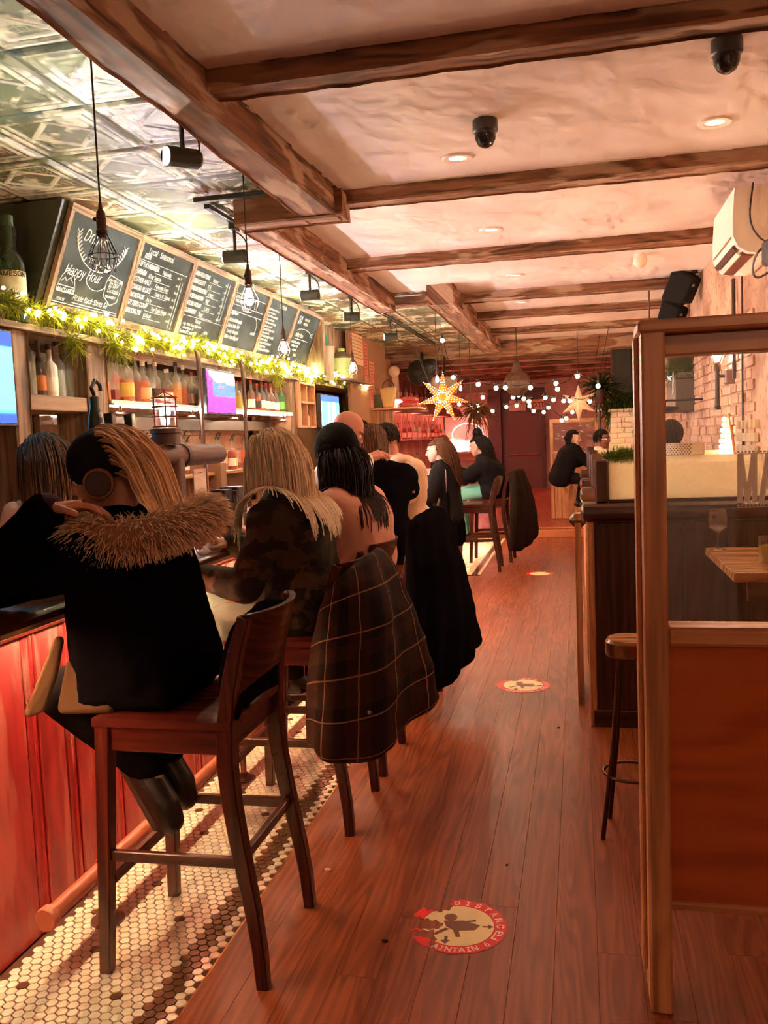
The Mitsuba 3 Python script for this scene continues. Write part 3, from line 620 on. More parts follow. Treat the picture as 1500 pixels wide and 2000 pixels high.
def head_parts(c, R, s=1.0):
    W = lambda *p: np.asarray(c)+R @ (np.array(p)*s)
    P = [ell(W(-.012, 0, .03), np.array([.098, .076, .092])*s, R), ell(W(.028, 0, -.02), np.array([.066, .063, .085])*s, R), ell(W(.045, 0, -.075), np.array([.040, .042, .036])*s, R),
         bone(W(.080, 0, .018), .011*s, W(.104, 0, -.022), .012*s), ell(W(.098, 0, -.026), np.array([.012, .017, .010])*s, R),
         ell(W(.080, 0, -.056), np.array([.016, .026, .008])*s, R), ell(W(.078, 0, -.068), np.array([.016, .022, .008])*s, R), ell(W(.072, 0, .035), np.array([.022, .055, .014])*s, R)]
    for q in (-1, 1): P += [ell(W(-.006, q*.077, -.008), np.array([.020, .009, .032])*s, R), ell(W(.060, q*.036, -.022), np.array([.022, .022, .022])*s, R)]
    return P
def hand_parts(w, d, n, s=1.0, curl=.5, side=1):
    """Palm, four fingers and a thumb; w: wrist, d: towards the fingers, n: out of the palm; side=1 puts the thumb on n x d."""
    d = unit(d); n = unit(np.asarray(n)-d*np.dot(n, d)); t = np.cross(n, d)*side
    L = lambda a, b, c: np.asarray(w)+(d*a+t*b+n*c)*s
    P = [m3.Manifold.hull_points(np.vstack([ICO*.013*s+L(*p) for p in ((.015, .022, 0), (.015, -.022, 0), (.088, .034, 0), (.084, -.034, 0), (.05, .036, .006), (.05, -.034, .006))]))]
    for b, a0, ln in ((.030, .090, .078), (.010, .094, .088), (-.011, .091, .080), (-.031, .084, .062)):
        p = np.array([a0-.012, b, 0.]); ang = curl*.5
        for k, (q, r) in enumerate(((.45, .0088), (.32, .0080), (.25, .0072))):
            e = p+np.array([math.cos(ang)*ln*q, b*.06, math.sin(ang)*ln*q]); P.append(bone(L(*p), r*s*1.05, L(*e), r*s)); p = e; ang += curl*.8
    a, b_, c_ = np.array([.028, .028, .006]), np.array([.058, .060, .018]), np.array([.084, .066, .030])
    return P+[bone(L(*a), .014*s, L(*b_), .0105*s), bone(L(*b_), .0105*s, L(*c_), .009*s)]
def frame(o, yaw):
    f = np.array([math.cos(yaw), math.sin(yaw), 0]); l = np.array([-f[1], f[0], 0]); o = np.asarray(o, float)
    return lambda a, b, u: o+f*a+l*b+np.array([0, 0, u])
def pose_seated(o, yaw, lean=.2, seat=.79, hunch=0.0):
    P = frame(o, yaw); J = dict(P=P, f=P(1, 0, 0)-P(0, 0, 0), hip=[P(0, -.09, seat+.10), P(0, .09, seat+.10)], knee=[P(.42, -.12, seat+.05), P(.42, .12, seat+.05)], ankle=[P(.34, -.12, .34), P(.34, .12, .34)], toe=[P(.50, -.13, .29), P(.50, .13, .29)],
             waist=P(lean*.35, 0, seat+.27), chest=P(lean*.75, 0, seat+.42-hunch*.3), neck=P(lean, 0, seat+.55-hunch), sh=[P(lean*.95, -.175, seat+.49-hunch), P(lean*.95, .175, seat+.49-hunch)],
             elbow=[P(lean+.18, -.25, seat+.30), P(lean+.18, .25, seat+.30)], wrist=[P(lean+.38, -.14, seat+.36), P(lean+.38, .14, seat+.36)], head=P(lean+.04, 0, seat+.69-hunch))
    J['hd'] = J['f']; return J
def pose_stand(o, yaw, h=1.7, lean=0.0):
    P = frame(o, yaw); s = h/1.7
    J = dict(P=P, f=P(1, 0, 0)-P(0, 0, 0), hip=[P(0, -.09*s, .90*s), P(0, .09*s, .90*s)], knee=[P(.03, -.10*s, .48*s), P(.02, .10*s, .48*s)], ankle=[P(0, -.11*s, .08), P(-.02, .11*s, .08)], toe=[P(.16, -.13*s, .03), P(.14, .13*s, .03)],
             waist=P(lean*.4, 0, 1.10*s), chest=P(lean*.8, 0, 1.27*s), neck=P(lean, 0, 1.44*s), sh=[P(lean*.95, -.18*s, 1.385*s), P(lean*.95, .18*s, 1.385*s)],
             elbow=[P(lean*.7, -.25*s, 1.12*s), P(lean*.7, .25*s, 1.12*s)], wrist=[P(lean*.5+.12, -.24*s, .90*s), P(lean*.5+.12, .24*s, .90*s)], head=P(lean*1.1+.03, 0, 1.585*s))
    J['hd'] = J['f']; return J
def torso(J, e=0.0, w=1.0):
    hm = (J['hip'][0]+J['hip'][1])/2; B = []
    lat = unit(J['sh'][1]-J['sh'][0])
    pel = [(h, .105+e) for h in J['hip']]; wa = [(J['waist']+lat*q*.055*w, .098+e) for q in (-1, 1)]; ch = [(J['chest']+lat*q*.075*w, .108+e) for q in (-1, 1)]
    H = lambda S: m3.Manifold.hull_points(np.vstack([ICO*r+c for c, r in S]))
    B += [H(pel+wa), H(wa+ch), H(ch+[(s, .058+e) for s in J['sh']]), H([(J['neck'], .055+e*.5)]+[(s, .05+e) for s in J['sh']])]
    return B
def arm(J, k, e=0.0, stop=1.0):
    return [bone(J['sh'][k], .055+e, J['elbow'][k], .040+e), bone(J['elbow'][k], .040+e, J['elbow'][k]+(J['wrist'][k]-J['elbow'][k])*stop, .029+e*.8)]
def legs(J, e=0.0, stop=1.0):
    B = []
    for k in (0, 1): B += [bone(J['hip'][k], .088+e, J['knee'][k], .058+e), bone(J['knee'][k], .058+e, J['knee'][k]+(J['ankle'][k]-J['knee'][k])*stop, .040+e)]
    return B
def person(label, J, skin, hands=(None, None), hs=1.0, detail=.016, tilt=0, eyes=True, lips=None, group=None):
    """The body: one continuous skin mesh; hands: per side (finger direction, palm normal, curl)."""
    t = thing('person', label, 'person', group); R = head_frame(J['hd'], tilt); J['R'] = R; J['hs'] = hs
    B = torso(J, -.012)+arm(J, 0)+arm(J, 1)+legs(J)+head_parts(J['head'], R, hs)
    B.append(bone(J['neck']-np.array([0, 0, .03]), .056, J['head']+R @ np.array([-.03, 0, -.06])*hs, .050))
    for k in (0, 1):
        B.append(bone(J['ankle'][k], .040, J['toe'][k], .032)); d = J['wrist'][k]-J['elbow'][k]; h = hands[k] or (d, np.array([0, 0, -1.0])+.3*J['f'], .7)
        B += hand_parts(J['wrist'][k], h[0], h[1], 1.0, h[2], side=1 if k else -1)
    m = soften(union(B), detail, 8)
    col = np.tile(lin(*skin), (len(m.vertices), 1)); q = (np.array(m.vertices)-J['head']) @ R/hs
    lm = (abs(q[:, 2]+.061) < .011) & (abs(q[:, 1]) < .027) & (q[:, 0] > .07); col[lm] *= np.array([.8, .45, .45])
    add('body', m, 'skin', col, parent=t, smooth=True)
    if eyes:
        W = lambda *p: J['head']+R @ (np.array(p)*hs)
        for s in (-1, 1):
            e = sph(W(.079, s*.031, .003), .0115*hs, 2); qc = (np.array(e.vertices)-W(.079, s*.031, .003)) @ R; c = np.tile(lin(226, 214, 204), (len(e.vertices), 1)); c[qc[:, 0] > .0095*hs] = lin(46, 28, 18)
            add('eye', e, 'gloss', c, parent=t, smooth=True)
            add('eyebrow', tube([W(.088, s*.016, .026), W(.090, s*.032, .031), W(.080, s*.050, .026)], .004*hs, 5), 'hairmat', lin(40, 26, 18), parent=t)
    return t
def shoes(t, J, color, sole=None, s=1.0):
    for k in (0, 1):
        d = unit(J['toe'][k]-J['ankle'][k]); a, b = J['ankle'][k], J['toe'][k]; dn = np.array([0, 0, -1.0]); dn = unit(dn-d*np.dot(dn, d)) if abs(d[2]) < .95 else -J['f']
        m = union([bone(a, .056*s, a+dn*.02-d*.02, .05*s), m3.Manifold.hull_points(np.vstack([ICO*.046*s+a+dn*.03-d*.03, ICO*.043*s+b, ICO*.040*s+b+d*.05+dn*.008]))])
        key = add('shoe', soften(m, .015, 6), 'satin', color, parent=t, smooth=True)
        if sole: add('sole', m3.Manifold.hull_points(np.vstack([ICO*np.array([.02, .02, .02])+a+dn*.07-d*.05+q*.022 for q in (np.cross(d, dn), -np.cross(d, dn))]+[ICO*.018+b+dn*.045+d*.045+q*.024 for q in (np.cross(d, dn), -np.cross(d, dn))])), 'satin', sole, parent=key)
def garment(t, name, parts, mat, color, e=.014, amp=.012, freq=11, seed=0, label=None, l=.02, uvw=False, it=10):
    m = wrinkle(soften(union(parts), l, it), amp, freq, seed)
    if mat in ('camo', 'denim', 'plaid'): color = None
    return add(name, m, mat, color, parent=t, smooth=True, label=label)
def strands(P, r, n=3):
    """P (strands, points, 3) as thin tubes in one mesh."""
    S, K, _ = P.shape; t = np.gradient(P, axis=1); t /= np.linalg.norm(t, axis=2, keepdims=True)+1e-9
    x = np.cross(t, np.where(abs(t[..., 2:3]) < .9, np.array([0, 0, 1.0]), np.array([1.0, 0, 0]))); x /= np.linalg.norm(x, axis=2, keepdims=True)+1e-9; y = np.cross(t, x)
    a = np.arange(n)*2*math.pi/n; r = np.broadcast_to(r, (S, K))
    V = P[:, :, None]+r[:, :, None, None]*(np.cos(a)[:, None]*x[:, :, None]+np.sin(a)[:, None]*y[:, :, None])
    s, k, j = np.meshgrid(np.arange(S), np.arange(K-1), np.arange(n), indexing='ij'); b = s*K*n
    q = np.stack([b+k*n+j, b+k*n+(j+1) % n, b+(k+1)*n+(j+1) % n, b+(k+1)*n+j], -1).reshape(-1, 4)
    return trimesh.Trimesh(V.reshape(-1, 3), np.vstack([q[:, [0, 1, 2]], q[:, [0, 2, 3]]]), process=False)
def colliders(J, e=.03):
    C = [(J['head']+J['R'] @ np.array([-.012, 0, .03])*J['hs'], .092*J['hs']), (J['head']+J['R'] @ np.array([.02, 0, -.05])*J['hs'], .07*J['hs']), (J['neck'], .065+e)]
    lat = unit(J['sh'][1]-J['sh'][0])
    for t in np.linspace(0, 1, 5): C.append((J['sh'][0]*(1-t)+J['sh'][1]*t, .062+e))
    for t in np.linspace(0, 1, 5):
        c = J['chest']*(1-t)+(J['hip'][0]+J['hip'][1])/2*t
        for q in (-1, 0, 1): C.append((c+lat*q*.075, .11+e))
    for k in (0, 1):
        for t in np.linspace(0, 1, 5): C.append((J['sh'][k]*(1-t)+J['elbow'][k]*t, .052+e))
    return C
def hair(t, J, color, tip=None, length=.4, n=520, seed=1, front=.35, e=.03, drift=(0, 0, 0), r=.0042, wave=0.0, low=-.35, side_only=None, name='hair', gather=None, label=None, lenvar=.15, top=1.0, grad=1.3):
    """Hair that grows from the scalp, falls under gravity and lies on head, shoulders and back."""
    rg = np.random.default_rng(seed); R, hs = J['R'], J['hs']; c = J['head']+R @ np.array([-.014, 0, .032])*hs; rad_ = np.array([.102, .081, .098])*hs
    d = rg.normal(size=(n*6, 3)); d /= np.linalg.norm(d, axis=1, keepdims=True)
    ok = (d[:, 2] < top) & (d[:, 2] > low-.25*(d[:, 0] < 0)) & (d[:, 0] < front+.45*np.clip(d[:, 2]-.35, 0, 1))
    if side_only is not None: ok &= d @ np.array(side_only) > 0
    d = d[ok][:n]; S = len(d); p = c+(d*rad_) @ R.T
    K = 16; L = length*(1+lenvar*(rg.random(S)-.5)); out = [p]; back = R @ np.array([-1.0, 0, 0]); C = colliders(J, e)
    v = (d*np.array([.4, 1, .6])+np.array([-.5, 0, .25])) @ R.T; v /= np.linalg.norm(v, axis=1, keepdims=True); ph = rg.random(S)*6.28
    for k in range(1, K):
        g = min(1, .25+k*.16); v = v*.62+np.array([0, 0, -1.0])*g*.6+back*.10*(k < 6)+np.asarray(drift)*.3+rg.normal(size=(S, 3))*.03
        if gather is not None and k <= 6:
            w = np.asarray(gather)-p; v = v*.5+w/(np.linalg.norm(w, axis=1, keepdims=True)+1e-6)*1.0
        v /= np.linalg.norm(v, axis=1, keepdims=True)+1e-9
        p = p+v*(L/K)[:, None]
        if wave: p = p+(R[:, 1]*np.sin(ph+k*.9)[:, None]*wave)
        for cc, rr in C:
            w = p-cc; l = np.linalg.norm(w, axis=1); hit = l < rr+.004
            p[hit] = cc+w[hit]/l[hit, None]*(rr+.004)
        out.append(p)
    P = np.stack(out, 1); rr = np.linspace(1.0, .45, K)*r*(.7+.6*rg.random((S, 1)))
    m = strands(P, rr); base = np.array(lin(*color)); tipc = np.array(lin(*(tip or color))); k = np.linspace(0, 1, K)**grad
    colr = (base[None, None]*(1-k[None, :, None])+tipc[None, None]*k[None, :, None])*(.65+.7*rg.random((S, 1, 1)))
    colr = np.repeat(colr.reshape(S*K, 3), 3, axis=0)
    cap = ell(c, rad_*np.array([.985, .985, .985]), R)
    cut = m3.Manifold.cube((.4, .4, .4), True).transform(np.c_[R, c+R @ np.array([front*.102*hs+.2, 0, -.2+.035])]) + m3.Manifold.cube((.5, .5, .3), True).transform(np.c_[R, c+R @ np.array([0, 0, -.15+low*.09*hs-.02])])
    cm = to_tm(cap-cut); M = trimesh.util.concatenate([m, cm])
    colr = np.vstack([colr, np.tile(base*.6, (len(cm.vertices), 1))])
    return add(name, M, 'hairmat', colr, parent=t, smooth=True, kind='stuff', label=label)
def short_hair(t, J, color, seed=2, front=.55, low=-.3, ln=.02, n=700):
    return hair(t, J, color, length=ln, n=n, seed=seed, front=front, low=low, r=.004, name='hair')
def bun(t, J, color, off, r):
    c = J['head']+J['R'] @ np.array(off)*J['hs']; rg = np.random.default_rng(3); P = []
    for k in range(60):
        a = unit(rg.normal(size=3)); b = unit(np.cross(a, rg.normal(size=3))); th = np.linspace(0, 5, 10)
        P.append(c+r*(np.cos(th)[:, None]*a+np.sin(th)[:, None]*b))
    m = trimesh.util.concatenate([strands(np.array(P), .004), sph(c, r*.96, 2)])
    return add('hair_bun', m, 'hairmat', lin(*color), parent=t, smooth=True)
BLACK, INK = lin(20, 18, 20), lin(12, 11, 14)
def cuff(J, k, t=.96): return J['elbow'][k]+(J['wrist'][k]-J['elbow'][k])*t
# --- person in the fur hooded parka
J = pose_seated((-1.27, 2.455, 0), math.pi, .20)
J['head'] = at(203, 925, y=2.46); J['hd'] = np.array([-.86, -.28, -.30]); J['neck'] = np.array([-1.395, 2.455, 1.325]); J['sh'] = [np.array([-1.36, 2.64, 1.265]), np.array([-1.37, 2.275, 1.255])]
J['chest'] = np.array([-1.345, 2.455, 1.17]); J['waist'] = np.array([-1.29, 2.455, 1.02])
J['elbow'] = [np.array([-1.66, 2.72, 1.16]), np.array([-1.735, 2.20, 1.165])]; J['wrist'] = [np.array([-1.80, 2.50, 1.16]), at(96, 992, y=2.22)]
J['ankle'] = [np.array([-1.38, 2.62, .56]), at(283, 1488, y=2.50)]; J['toe'] = [np.array([-1.33, 2.62, .43]), at(322, 1572, y=2.48)]; J['knee'] = [np.array([-1.60, 2.56, .80]), np.array([-1.58, 2.38, .80])]
t = person('person in a dark fur hooded parka and black cap on the nearest stool', J, (198, 134, 108), hands=(None, (np.array([.80, .30, .02]), np.array([0, -.2, -.95]), .35)), detail=.014)
up = J['P'](0, 0, 0)
coat = torso(J, .032, 1.15)+arm(J, 0, .026, .95)+arm(J, 1, .034, .93)+[m3.Manifold.hull_points(np.vstack([ICO*.09+np.array(p) for p in ((-1.25, 2.34, .92), (-1.25, 2.58, .92), (-1.40, 2.33, .92), (-1.40, 2.58, .92), (-1.28, 2.36, 1.16), (-1.28, 2.54, 1.16), (-1.42, 2.33, 1.16), (-1.42, 2.56, 1.16))]+[ICO*.04+np.array(p) for p in ((-1.20, 2.28, .835), (-1.20, 2.63, .835), (-1.44, 2.28, .82), (-1.44, 2.62, .82))]))]
garment(t, 'parka', coat, 'darkcloth', lin(9, 8, 9), amp=.016, freq=9, seed=3, l=.018)
hp_ = lambda pts, r: to_tm(m3.Manifold.hull_points(np.vstack([ICO*r+np.array(p) for p in pts])))
lin_ = [soften(union([m3.Manifold.hull_points(np.vstack([ICO*.014+np.array(p) for p in ((-1.50, 2.245, 1.00), (-1.525, 2.24, .90), (-1.60, 2.225, .79), (-1.57, 2.24, .80))]))]), .015, 4), soften(union([m3.Manifold.hull_points(np.vstack([ICO*.022+np.array(p) for p in ((-1.50, 2.255, .80), (-1.36, 2.262, .805), (-1.47, 2.262, .92), (-1.40, 2.268, .90))]))]), .015, 4)]
add('coat_lining', lin_, 'cloth', lin(70, 50, 32), parent=t, smooth=40, label='tan lining of the open parka hem')
add('zip_trim', tube(smooth_path([(-1.70, 2.165, 1.30), (-1.675, 2.16, 1.22), (-1.66, 2.165, 1.14)], 10), .005, 6), 'metal', lin(150, 140, 140), parent=t)
garment(t, 'sleeve_cuff', [bone(cuff(J, 1, .80), .052, cuff(J, 1, .98), .047)], 'cloth', lin(54, 32, 44), amp=.004)
garment(t, 'trousers', legs(J, .022, 1.03), 'darkcloth', lin(14, 12, 12), amp=.008)
shoes(t, J, lin(22, 17, 15), lin(46, 36, 30), 1.12)
R = J['R']; hc = J['head']+R @ np.array([-.012, 0, .035])
cap = ell(hc, np.array([.112, .092, .108]), R)-m3.Manifold.cube((.5, .5, .3), True).transform(np.c_[R, hc+R @ np.array([.03, 0, -.21])])
add('knit_cap', wrinkle(soften(cap, .008, 6), .003, 60, 1), 'cloth', lin(24, 20, 24), parent=t, smooth=True)
hp = add('headphone', [tr(lathe([(0, 0), (.040, 0), (.046, .008), (.046, .022), (.036, .034), (.0, .034)], n=22), axes(J['head']+R @ np.array([.002, .088, -.028]), R[:, 0], R[:, 2]*-1))], 'satin', lin(44, 20, 15), parent=t, label='round brown headphone cup')
add('rim', tr(lathe([(.036, .030), (.046, .030), (.048, .022), (.044, .018)], n=22), axes(J['head']+R @ np.array([.002, .089, -.028]), R[:, 0], R[:, 2]*-1)), 'satin', lin(110, 60, 44), parent=hp)
hair(t, J, (200, 150, 106), (246, 214, 172), .36, 480, 5, front=-.25, e=.10, drift=(.55, .05, 0), low=-.25, r=.0052, lenvar=.25)
# fur trim of the hood, lying around the shoulders
rg = np.random.default_rng(7); th = np.linspace(0, 2*math.pi, 90, endpoint=False); fc = at(264, 1022, y=2.42)
ring = np.stack([fc[0]+.225*np.cos(th), fc[1]+.175*np.sin(th), fc[2]+.020*np.sin(th*2+1)+.012*np.cos(th)-.012], 1)
add('hood', soften(union([bone(ring[i], .048, ring[(i+6) % 90], .048) for i in range(0, 90, 6)]), .02, 6), 'cloth', lin(150, 104, 76), parent=t, smooth=True)
n = 7000; k = rg.integers(0, 90, n); c0 = ring[k]+rg.normal(size=(n, 3))*.004; out = ring[k]-fc; out /= np.linalg.norm(out, axis=1, keepdims=True); tg = np.roll(ring, -1, 0)[k]-ring[k]; tg /= np.linalg.norm(tg, axis=1, keepdims=True)
an = rg.random(n)*2*math.pi; d0 = np.cos(an)[:, None]*out+np.sin(an)[:, None]*np.array([0, 0, 1.0]); root = c0+d0*.038; v = d0+tg*rg.normal(.15, .45, (n, 1)); P = [root]
for s in range(5):
    v = v+np.array([0, 0, -.20])+.22*out+rg.normal(size=(n, 3))*.10; v /= np.linalg.norm(v, axis=1, keepdims=True); P.append(P[-1]+v*.0088*(.7+.6*rg.random((n, 1))))
P = np.stack(P, 1); m = strands(P, np.linspace(1.0, .3, 6)*.0022)
cl = (np.array(lin(176, 126, 92))[None, None]*(1-np.linspace(0, 1, 6)[None, :, None])+np.array(lin(255, 224, 188))[None, None]*np.linspace(0, 1, 6)[None, :, None])*(.5+.8*rg.random((n, 1, 1)))
add('fur_trim', m, 'hairmat', np.repeat(cl.reshape(-1, 3), 3, axis=0), parent=t, smooth=True, kind='stuff', label='fluffy tan fur trim')

# --- blonde person in the camouflage jacket
J = pose_seated((-1.13, 3.43, 0), math.pi, .10)
J['head'] = at(528, 908, y=3.45); J['hd'] = np.array([-.72, .68, -.1]); J['neck'] = np.array([J['head'][0]+.045, 3.45, J['head'][2]-.155])
J['sh'] = [J['neck']+np.array([.03, .185, -.07]), J['neck']+np.array([.01, -.175, -.075])]; J['chest'] = J['neck']+np.array([.05, 0, -.15]); J['waist'] = J['neck']+np.array([.07, 0, -.30])
J['elbow'] = [np.array([-1.32, 3.72, 1.03]), np.array([-1.28, 3.17, 1.0])]; J['wrist'] = [np.array([-1.52, 3.62, 1.115]), np.array([-1.50, 3.27, 1.02])]
J['knee'] = [np.array([-1.56, 3.56, .85]), at(425, 1185, y=3.30)]; J['ankle'] = [np.array([-1.50, 3.55, .37]), at(424, 1312, y=3.26)]; J['toe'] = [np.array([-1.64, 3.55, .31]), at(400, 1352, y=3.26)]
t = person('blonde person in a camouflage jacket and pale jeans on the second stool', J, (214, 160, 134))
garment(t, 'jacket', torso(J, .040, 1.08)+arm(J, 0, .026, .95)+arm(J, 1, .026, .95)+[m3.Manifold.hull_points(np.vstack([ICO*.135+J['hip'][k]+np.array([0, 0, -.0]) for k in (0, 1)]+[ICO*.13+J['waist']]))], 'camo', None, amp=.018, freq=10, seed=1, l=.02)
garment(t, 'hood', [ell(J['neck']+np.array([.055, 0, -.03]), (.08, .12, .055)), ell(J['neck']+np.array([-.01, 0, -.02]), (.08, .10, .045))], 'camo', None, amp=.014, freq=14)
garment(t, 'jeans', legs(J, .016, .96), 'denim', None, amp=.010, freq=16, l=.016)
add('seam', [tube(smooth_path([J['hip'][1]+np.array([-.06, -.10, 0]), J['knee'][1]+np.array([0, -.072, -.005]), J['ankle'][1]+np.array([0, -.06, 0.02])], 16), .0035, 5)], 'cloth', lin(176, 110, 60), parent=t)
shoes(t, J, lin(212, 176, 150), lin(236, 214, 190))
hair(t, J, (214, 186, 152), (250, 236, 212), .42, 820, 8, front=.15, e=.085, low=-.45, r=.0050, wave=.002)

# --- person in pink fleece with black beanie and dark hair
J = pose_seated((-1.10, 4.04, 0), math.pi, .06)
J['head'] = at(655, 892, y=4.04); J['hd'] = np.array([-.75, .62, -.05]); J['neck'] = J['head']+np.array([.05, -.02, -.165])
J['sh'] = [J['neck']+np.array([.06, .18, -.07]), J['neck']+np.array([-.01, -.17, -.07])]; J['chest'] = J['neck']+np.array([.05, 0, -.15]); J['waist'] = J['neck']+np.array([.08, 0, -.32])
J['elbow'] = [np.array([-1.20, 4.34, 1.06]), np.array([-1.30, 3.80, 1.04])]; J['wrist'] = [np.array([-1.45, 4.3, 1.13]), np.array([-1.53, 3.92, 1.125])]
t = person('person in a pale pink fleece with a black beanie and long dark hair', J, (206, 150, 124))
garment(t, 'fleece', torso(J, .034, 1.05)+arm(J, 0, .024, .95)+arm(J, 1, .024, .95), 'cloth', lin(216, 158, 138), amp=.014, freq=10, seed=5, label='pale pink fleece top')
garment(t, 'trousers', legs(J, .012), 'cloth', lin(26, 22, 26)); shoes(t, J, lin(30, 26, 26))
R = J['R']; hc = J['head']+R @ np.array([-.016, 0, .040])
cap = ell(hc, np.array([.122, .104, .125]), R)-m3.Manifold.cube((.5, .5, .3), True).transform(np.c_[R, hc+R @ np.array([.03, 0, -.20])])
add('beanie', wrinkle(soften(cap, .008, 6), .004, 50, 1), 'cloth', lin(16, 14, 16), parent=t, smooth=True)
hair(t, J, (22, 16, 16), (52, 34, 30), .36, 330, 9, front=.25, e=.036, low=-.55, r=.0048, wave=.003, lenvar=.6, top=.05)

# --- standing group by the bar
J = pose_stand((-1.40, 5.30, 0), .25, 1.76, .08); J['head'] = at(680, 842, y=5.3); J['hd'] = np.array([.80, .25, -.50]); J['neck'] = J['head']+np.array([-.075, -.01, -.15])
J['sh'] = [J['neck']+np.array([.06, -.17, -.07]), J['neck']+np.array([-.02, .17, -.07])]; J['chest'] = J['neck']+np.array([-.03, 0, -.16]); J['waist'] = J['neck']+np.array([-.06, 0, -.36])
J['elbow'] = [J['sh'][0]+np.array([.14, -.10, -.18]), J['sh'][1]+np.array([.10, .05, -.22])]; J['wrist'] = [at(716, 896, y=5.28), J['elbow'][1]+np.array([.2, .05, .05])]
t = person('bald man in a pale grey sweater leaning in before the blue television', J, (186, 120, 98), hands=((np.array([.9, .4, .3]), np.array([.1, .5, -.8]), .6), None))
garment(t, 'sweater', torso(J, .030, 1.1)+arm(J, 0, .022, .95)+arm(J, 1, .022, .95), 'cloth', lin(206, 190, 180), amp=.010, seed=6); garment(t, 'trousers', legs(J, .014), 'cloth', lin(30, 28, 34)); shoes(t, J, lin(24, 20, 20))
J = pose_stand((-1.22, 5.62, 0), 1.15, 1.60, .05); J['head'] = at(730, 866, y=5.6); J['hd'] = np.array([.25, .93, .1]); J['neck'] = J['head']+np.array([0, -.03, -.16])
J['sh'] = [J['neck']+np.array([.185, .02, -.08]), J['neck']+np.array([-.17, .02, -.08])]; J['chest'] = J['neck']+np.array([0, 0, -.18]); J['waist'] = J['neck']+np.array([.0, 0, -.36])
J['elbow'] = [at(797, 955, y=5.70), J['sh'][1]+np.array([-.08, .16, -.16])]; J['wrist'] = [np.array([-1.20, 6.02, 1.22]), np.array([-1.38, 5.98, 1.32])]
t = person('person in a loose black coat hugging the man in the tan hoodie', J, (196, 140, 116))
garment(t, 'coat', torso(J, .045, 1.05)+arm(J, 0, .035, .93)+arm(J, 1, .035, .93)+[m3.Manifold.hull_points(np.vstack([ICO*.15+J['waist']]+[ICO*.12+np.array([x, y, .72]) for x in (-1.32, -1.12) for y in (5.56, 5.7)]))], 'darkcloth', INK, amp=.014, seed=8)
garment(t, 'trousers', legs(J, .012), 'cloth', lin(24, 22, 26)); shoes(t, J, lin(20, 18, 20)); hair(t, J, (96, 68, 52), (130, 96, 74), .10, 500, 10, front=.5, r=.0045)
J = pose_stand((-1.16, 6.10, 0), -2.0, 1.70, .0); J['head'] = at(752, 862, y=6.05); J['hd'] = np.array([-.90, .25, -.25]); J['neck'] = J['head']+np.array([.06, -.01, -.15])
J['sh'] = [J['neck']+np.array([-.12, .10, -.07]), J['neck']+np.array([.15, -.06, -.07])]; J['chest'] = J['neck']+np.array([.03, 0, -.17]); J['waist'] = J['neck']+np.array([.03, .0, -.36])
J['elbow'] = [J['sh'][0]+np.array([-.1, -.1, -.25]), at(812, 952, y=5.98)]; J['wrist'] = [np.array([-1.42, 5.85, 1.2]), at(788, 975, y=5.80)]
t = person('man with short dark hair in a tan hoodie, one hand on the black coat', J, (196, 128, 104), hands=(None, (np.array([-.8, -.45, -.1]), np.array([-.3, .9, 0]), .5)))
garment(t, 'hoodie', torso(J, .036, 1.1)+arm(J, 0, .028, .95)+arm(J, 1, .030, .95), 'cloth', lin(222, 184, 150), amp=.012, seed=9, label='tan hooded sweatshirt'); garment(t, 'hood', [ell(J['neck']+np.array([.06, -.02, -.0]), (.10, .11, .055))], 'cloth', lin(222, 184, 150), amp=.01)
garment(t, 'trousers', legs(J, .014), 'cloth', lin(30, 28, 34)); shoes(t, J, lin(24, 20, 20)); short_hair(t, J, (40, 30, 26), 11)

# --- seated further along the bar
J = pose_seated((-1.60, 9.2, 0), math.pi, .10); J['head'] = at(851, 882, y=9.2); J['hd'] = np.array([-1.0, .0, -.12]); J['neck'] = J['head']+np.array([.05, 0, -.155])
J['sh'] = [J['neck']+np.array([.02, .175, -.07]), J['neck']+np.array([.02, -.175, -.07])]; J['chest'] = J['neck']+np.array([.03, 0, -.17]); J['waist'] = J['neck']+np.array([.05, 0, -.34]); J['hip'] = [J['waist']+np.array([.02, q, -.17]) for q in (.09, -.09)]
J['elbow'] = [J['sh'][0]+np.array([-.12, .08, -.24]), J['sh'][1]+np.array([-.12, -.08, -.24])]; J['wrist'] = [np.array([-1.93, 9.3, 1.12]), np.array([-1.93, 9.08, 1.12])]
t = person('woman with long brown hair seen in profile, in a loose black top', J, (236, 182, 156))
garment(t, 'top', torso(J, .050, 1.15)+arm(J, 0, .04, .93)+arm(J, 1, .04, .93), 'cloth', lin(22, 19, 20), amp=.012, seed=2); garment(t, 'trousers', legs(J, .012), 'cloth', lin(22, 20, 24)); shoes(t, J, lin(20, 18, 20))
hair(t, J, (96, 62, 40), (74, 42, 28), .44, 620, 12, front=-.05, e=.06, low=-.4, r=.0052, drift=(.35, 0, 0))
J = pose_seated((-1.06, 10.85, 0), math.pi, .12); J['head'] = at(932, 872, y=10.85); J['hd'] = np.array([-.95, .1, -.25]); J['neck'] = J['head']+np.array([.06, 0, -.155])
J['sh'] = [J['neck']+np.array([.05, .18, -.08]), J['neck']+np.array([.03, -.18, -.08])]; J['chest'] = J['neck']+np.array([.09, 0, -.17]); J['waist'] = J['neck']+np.array([.13, 0, -.35])
J['elbow'] = [J['sh'][0]+np.array([-.22, .08, -.16]), J['sh'][1]+np.array([-.24, -.06, -.15])]; J['wrist'] = [J['elbow'][0]+np.array([-.2, .03, .1]), J['elbow'][1]+np.array([-.18, .02, .16])]
t = person('woman with black hair in a high bun, black jacket and turquoise lit jeans', J, (226, 168, 142))
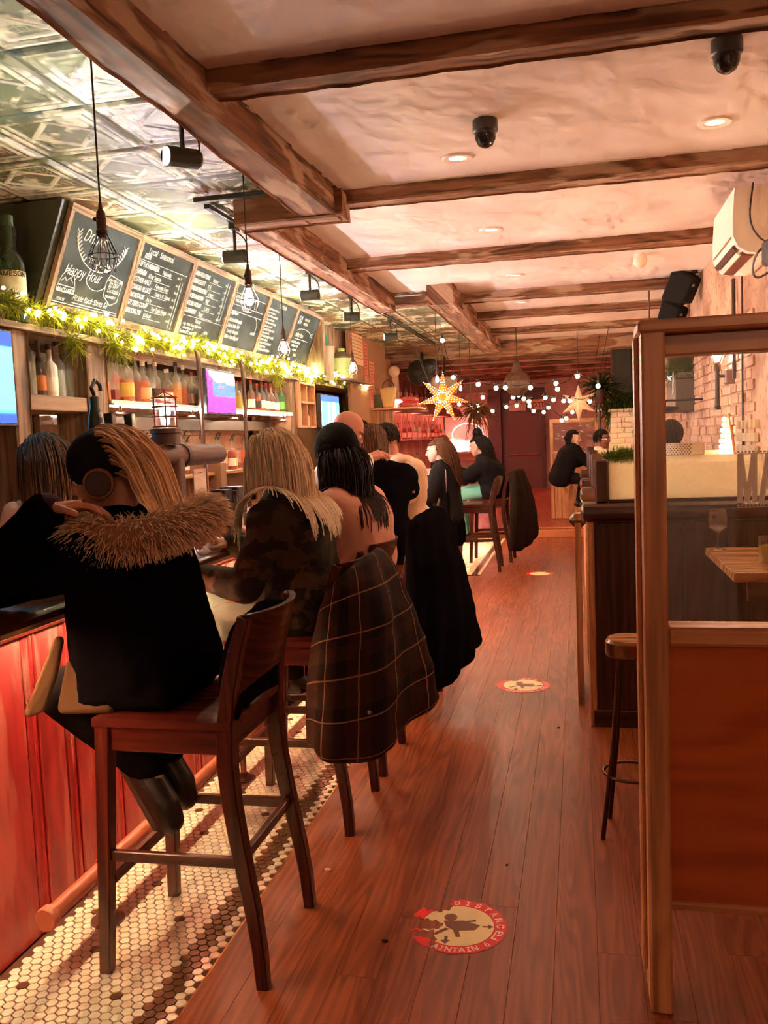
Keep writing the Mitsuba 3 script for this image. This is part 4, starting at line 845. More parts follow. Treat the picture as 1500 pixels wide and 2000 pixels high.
garment(t, 'jacket', torso(J, .055, 1.15)+arm(J, 0, .04, .93)+arm(J, 1, .04, .93), 'cloth', lin(20, 18, 20), amp=.014, seed=4); garment(t, 'jeans', legs(J, .016), 'cloth', lin(120, 190, 170), amp=.008); shoes(t, J, lin(24, 20, 20))  # turquoise light on the jeans is put into their cloth colour
hair(t, J, (20, 14, 14), (26, 18, 18), .30, 560, 13, front=.05, e=.06, low=-.4, r=.005, drift=(.5, 0, 0)); bun(t, J, (18, 13, 13), (-.05, 0, .165), .058)

# --- behind the bar
J = pose_stand((-2.78, 3.95, 0), 2.6, 1.64, .02); J['head'] = at(80, 905, y=3.95); J['hd'] = np.array([-.85, .45, -.05]); J['neck'] = J['head']+np.array([.04, -.02, -.155])
J['sh'] = [J['neck']+np.array([.10, .14, -.08]), J['neck']+np.array([-.10, -.14, -.08])]; J['chest'] = J['neck']+np.array([.01, 0, -.19]); J['waist'] = J['neck']+np.array([.01, 0, -.36])
J['elbow'] = [J['sh'][0]+np.array([.03, .10, -.28]), J['sh'][1]+np.array([-.04, -.10, -.28])]; J['wrist'] = [J['elbow'][0]+np.array([-.2, .1, -.1]), J['elbow'][1]+np.array([-.2, -.02, -.1])]
t = person('bartender with long ombre hair and bare shoulders behind the near end of the bar', J, (224, 160, 132), detail=.014)
top = [q for q in torso(J, .012, 1.0)]; cut = m3.Manifold.cube((2, 2, 1), True).translate((J['sh'][0]+np.array([0, 0, .5-.05])).tolist())
garment(t, 'top', [union(top)-cut], 'cloth', lin(26, 24, 34), amp=.006); garment(t, 'trousers', legs(J, .012), 'cloth', lin(26, 24, 30)); shoes(t, J, lin(20, 18, 20))
hair(t, J, (22, 15, 17), (214, 150, 108), .50, 800, 14, front=.2, e=.02, low=-.45, r=.005, grad=2.2)
J = pose_stand((-2.75, 11.2, 0), 2.2, 1.82, .05); t = person('bartender in black clothes with his back turned behind the far counter', J, (150, 96, 76), detail=.02)
garment(t, 'shirt', torso(J, .035, 1.12)+arm(J, 0, .025, .95)+arm(J, 1, .025, .95), 'cloth', lin(18, 17, 22)); garment(t, 'trousers', legs(J, .014), 'cloth', lin(22, 20, 26)); shoes(t, J, lin(20, 18, 20)); short_hair(t, J, (24, 18, 16), 15)
J = pose_stand((-2.55, 13.6, 0), -.5, 1.62, .0); J['head'] = at(870, 868, y=13.6); J['neck'] = J['head']-np.array([.04, 0, .155]); o_ = J['neck']-np.array([-2.55, 13.6, J['neck'][2]])
for k in ('sh', 'elbow', 'wrist', 'hip', 'knee', 'ankle', 'toe'): J[k] = [p+o_*np.array([1, 1, 0]) for p in J[k]]
for k in ('chest', 'waist'): J[k] = J[k]+o_*np.array([1, 1, 0])
t = person('person with auburn wavy hair beyond the far counter', J, (206, 140, 112), detail=.025)
garment(t, 'top', torso(J, .03, 1.05)+arm(J, 0, .02, .95)+arm(J, 1, .02, .95), 'cloth', lin(60, 30, 28)); garment(t, 'trousers', legs(J, .014), 'cloth', lin(30, 26, 30)); shoes(t, J, lin(24, 20, 20)); hair(t, J, (120, 58, 40), (160, 84, 58), .34, 400, 16, front=.2, r=.006, wave=.006)

# --- on the right hand side
def sit_shift(J, head):
    d = np.asarray(head)-J['head']
    for k in ('sh', 'elbow', 'wrist', 'hip', 'knee', 'ankle', 'toe'): J[k] = [p+d*np.array([1, 1, 0]) for p in J[k]]
    for k in ('chest', 'waist', 'neck', 'head'): J[k] = J[k]+d*np.array([1, 1, 0])
J = pose_seated((-.2, 13.9, .11), .35, .20, .66); sit_shift(J, at(1122, 880, y=13.9)); J['hd'] = np.array([.9, -.3, -.1])
t = person('person with tied dark hair in a black coat on the far stool by the booths', J, (214, 158, 132), detail=.02)
garment(t, 'coat', torso(J, .05, 1.1)+arm(J, 0, .03, .95)+arm(J, 1, .03, .95), 'cloth', lin(18, 16, 18)); garment(t, 'trousers', legs(J, .014), 'cloth', lin(26, 24, 30)); shoes(t, J, lin(24, 20, 20)); hair(t, J, (26, 20, 20), (30, 22, 22), .12, 500, 17, front=.1, r=.006); bun(t, J, (24, 18, 18), (-.11, 0, .0), .05)
J = pose_seated((.25, 11.6, 0), .1, .1, .62); sit_shift(J, at(1176, 858, y=11.6)); J['head'] = at(1176, 858, y=11.6); J['neck'] = J['head']-np.array([.045, 0, .155]); J['sh'] = [J['neck']+np.array([0, q, -.07]) for q in (-.19, .19)]; J['chest'] = J['neck']+np.array([0, 0, -.17]); J['waist'] = J['neck']+np.array([-.02, 0, -.34]); J['hd'] = np.array([.85, -.5, -.05])
t = person('man with glasses and short dark hair in a cream hoodie sitting in the booth', J, (110, 62, 44), detail=.02)
garment(t, 'hoodie', torso(J, .04, 1.1)+arm(J, 0, .03, .95)+arm(J, 1, .03, .95), 'cloth', lin(226, 200, 176)); garment(t, 'trousers', legs(J, .014), 'cloth', lin(26, 24, 30)); shoes(t, J, lin(220, 210, 200)); short_hair(t, J, (22, 16, 14), 18, front=.5, ln=.03)
W = lambda *p: J['head']+J['R'] @ np.array(p)
add('glasses', [tube([W(.094+.0*math.cos(a), s*.034+.022*math.cos(a), .002+.017*math.sin(a)) for a in np.linspace(0, 2*math.pi, 14)], .0025, 5) for s in (-1, 1)]+[tube([W(.094, -.012, .004), W(.098, 0, .008), W(.094, .012, .004)], .0025, 5)]+[tube([W(.094, s*.056, .006), W(0, s*.082, .008)], .0025, 5) for s in (-1, 1)], 'metal', lin(220, 200, 190), parent=t)
J = pose_seated((.74, 7.75, 0), math.pi/2, .05, .50); J['head'] = at(1310, 850, y=7.75); J['neck'] = J['head']-np.array([0, .045, .155]); J['sh'] = [J['neck']+np.array([q, 0, -.06]) for q in (.18, -.18)]; J['chest'] = J['neck']+np.array([0, 0, -.17]); J['waist'] = J['neck']+np.array([0, -.02, -.34]); J['hd'] = np.array([.1, 1, -.1])
J['elbow'] = [J['sh'][0]+np.array([.06, .1, -.24]), J['sh'][1]+np.array([-.06, .1, -.24])]; J['wrist'] = [J['elbow'][0]+np.array([-.05, .2, .02]), J['elbow'][1]+np.array([.05, .2, .02])]
t = person('person in dark clothes with bushy dark hair, back turned, in the middle booth', J, (120, 74, 56), detail=.02)
garment(t, 'sweater', torso(J, .05, 1.1)+arm(J, 0, .03, .95)+arm(J, 1, .03, .95), 'cloth', lin(24, 20, 26)); garment(t, 'trousers', legs(J, .014), 'cloth', lin(26, 24, 30)); shoes(t, J, lin(24, 20, 20)); hair(t, J, (24, 17, 16), None, .035, 1100, 19, front=.9, low=-.7, r=.007)

# ------------------------------------------------------------------ coats hung on the stools
def drape(name, label, cat, ctrl, mat, color=None, thick=.028, seed=1, fold=.02, nf=5):
    """A hanging coat: ctrl rows from top to hem, each row a list of points across the width; thickness along the normals, with soft folds."""
    from scipy.interpolate import RectBivariateSpline
    A = np.array(ctrl, float); nv, nu = A.shape[:2]; ku, kv = min(3, nu-1), min(3, nv-1)
    uu, vv = np.linspace(0, 1, 40), np.linspace(0, 1, 56); S = np.stack([RectBivariateSpline(np.linspace(0, 1, nv), np.linspace(0, 1, nu), A[:, :, i], kx=kv, ky=ku)(vv, uu) for i in range(3)], -1)
    du = np.gradient(S, axis=1); dv = np.gradient(S, axis=0); N = np.cross(du, dv); N /= np.linalg.norm(N, axis=2, keepdims=True)+1e-9
    w = np.sin(uu*nf*2*math.pi+seed)[None, :]*np.linspace(.25, 1, 56)[:, None]+.8*(meshkit.fbm(S*9+seed, 3)-.5)*2
    edge = np.minimum(1, np.minimum(np.minimum(uu, 1-uu)[None, :]*14, np.minimum(vv, 1-vv)[:, None]*20))
    S = S+N*(fold*w)[:, :, None]; top = S+N*(thick*(.25+.75*np.sqrt(edge)))[:, :, None]; bot = S-N*(thick*(.25+.75*np.sqrt(edge)))[:, :, None]
    nv, nu = 56, 40; V = np.vstack([top.reshape(-1, 3), bot.reshape(-1, 3)]); f = []; b = nv*nu
    i, j = np.meshgrid(np.arange(nv-1), np.arange(nu-1), indexing='ij'); a = (i*nu+j).ravel()
    f = [np.stack([a, a+1, a+nu+1], 1), np.stack([a, a+nu+1, a+nu], 1), np.stack([b+a, b+a+nu+1, b+a+1], 1), np.stack([b+a, b+a+nu, b+a+nu+1], 1)]
    rim = [k for k in range(nu)]+[k*nu+nu-1 for k in range(1, nv)]+[(nv-1)*nu+k for k in range(nu-2, -1, -1)]+[k*nu for k in range(nv-2, 0, -1)]
    rim = np.array(rim); r2 = np.roll(rim, -1); f += [np.stack([rim, rim+b, r2+b], 1), np.stack([rim, r2+b, r2], 1)]
    lu = np.concatenate([[0], np.cumsum(np.linalg.norm(np.diff(A[len(A)//2], axis=0), axis=1))])[-1]; lv = np.linalg.norm(np.diff(A[:, A.shape[1]//2], axis=0), axis=1).sum()
    U, Vv = np.meshgrid(uu*lu, vv*lv); uv = np.tile(np.stack([U, Vv], -1).reshape(-1, 2), (2, 1))
    return add(name, trimesh.Trimesh(V, np.vstack(f), process=False), mat, color, label=label, cat=cat, smooth=True, uv=uv if mat == 'plaid' else None)
pc = drape('plaid_coat', 'dark plaid coat with pale check lines draped over the second stool', 'coat',
      [[(-.95, 3.20, .95), (-.92, 3.20, 1.02), (-.875, 3.3, 1.07), (-.85, 3.5, 1.09), (-.87, 3.66, 1.085), (-.93, 3.72, 1.05)],
       [(-1.02, 3.17, .80), (-.93, 3.16, .84), (-.83, 3.22, .86), (-.77, 3.45, .86), (-.77, 3.68, .86), (-.84, 3.76, .86)],
       [(-1.055, 3.16, .55), (-.95, 3.14, .57), (-.83, 3.18, .58), (-.74, 3.42, .60), (-.70, 3.70, .60), (-.78, 3.80, .62)],
       [(-1.06, 3.17, .36), (-.96, 3.14, .33), (-.84, 3.17, .31), (-.75, 3.40, .34), (-.66, 3.66, .38), (-.72, 3.80, .40)]], 'plaid', fold=.022, nf=3.2, thick=.022)
add('button', sph(at(722, 1392, x=-.79), .009, 2), 'gloss', lin(60, 64, 62), parent=pc)
drape('long_coat', 'long black coat hanging from the back of the fourth stool', 'coat',
      [[(-.93, 4.70, 1.09), (-.88, 4.80, 1.13), (-.84, 4.98, 1.15), (-.85, 5.15, 1.14), (-.92, 5.24, 1.10)],
       [(-.95, 4.68, .82), (-.86, 4.76, .84), (-.78, 4.95, .86), (-.74, 5.14, .86), (-.80, 5.26, .85)],
       [(-.95, 4.66, .50), (-.85, 4.74, .50), (-.74, 4.92, .52), (-.68, 5.12, .54), (-.72, 5.28, .55)],
       [(-.97, 4.64, .12), (-.87, 4.70, .10), (-.76, 4.86, .14), (-.67, 5.08, .23), (-.66, 5.26, .27)]], 'darkcloth', INK, fold=.02, thick=.035)
drape('rolled_jacket', 'black jacket stuffed over the inner back of the nearest stool', 'jacket',
      [[(-0.925, 2.27, 1.05), (-0.905, 2.33, 1.085), (-0.890, 2.42, 1.09), (-0.875, 2.50, 1.07)],
       [(-0.970, 2.25, .95), (-0.965, 2.33, .96), (-0.945, 2.42, .97), (-0.915, 2.52, .96)],
       [(-0.975, 2.25, .85), (-0.980, 2.33, .85), (-0.965, 2.42, .86), (-0.935, 2.54, .86)],
       [(-0.945, 2.25, .80), (-0.960, 2.33, .80), (-0.955, 2.42, .80), (-0.935, 2.54, .80)]], 'darkcloth', INK, fold=.014, thick=.022, nf=2)
drape('black_jacket', 'short black jacket hanging behind the stool of the woman in profile', 'jacket',
      [[(-1.42, 9.0, 1.10), (-1.36, 9.1, 1.12), (-1.34, 9.3, 1.12), (-1.40, 9.42, 1.10)], [(-1.40, 8.97, .8), (-1.31, 9.08, .8), (-1.28, 9.3, .8), (-1.34, 9.45, .8)], [(-1.41, 8.96, .42), (-1.30, 9.06, .40), (-1.26, 9.3, .40), (-1.34, 9.46, .45)]], 'darkcloth', INK, thick=.04)
drape('fur_jacket', 'brown black fur edged jacket hanging behind the far stool of the woman with the bun', 'jacket',
      [[(-.83, 10.62, 1.10), (-.78, 10.74, 1.13), (-.74, 10.92, 1.13), (-.80, 11.08, 1.10)], [(-.80, 10.58, .75), (-.70, 10.72, .75), (-.62, 10.95, .76), (-.68, 11.14, .78)], [(-.86, 10.58, .20), (-.72, 10.70, .14), (-.58, 10.95, .24), (-.60, 11.16, .30)]], 'cloth', lin(34, 24, 20), thick=.05)
# ------------------------------------------------------------------ right hand side: partition, booths, table
pt = thing('wooden_partition', 'tall brown wooden partition with a glazed upper half in the right foreground', 'partition')
WF = 'wood_frame'
add('post', bx((.158, 2.29, .0), (.215, 2.44, 1.80), .006), WF, parent=pt, grain='z')
add('post_strip', bx((.146, 2.39, .06), (.160, 2.46, 1.79), .004), WF, parent=pt, grain='z')
add('top_rail', bx((.150, 2.28, 1.79), (XR, 2.46, 1.822), .006), WF, parent=pt, grain='x')
add('top_rail', bx((.215, 2.34, 1.735), (XR, 2.42, 1.79), .005), WF, parent=pt, grain='x')
add('middle_rail', bx((.215, 2.33, .985), (XR, 2.43, 1.035), .010), WF, parent=pt, grain='x')
add('bottom_rail', bx((.215, 2.36, .255), (XR, 2.41, .275), .004), WF, parent=pt, grain='x')
add('panel', bx((.215, 2.375, .27), (XR, 2.395, .99), .002), 'wood_panel', parent=pt, grain='x')
add('glass_pane', bx((.217, 2.378, 1.03), (XR, 2.382, 1.74), 0), 'clear_glass', parent=pt, label='clear glass pane')
def flat_text(s, h, o, x, y, sx=1.0, depth=.001, bold=True):
    m = meshkit.text_mesh(s, h, depth, bold); m.vertices[:, 0] *= sx; m.vertices[:, 2] -= depth/2; return tr(m, axes(o, x, y))
for q, (s, x0) in enumerate((('M', .398), ('A', .449))):
    m = meshkit.text_mesh(s, .118, .001, True); b = m.bounds; m.vertices[:, 0] = (m.vertices[:, 0]-b[0, 0])*.043/(b[1, 0]-b[0, 0]); m.vertices[:, 1] -= b[0, 1]
    add('letter', [tr(m, axes((x0+dx, 2.3755-abs(dx)*.04, 1.354), (1, 0, 0), (0, 0, 1))) for dx in (-.0025, 0, .0025)], 'matte', lin(240, 222, 208), parent=pt, smooth=False, label=f'white letter {s} on the glass')
for z in (1.345, 1.482):
    add('border_line', [bx((.396, 2.3745, z-.004), (1.1, 2.377, z-.002), 0)]+[bx((.396+.009*i, 2.3745, z), (.401+.009*i, 2.377, z+.004), 0) for i in range(60)], 'matte', lin(214, 190, 172), parent=pt, smooth=False, kind='stuff')

def booth(Y, label, seat=True, glass='pebble_glass', x0=.02):
    t = thing('booth_divider', label, 'booth seat', 'wooden booth dividers'); B = 'wood_booth'
    add('panel', bx((x0+.03, Y, .0), (XR, Y+.03, 1.09), .002), B, parent=t, grain='z')
    for k in range(5): add('board', bx((x0+.06+k*.215, Y-.008, .08), (x0+.06+k*.215+.208, Y+.001, 1.08), .003), B, parent=t, grain='z')
    add('end_stile', bx((x0+.012, Y-.01, .0), (x0+.05, Y+.12, 1.09), .006), 'wood_frame', parent=t, grain='z')
    add('base', bx((x0+.03, Y-.014, .0), (XR, Y, .09), .004), B, parent=t, grain='x')
    prof = [(0, 0), (.17, 0), (.18, .02), (.18, .07), (.17, .09), (0, .09), (-.02, .075), (-.028, .045), (-.02, .015)]
    add('ledge', prism(Polygon(prof), axes((x0, Y-.02, 1.09), (0, 1, 0), (0, 0, 1), (1, 0, 0)), XR-x0), B, parent=t, grain='x')
    add('ledge_end', sph((x0+.004, Y+.055, 1.135), (.022, .09, .044), 2), B, parent=t, grain='y')
    add('end_post', bx((x0+.058, Y+.02, 1.18), (x0+.13, Y+.10, 1.405), .010), B, parent=t, grain='z')
    add('glass_panel', bx((x0+.13, Y+.05, 1.195), (XR, Y+.062, 1.374), .001), glass, parent=t, label='textured frosted glass panel')
    add('rail', bx((x0+.13, Y+.04, 1.180), (XR, Y+.075, 1.197), .002), B, parent=t, grain='x')
    if seat:
        add('bench_back', bx((x0+.06, Y+.03, .50), (XR, Y+.12, 1.09), .01), B, parent=t, grain='x')
        add('bench_seat', bx((x0+.02, Y+.12, .42), (XR, Y+.52, .48), .012), B, parent=t, grain='x')
        add('bench_base', bx((x0+.06, Y+.12, .0), (XR, Y+.46, .42), .002), B, parent=t, grain='x')
    return t
booth(4.62, 'nearest wooden booth divider with a glowing pebbled glass panel behind the partition', seat=False)
booth(5.95, 'second wooden booth divider, topped with green garland')
booth(7.12, 'third wooden booth divider, with the dark haired person behind it')
booth(8.88, 'last wooden booth divider, below the man with glasses')
bn = thing('bench', 'pale wooden bench end leaning out beside the nearest booth divider', 'bench')
add('end_panel', prism(Polygon([(0, 0), (.42, 0), (.40, .40), (.16, .44), (.04, 1.10), (-.03, 1.10)]), axes((-.03, 4.98, .0), (0, 1, 0), (0, 0, 1), (1, 0, 0)), .035), 'wood_frame', parent=bn, grain='z')
add('arm_rest', tr(bx((-.05, -.05, 0), (.05, .20, .07), .03), mat_tr(-.01, 5.0, 1.02)), 'wood_booth', parent=bn, grain='y')
# green garland on the second divider
rg = np.random.default_rng(21)
def needles(path, n, ln, rad_, r=.0016, up=.2, seed=1, droop=0.0):
    g = np.random.default_rng(seed); p = np.asarray(path); k = g.integers(0, len(p)-1, n); f = g.random((n, 1)); c = p[k]*(1-f)+p[k+1]*f
    d = g.normal(size=(n, 3)); d[:, 2] += up; d /= np.linalg.norm(d, axis=1, keepdims=True); c = c+d*rad_*g.random((n, 1)); q = np.linspace(0, 1, 4)[None, :, None]
    L = ln*(.6+.8*g.random((n, 1, 1))); P = c[:, None]+d[:, None]*q*L; P[:, :, 2] -= (droop*(q*L)**2)[:, :, 0]*8
    return strands(P, np.array([1, 1, .8, .3])*r*1.0)
gp = smooth_path([(.17, 6.0, 1.375), (.25, 6.0, 1.385), (.36, 6.0, 1.39), (.45, 6.0, 1.385)], 12)
t = thing('garland', 'short green garland lying along the top of the second booth divider', 'garland')
add('foliage', needles(gp, 1100, .045, .02, .0024, .1, 5), 'leaf', lin(84, 92, 34), parent=t, kind='stuff', smooth=True)
pl = thing('planter_box', 'perforated metal planter box on the second booth divider, in front of the dark haired person', 'planter')
add('box', bx((.49, 5.99, 1.375), (.80, 6.10, 1.455), .004), 'metal', lin(206, 180, 150), parent=pl)
add('perforation', [cyl((.56+.018*i+(.009 if j % 2 else 0), 5.987, 1.385+.012*j), (.56+.018*i+(.009 if j % 2 else 0), 5.991, 1.385+.012*j), .0045, 6) for i in range(9) for j in range(6)], 'matte', lin(40, 26, 20), parent=pl, kind='stuff')
# second booth: unseen table and globe lamp, placed to light the pebbled glass
bt = thing('unseen_booth_table', 'unseen table holding the lamp behind the nearest booth divider', 'table'); add('top', bx((.25, 5.05, .74), (XR-.02, 5.72, .78), .004), 'wood_top', parent=bt, grain='x'); add('pedestal', bx((.66, 5.34, 0), (.74, 5.43, .74), .004), 'wood_booth', parent=bt, grain='z')
t = thing('unseen_booth_lamp', 'unseen globe lamp lighting the nearest pebbled glass panel from behind', 'lamp'); add('stem', lathe([(0, 0), (.06, 0), (.06, .015), (.012, .025), (.012, .40), (0, .40)], (.50, 5.35, .78), 16), 'satin', lin(70, 50, 36), parent=t); emit('globe', sph((.50, 5.35, 1.235), .06, 2), WARM, 190, parent=t, weight=.8)
# high table
tb = thing('high_table', 'high wooden table with a pale worn top in the near booth', 'table')
for k in range(6): add('plank', bx((.56, 3.45+k*.125, .965), (XR-.02, 3.45+k*.125+.1235, 1.0), .003), 'wood_top', parent=tb, grain='x')
add('apron', bx((.62, 3.50, .88), (XR-.02, 3.54, .965), .003), 'wood_booth', parent=tb, grain='x'); add('apron', bx((.62, 4.12, .88), (XR-.02, 4.16, .965), .003), 'wood_booth', parent=tb, grain='x')
add('pedestal', bx((.82, 3.78, .03), (.90, 3.87, .965), .004), 'wood_booth', parent=tb, grain='z'); add('foot', bx((.62, 3.70, 0), (1.10, 3.95, .03), .006), 'satin', lin(30, 24, 22), parent=tb)
def glass_ware(name, label, prof, o, fill=None, fcol=None, cat='glass', n=20):
    t = thing(name, label, cat); add('bowl', lathe(prof, o, n), 'clear_glass', parent=t)
    if fill: add('drink', lathe(fill, o, n), 'glow', lin(*fcol), parent=t, smooth=40)
    return t
TUMB = [(0, .004), (.030, .004), (.034, .012), (.038, .105), (.036, .105), (.032, .014), (0, .012)]
glass_ware('tumbler', 'short glass of pale drink near the right edge on the high table', TUMB, (.735, 3.72, 1.0), [(0, .016), (.031, .016), (.034, .07), (0, .07)], (196, 170, 96))
glass_ware('wine_glass', 'stemmed glass standing at the far edge of the high table', [(0, 0), (.034, 0), (.034, .003), (.006, .007), (.004, .02), (.004, .075), (.012, .085), (.036, .105), (.042, .14), (.034, .185), (.033, .185), (.041, .14), (.034, .107), (0, .088)], (.60, 4.10, 1.0))
# round stool by the partition
st = thing('round_stool', 'round backless stool on thin metal legs behind the wooden partition', 'stool')
o = np.array([.175, 3.38, 0])
add('seat', lathe([(0, .695), (.07, .695), (.082, .70), (.088, .715), (.088, .755), (.082, .765), (0, .768)], o*[1, 1, 0]+[0, 0, 0], 26).apply_transform(np.diag([1.0, 1, 1, 1])), 'wood_top', parent=st, grain='x')
add('seat_band', lathe([(.0885, .700), (.091, .704), (.091, .752), (.0885, .756)], o, 26), 'metal', lin(120, 90, 60), parent=st)
for a in (.6, 2.2, 3.75, 5.3):
    d = np.array([math.cos(a), math.sin(a), 0]); add('leg', tube([o+d*.05+[0, 0, .70], o+d*.085+[0, 0, .35], o+d*.14], .009, 8), 'metal', lin(70, 50, 40), parent=st)
add('foot_ring', tube([o+np.array([.105*math.cos(a), .105*math.sin(a), .24]) for a in np.linspace(0, 2*math.pi, 24, endpoint=False)], .007, 8, closed=True), 'metal', lin(90, 66, 52), parent=st)

# ------------------------------------------------------------------ on the brick wall and the ceiling
ac = thing('air_conditioner', 'white wall mounted air conditioner high on the brick wall', 'air conditioner')
pf = Polygon([(0, .0), (0, .36), (-.225, .36), (-.236, .20), (-.235, .09), (-.21, .035), (-.16, .0), (-.04, -.012)]).buffer(.008)
add('housing', prism(pf, axes((XR-.012, 6.24, 2.555), (1, 0, 0), (0, 0, 1), (0, -1, 0)), .78), 'satin', lin(240, 224, 206), parent=ac)
def acp(a, b): return np.array([XR-.012+a, 0, 2.555+b])
for k, (a, b, col) in enumerate((((-.235, .045), (-.215, .018), (70, 40, 28)), ((-.185, -.004), (-.12, -.016), (90, 34, 20)), ((-.243, .10), (-.243, .09), (150, 120, 90)))):
    A, B_ = acp(*a), acp(*b); add('vent_slot', [trimesh.convex.convex_hull(np.array([q+np.array([0, y, 0])+d for q in (A, B_) for y in (5.52, 6.18) for d in (np.array([-.006, 0, -.006]), np.array([.004, 0, .004]))]))], 'matte', lin(*col), parent=ac, smooth=False)
add('louvre', [trimesh.convex.convex_hull(np.array([acp(a, b)+np.array([0, y, 0])+[d, 0, d*.2] for (a, b) in ((-.208, .006), (-.19, -.012)) for y in (5.53, 6.17) for d in (-.008, .002)]))], 'satin', lin(236, 216, 196), parent=ac)
add('cable', tube(smooth_path([(1.00, 5.44, 2.93), (.985, 5.44, 2.80), (.99, 5.44, 2.70), (1.03, 5.43, 2.62), (1.08, 5.40, 2.58)], 20), .005, 6), 'satin', lin(40, 28, 24), parent=ac)
add('drain_pipe', [cyl((XR-.025, 6.86, 1.9), (XR-.025, 6.86, 2.62), .014, 8), cyl((XR-.02, 6.55, 1.3), (XR-.02, 6.55, 2.62), .007, 8)], 'satin', lin(50, 22, 16), parent=ac)
wc = thing('wall_camera', 'dark bracketed device with looping cables beside the air conditioner at the right edge', 'wall device')
add('body', tr(bx((-.09, -.16, -.07), (.06, .06, .07), .02), mat_tr(1.07, 5.05, 2.46, .3)), 'satin', lin(46, 42, 46), parent=wc)
add('bracket', bx((1.08, 5.02, 2.43), (XR, 5.10, 2.50), .004), 'satin', lin(50, 46, 44), parent=wc)
add('cable', [tube(smooth_path([(1.0, 5.1, 2.5), (.95, 5.15, 2.44), (.97, 5.2, 2.36), (1.03, 5.16, 2.38), (1.05, 5.1, 2.44)], 20), .006, 6), tube(smooth_path([(1.06, 5.2, 2.40), (1.08, 5.3, 2.28), (1.12, 5.2, 2.22), (1.10, 5.1, 2.16), (1.13, 5.25, 2.10)], 20), .005, 6)], 'satin', lin(40, 24, 20), parent=wc)
def speaker(o, rz, tilt, label):
    t = thing('loudspeaker', label, 'loudspeaker', 'black loudspeakers on the brick wall')
    c, s = math.cos(tilt), math.sin(tilt); M = mat_tr(*o, rz) @ np.array([[1, 0, 0, 0], [0, c, -s, 0], [0, s, c, 0], [0, 0, 0, 1.0]])
    add('cabinet', tr(soften(m3.Manifold.hull_points(np.array([(x*(.08 if y > 0 else .125), y*.85, z*(.12 if y > 0 else .165)) for x in (-1, 1) for z in (-1, 1) for y in (-.13, .12)])), .03, 3), M), 'matte', lin(12, 11, 11), parent=t, smooth=40)
    add('grille', tr(bx((-.108, -.121, -.148), (.108, -.108, .148), .02), M), 'matte', lin(46, 38, 34), parent=t)
    add('port', tr(cyl((.04, .09, .05), (.04, .115, .05), .016, 12), M), 'metal', lin(150, 140, 130), parent=t)
    a = tr(bx((-.03, .02, .16), (.03, .06, .30), .006), M); add('bracket', [a, tube([np.array(o)+[0, .04, .12], [XR, o[1]+.05, o[2]+.16]], .02, 8)], 'satin', lin(24, 22, 20), parent=t)
    return t
speaker((.99, 8.7, 2.86), -2.2, -.45, 'upper black loudspeaker tilted out from the brick wall'); speaker((1.0, 9.7, 2.71), -2.3, -.35, 'lower black loudspeaker just above the partition top')
# dome cameras, recessed lights, detector
for (x, y, lab) in ((-.39, 4.16, 'black dome camera in the middle of the plaster ceiling'), (.575, 3.62, 'black dome camera at the top right of the ceiling, near the nearest cross beam')):
    t = thing('dome_camera', lab, 'camera')
    add('base', lathe([(0, 0), (.056, 0), (.058, -.01), (.058, -.05), (.052, -.058), (0, -.058)][::-1], (x, y, 3.0), 26), 'satin', lin(38, 38, 40), parent=t)
    add('dome', lathe([(.050, -.058), (.047, -.085), (.034, -.11), (.016, -.121), (0, -.123)], (x, y, 3.0), 26), 'gloss', lin(20, 20, 22), parent=t)
for (x, y, lab) in ((-.585, 4.652, 'beside the dome camera'), (.665, 4.54, 'at the right, before the second cross beam'), (-.573, 6.30, 'between the second and third cross beams'), (-.535, 8.14, 'between the third and fourth cross beams'), (-.58, 9.8, 'between the fourth and fifth cross beams')):
    t = thing('recessed_light', 'round recessed ceiling light '+lab, 'ceiling light')
    add('trim_ring', lathe([(.045, -.001), (.05, -.008), (.075, -.010), (.080, -.004), (.080, .0)][::-1], (x, y, 3.0), 28), 'satin', lin(232, 206, 190), parent=t)
    emit('lens', lathe([(0, -.004), (.046, -.004), (.046, -.002)], (x, y, 3.0), 24), (1, .72, .55), .55, parent=t, weight=.1)
    k = L_DOWN*(.25 if x > 0 else 1.0 if y < 5 else 1.4)
    scene[t+'__beam'] = {'type': 'spot', 'to_world': T().look_at(origin=[x, y, 2.985], target=[x, y, 0], up=[0, 1, 0]), 'intensity': rad((1, .66, .42), k), 'cutoff_angle': 62.0, 'beam_width': 34.0, 'sampling_weight': 1.2}
t = thing('smoke_detector', 'white oval detector hanging under the ceiling before the fourth cross beam', 'detector')
add('base', lathe([(0, 0), (.05, 0), (.05, -.03), (0, -.03)][::-1], (.53, 7.64, 3.0), 20), 'satin', lin(226, 200, 178), parent=t); add('sensor', sph((.53, 7.64, 2.945), (.058, .058, .06), 3), 'satin', lin(236, 206, 180), parent=t)
t = thing('projector_pole', 'dark ceiling canopy with a thin pole between the fourth and fifth cross beams', 'ceiling mount')
add('canopy', lathe([(0, 0), (.075, 0), (.075, -.012), (.03, -.03), (0, -.03)][::-1], (.72, 9.25, 3.0), 20), 'satin', lin(60, 40, 36), parent=t); add('pole', cyl((.72, 9.25, 2.2), (.72, 9.25, 2.98), .008, 8), 'satin', lin(90, 60, 50), parent=t)
add('bracket', tr(bx((-.10, -.05, -.04), (.10, .05, .04), .02), mat_tr(.72, 9.25, 2.2)), 'satin', lin(40, 32, 30), parent=t)
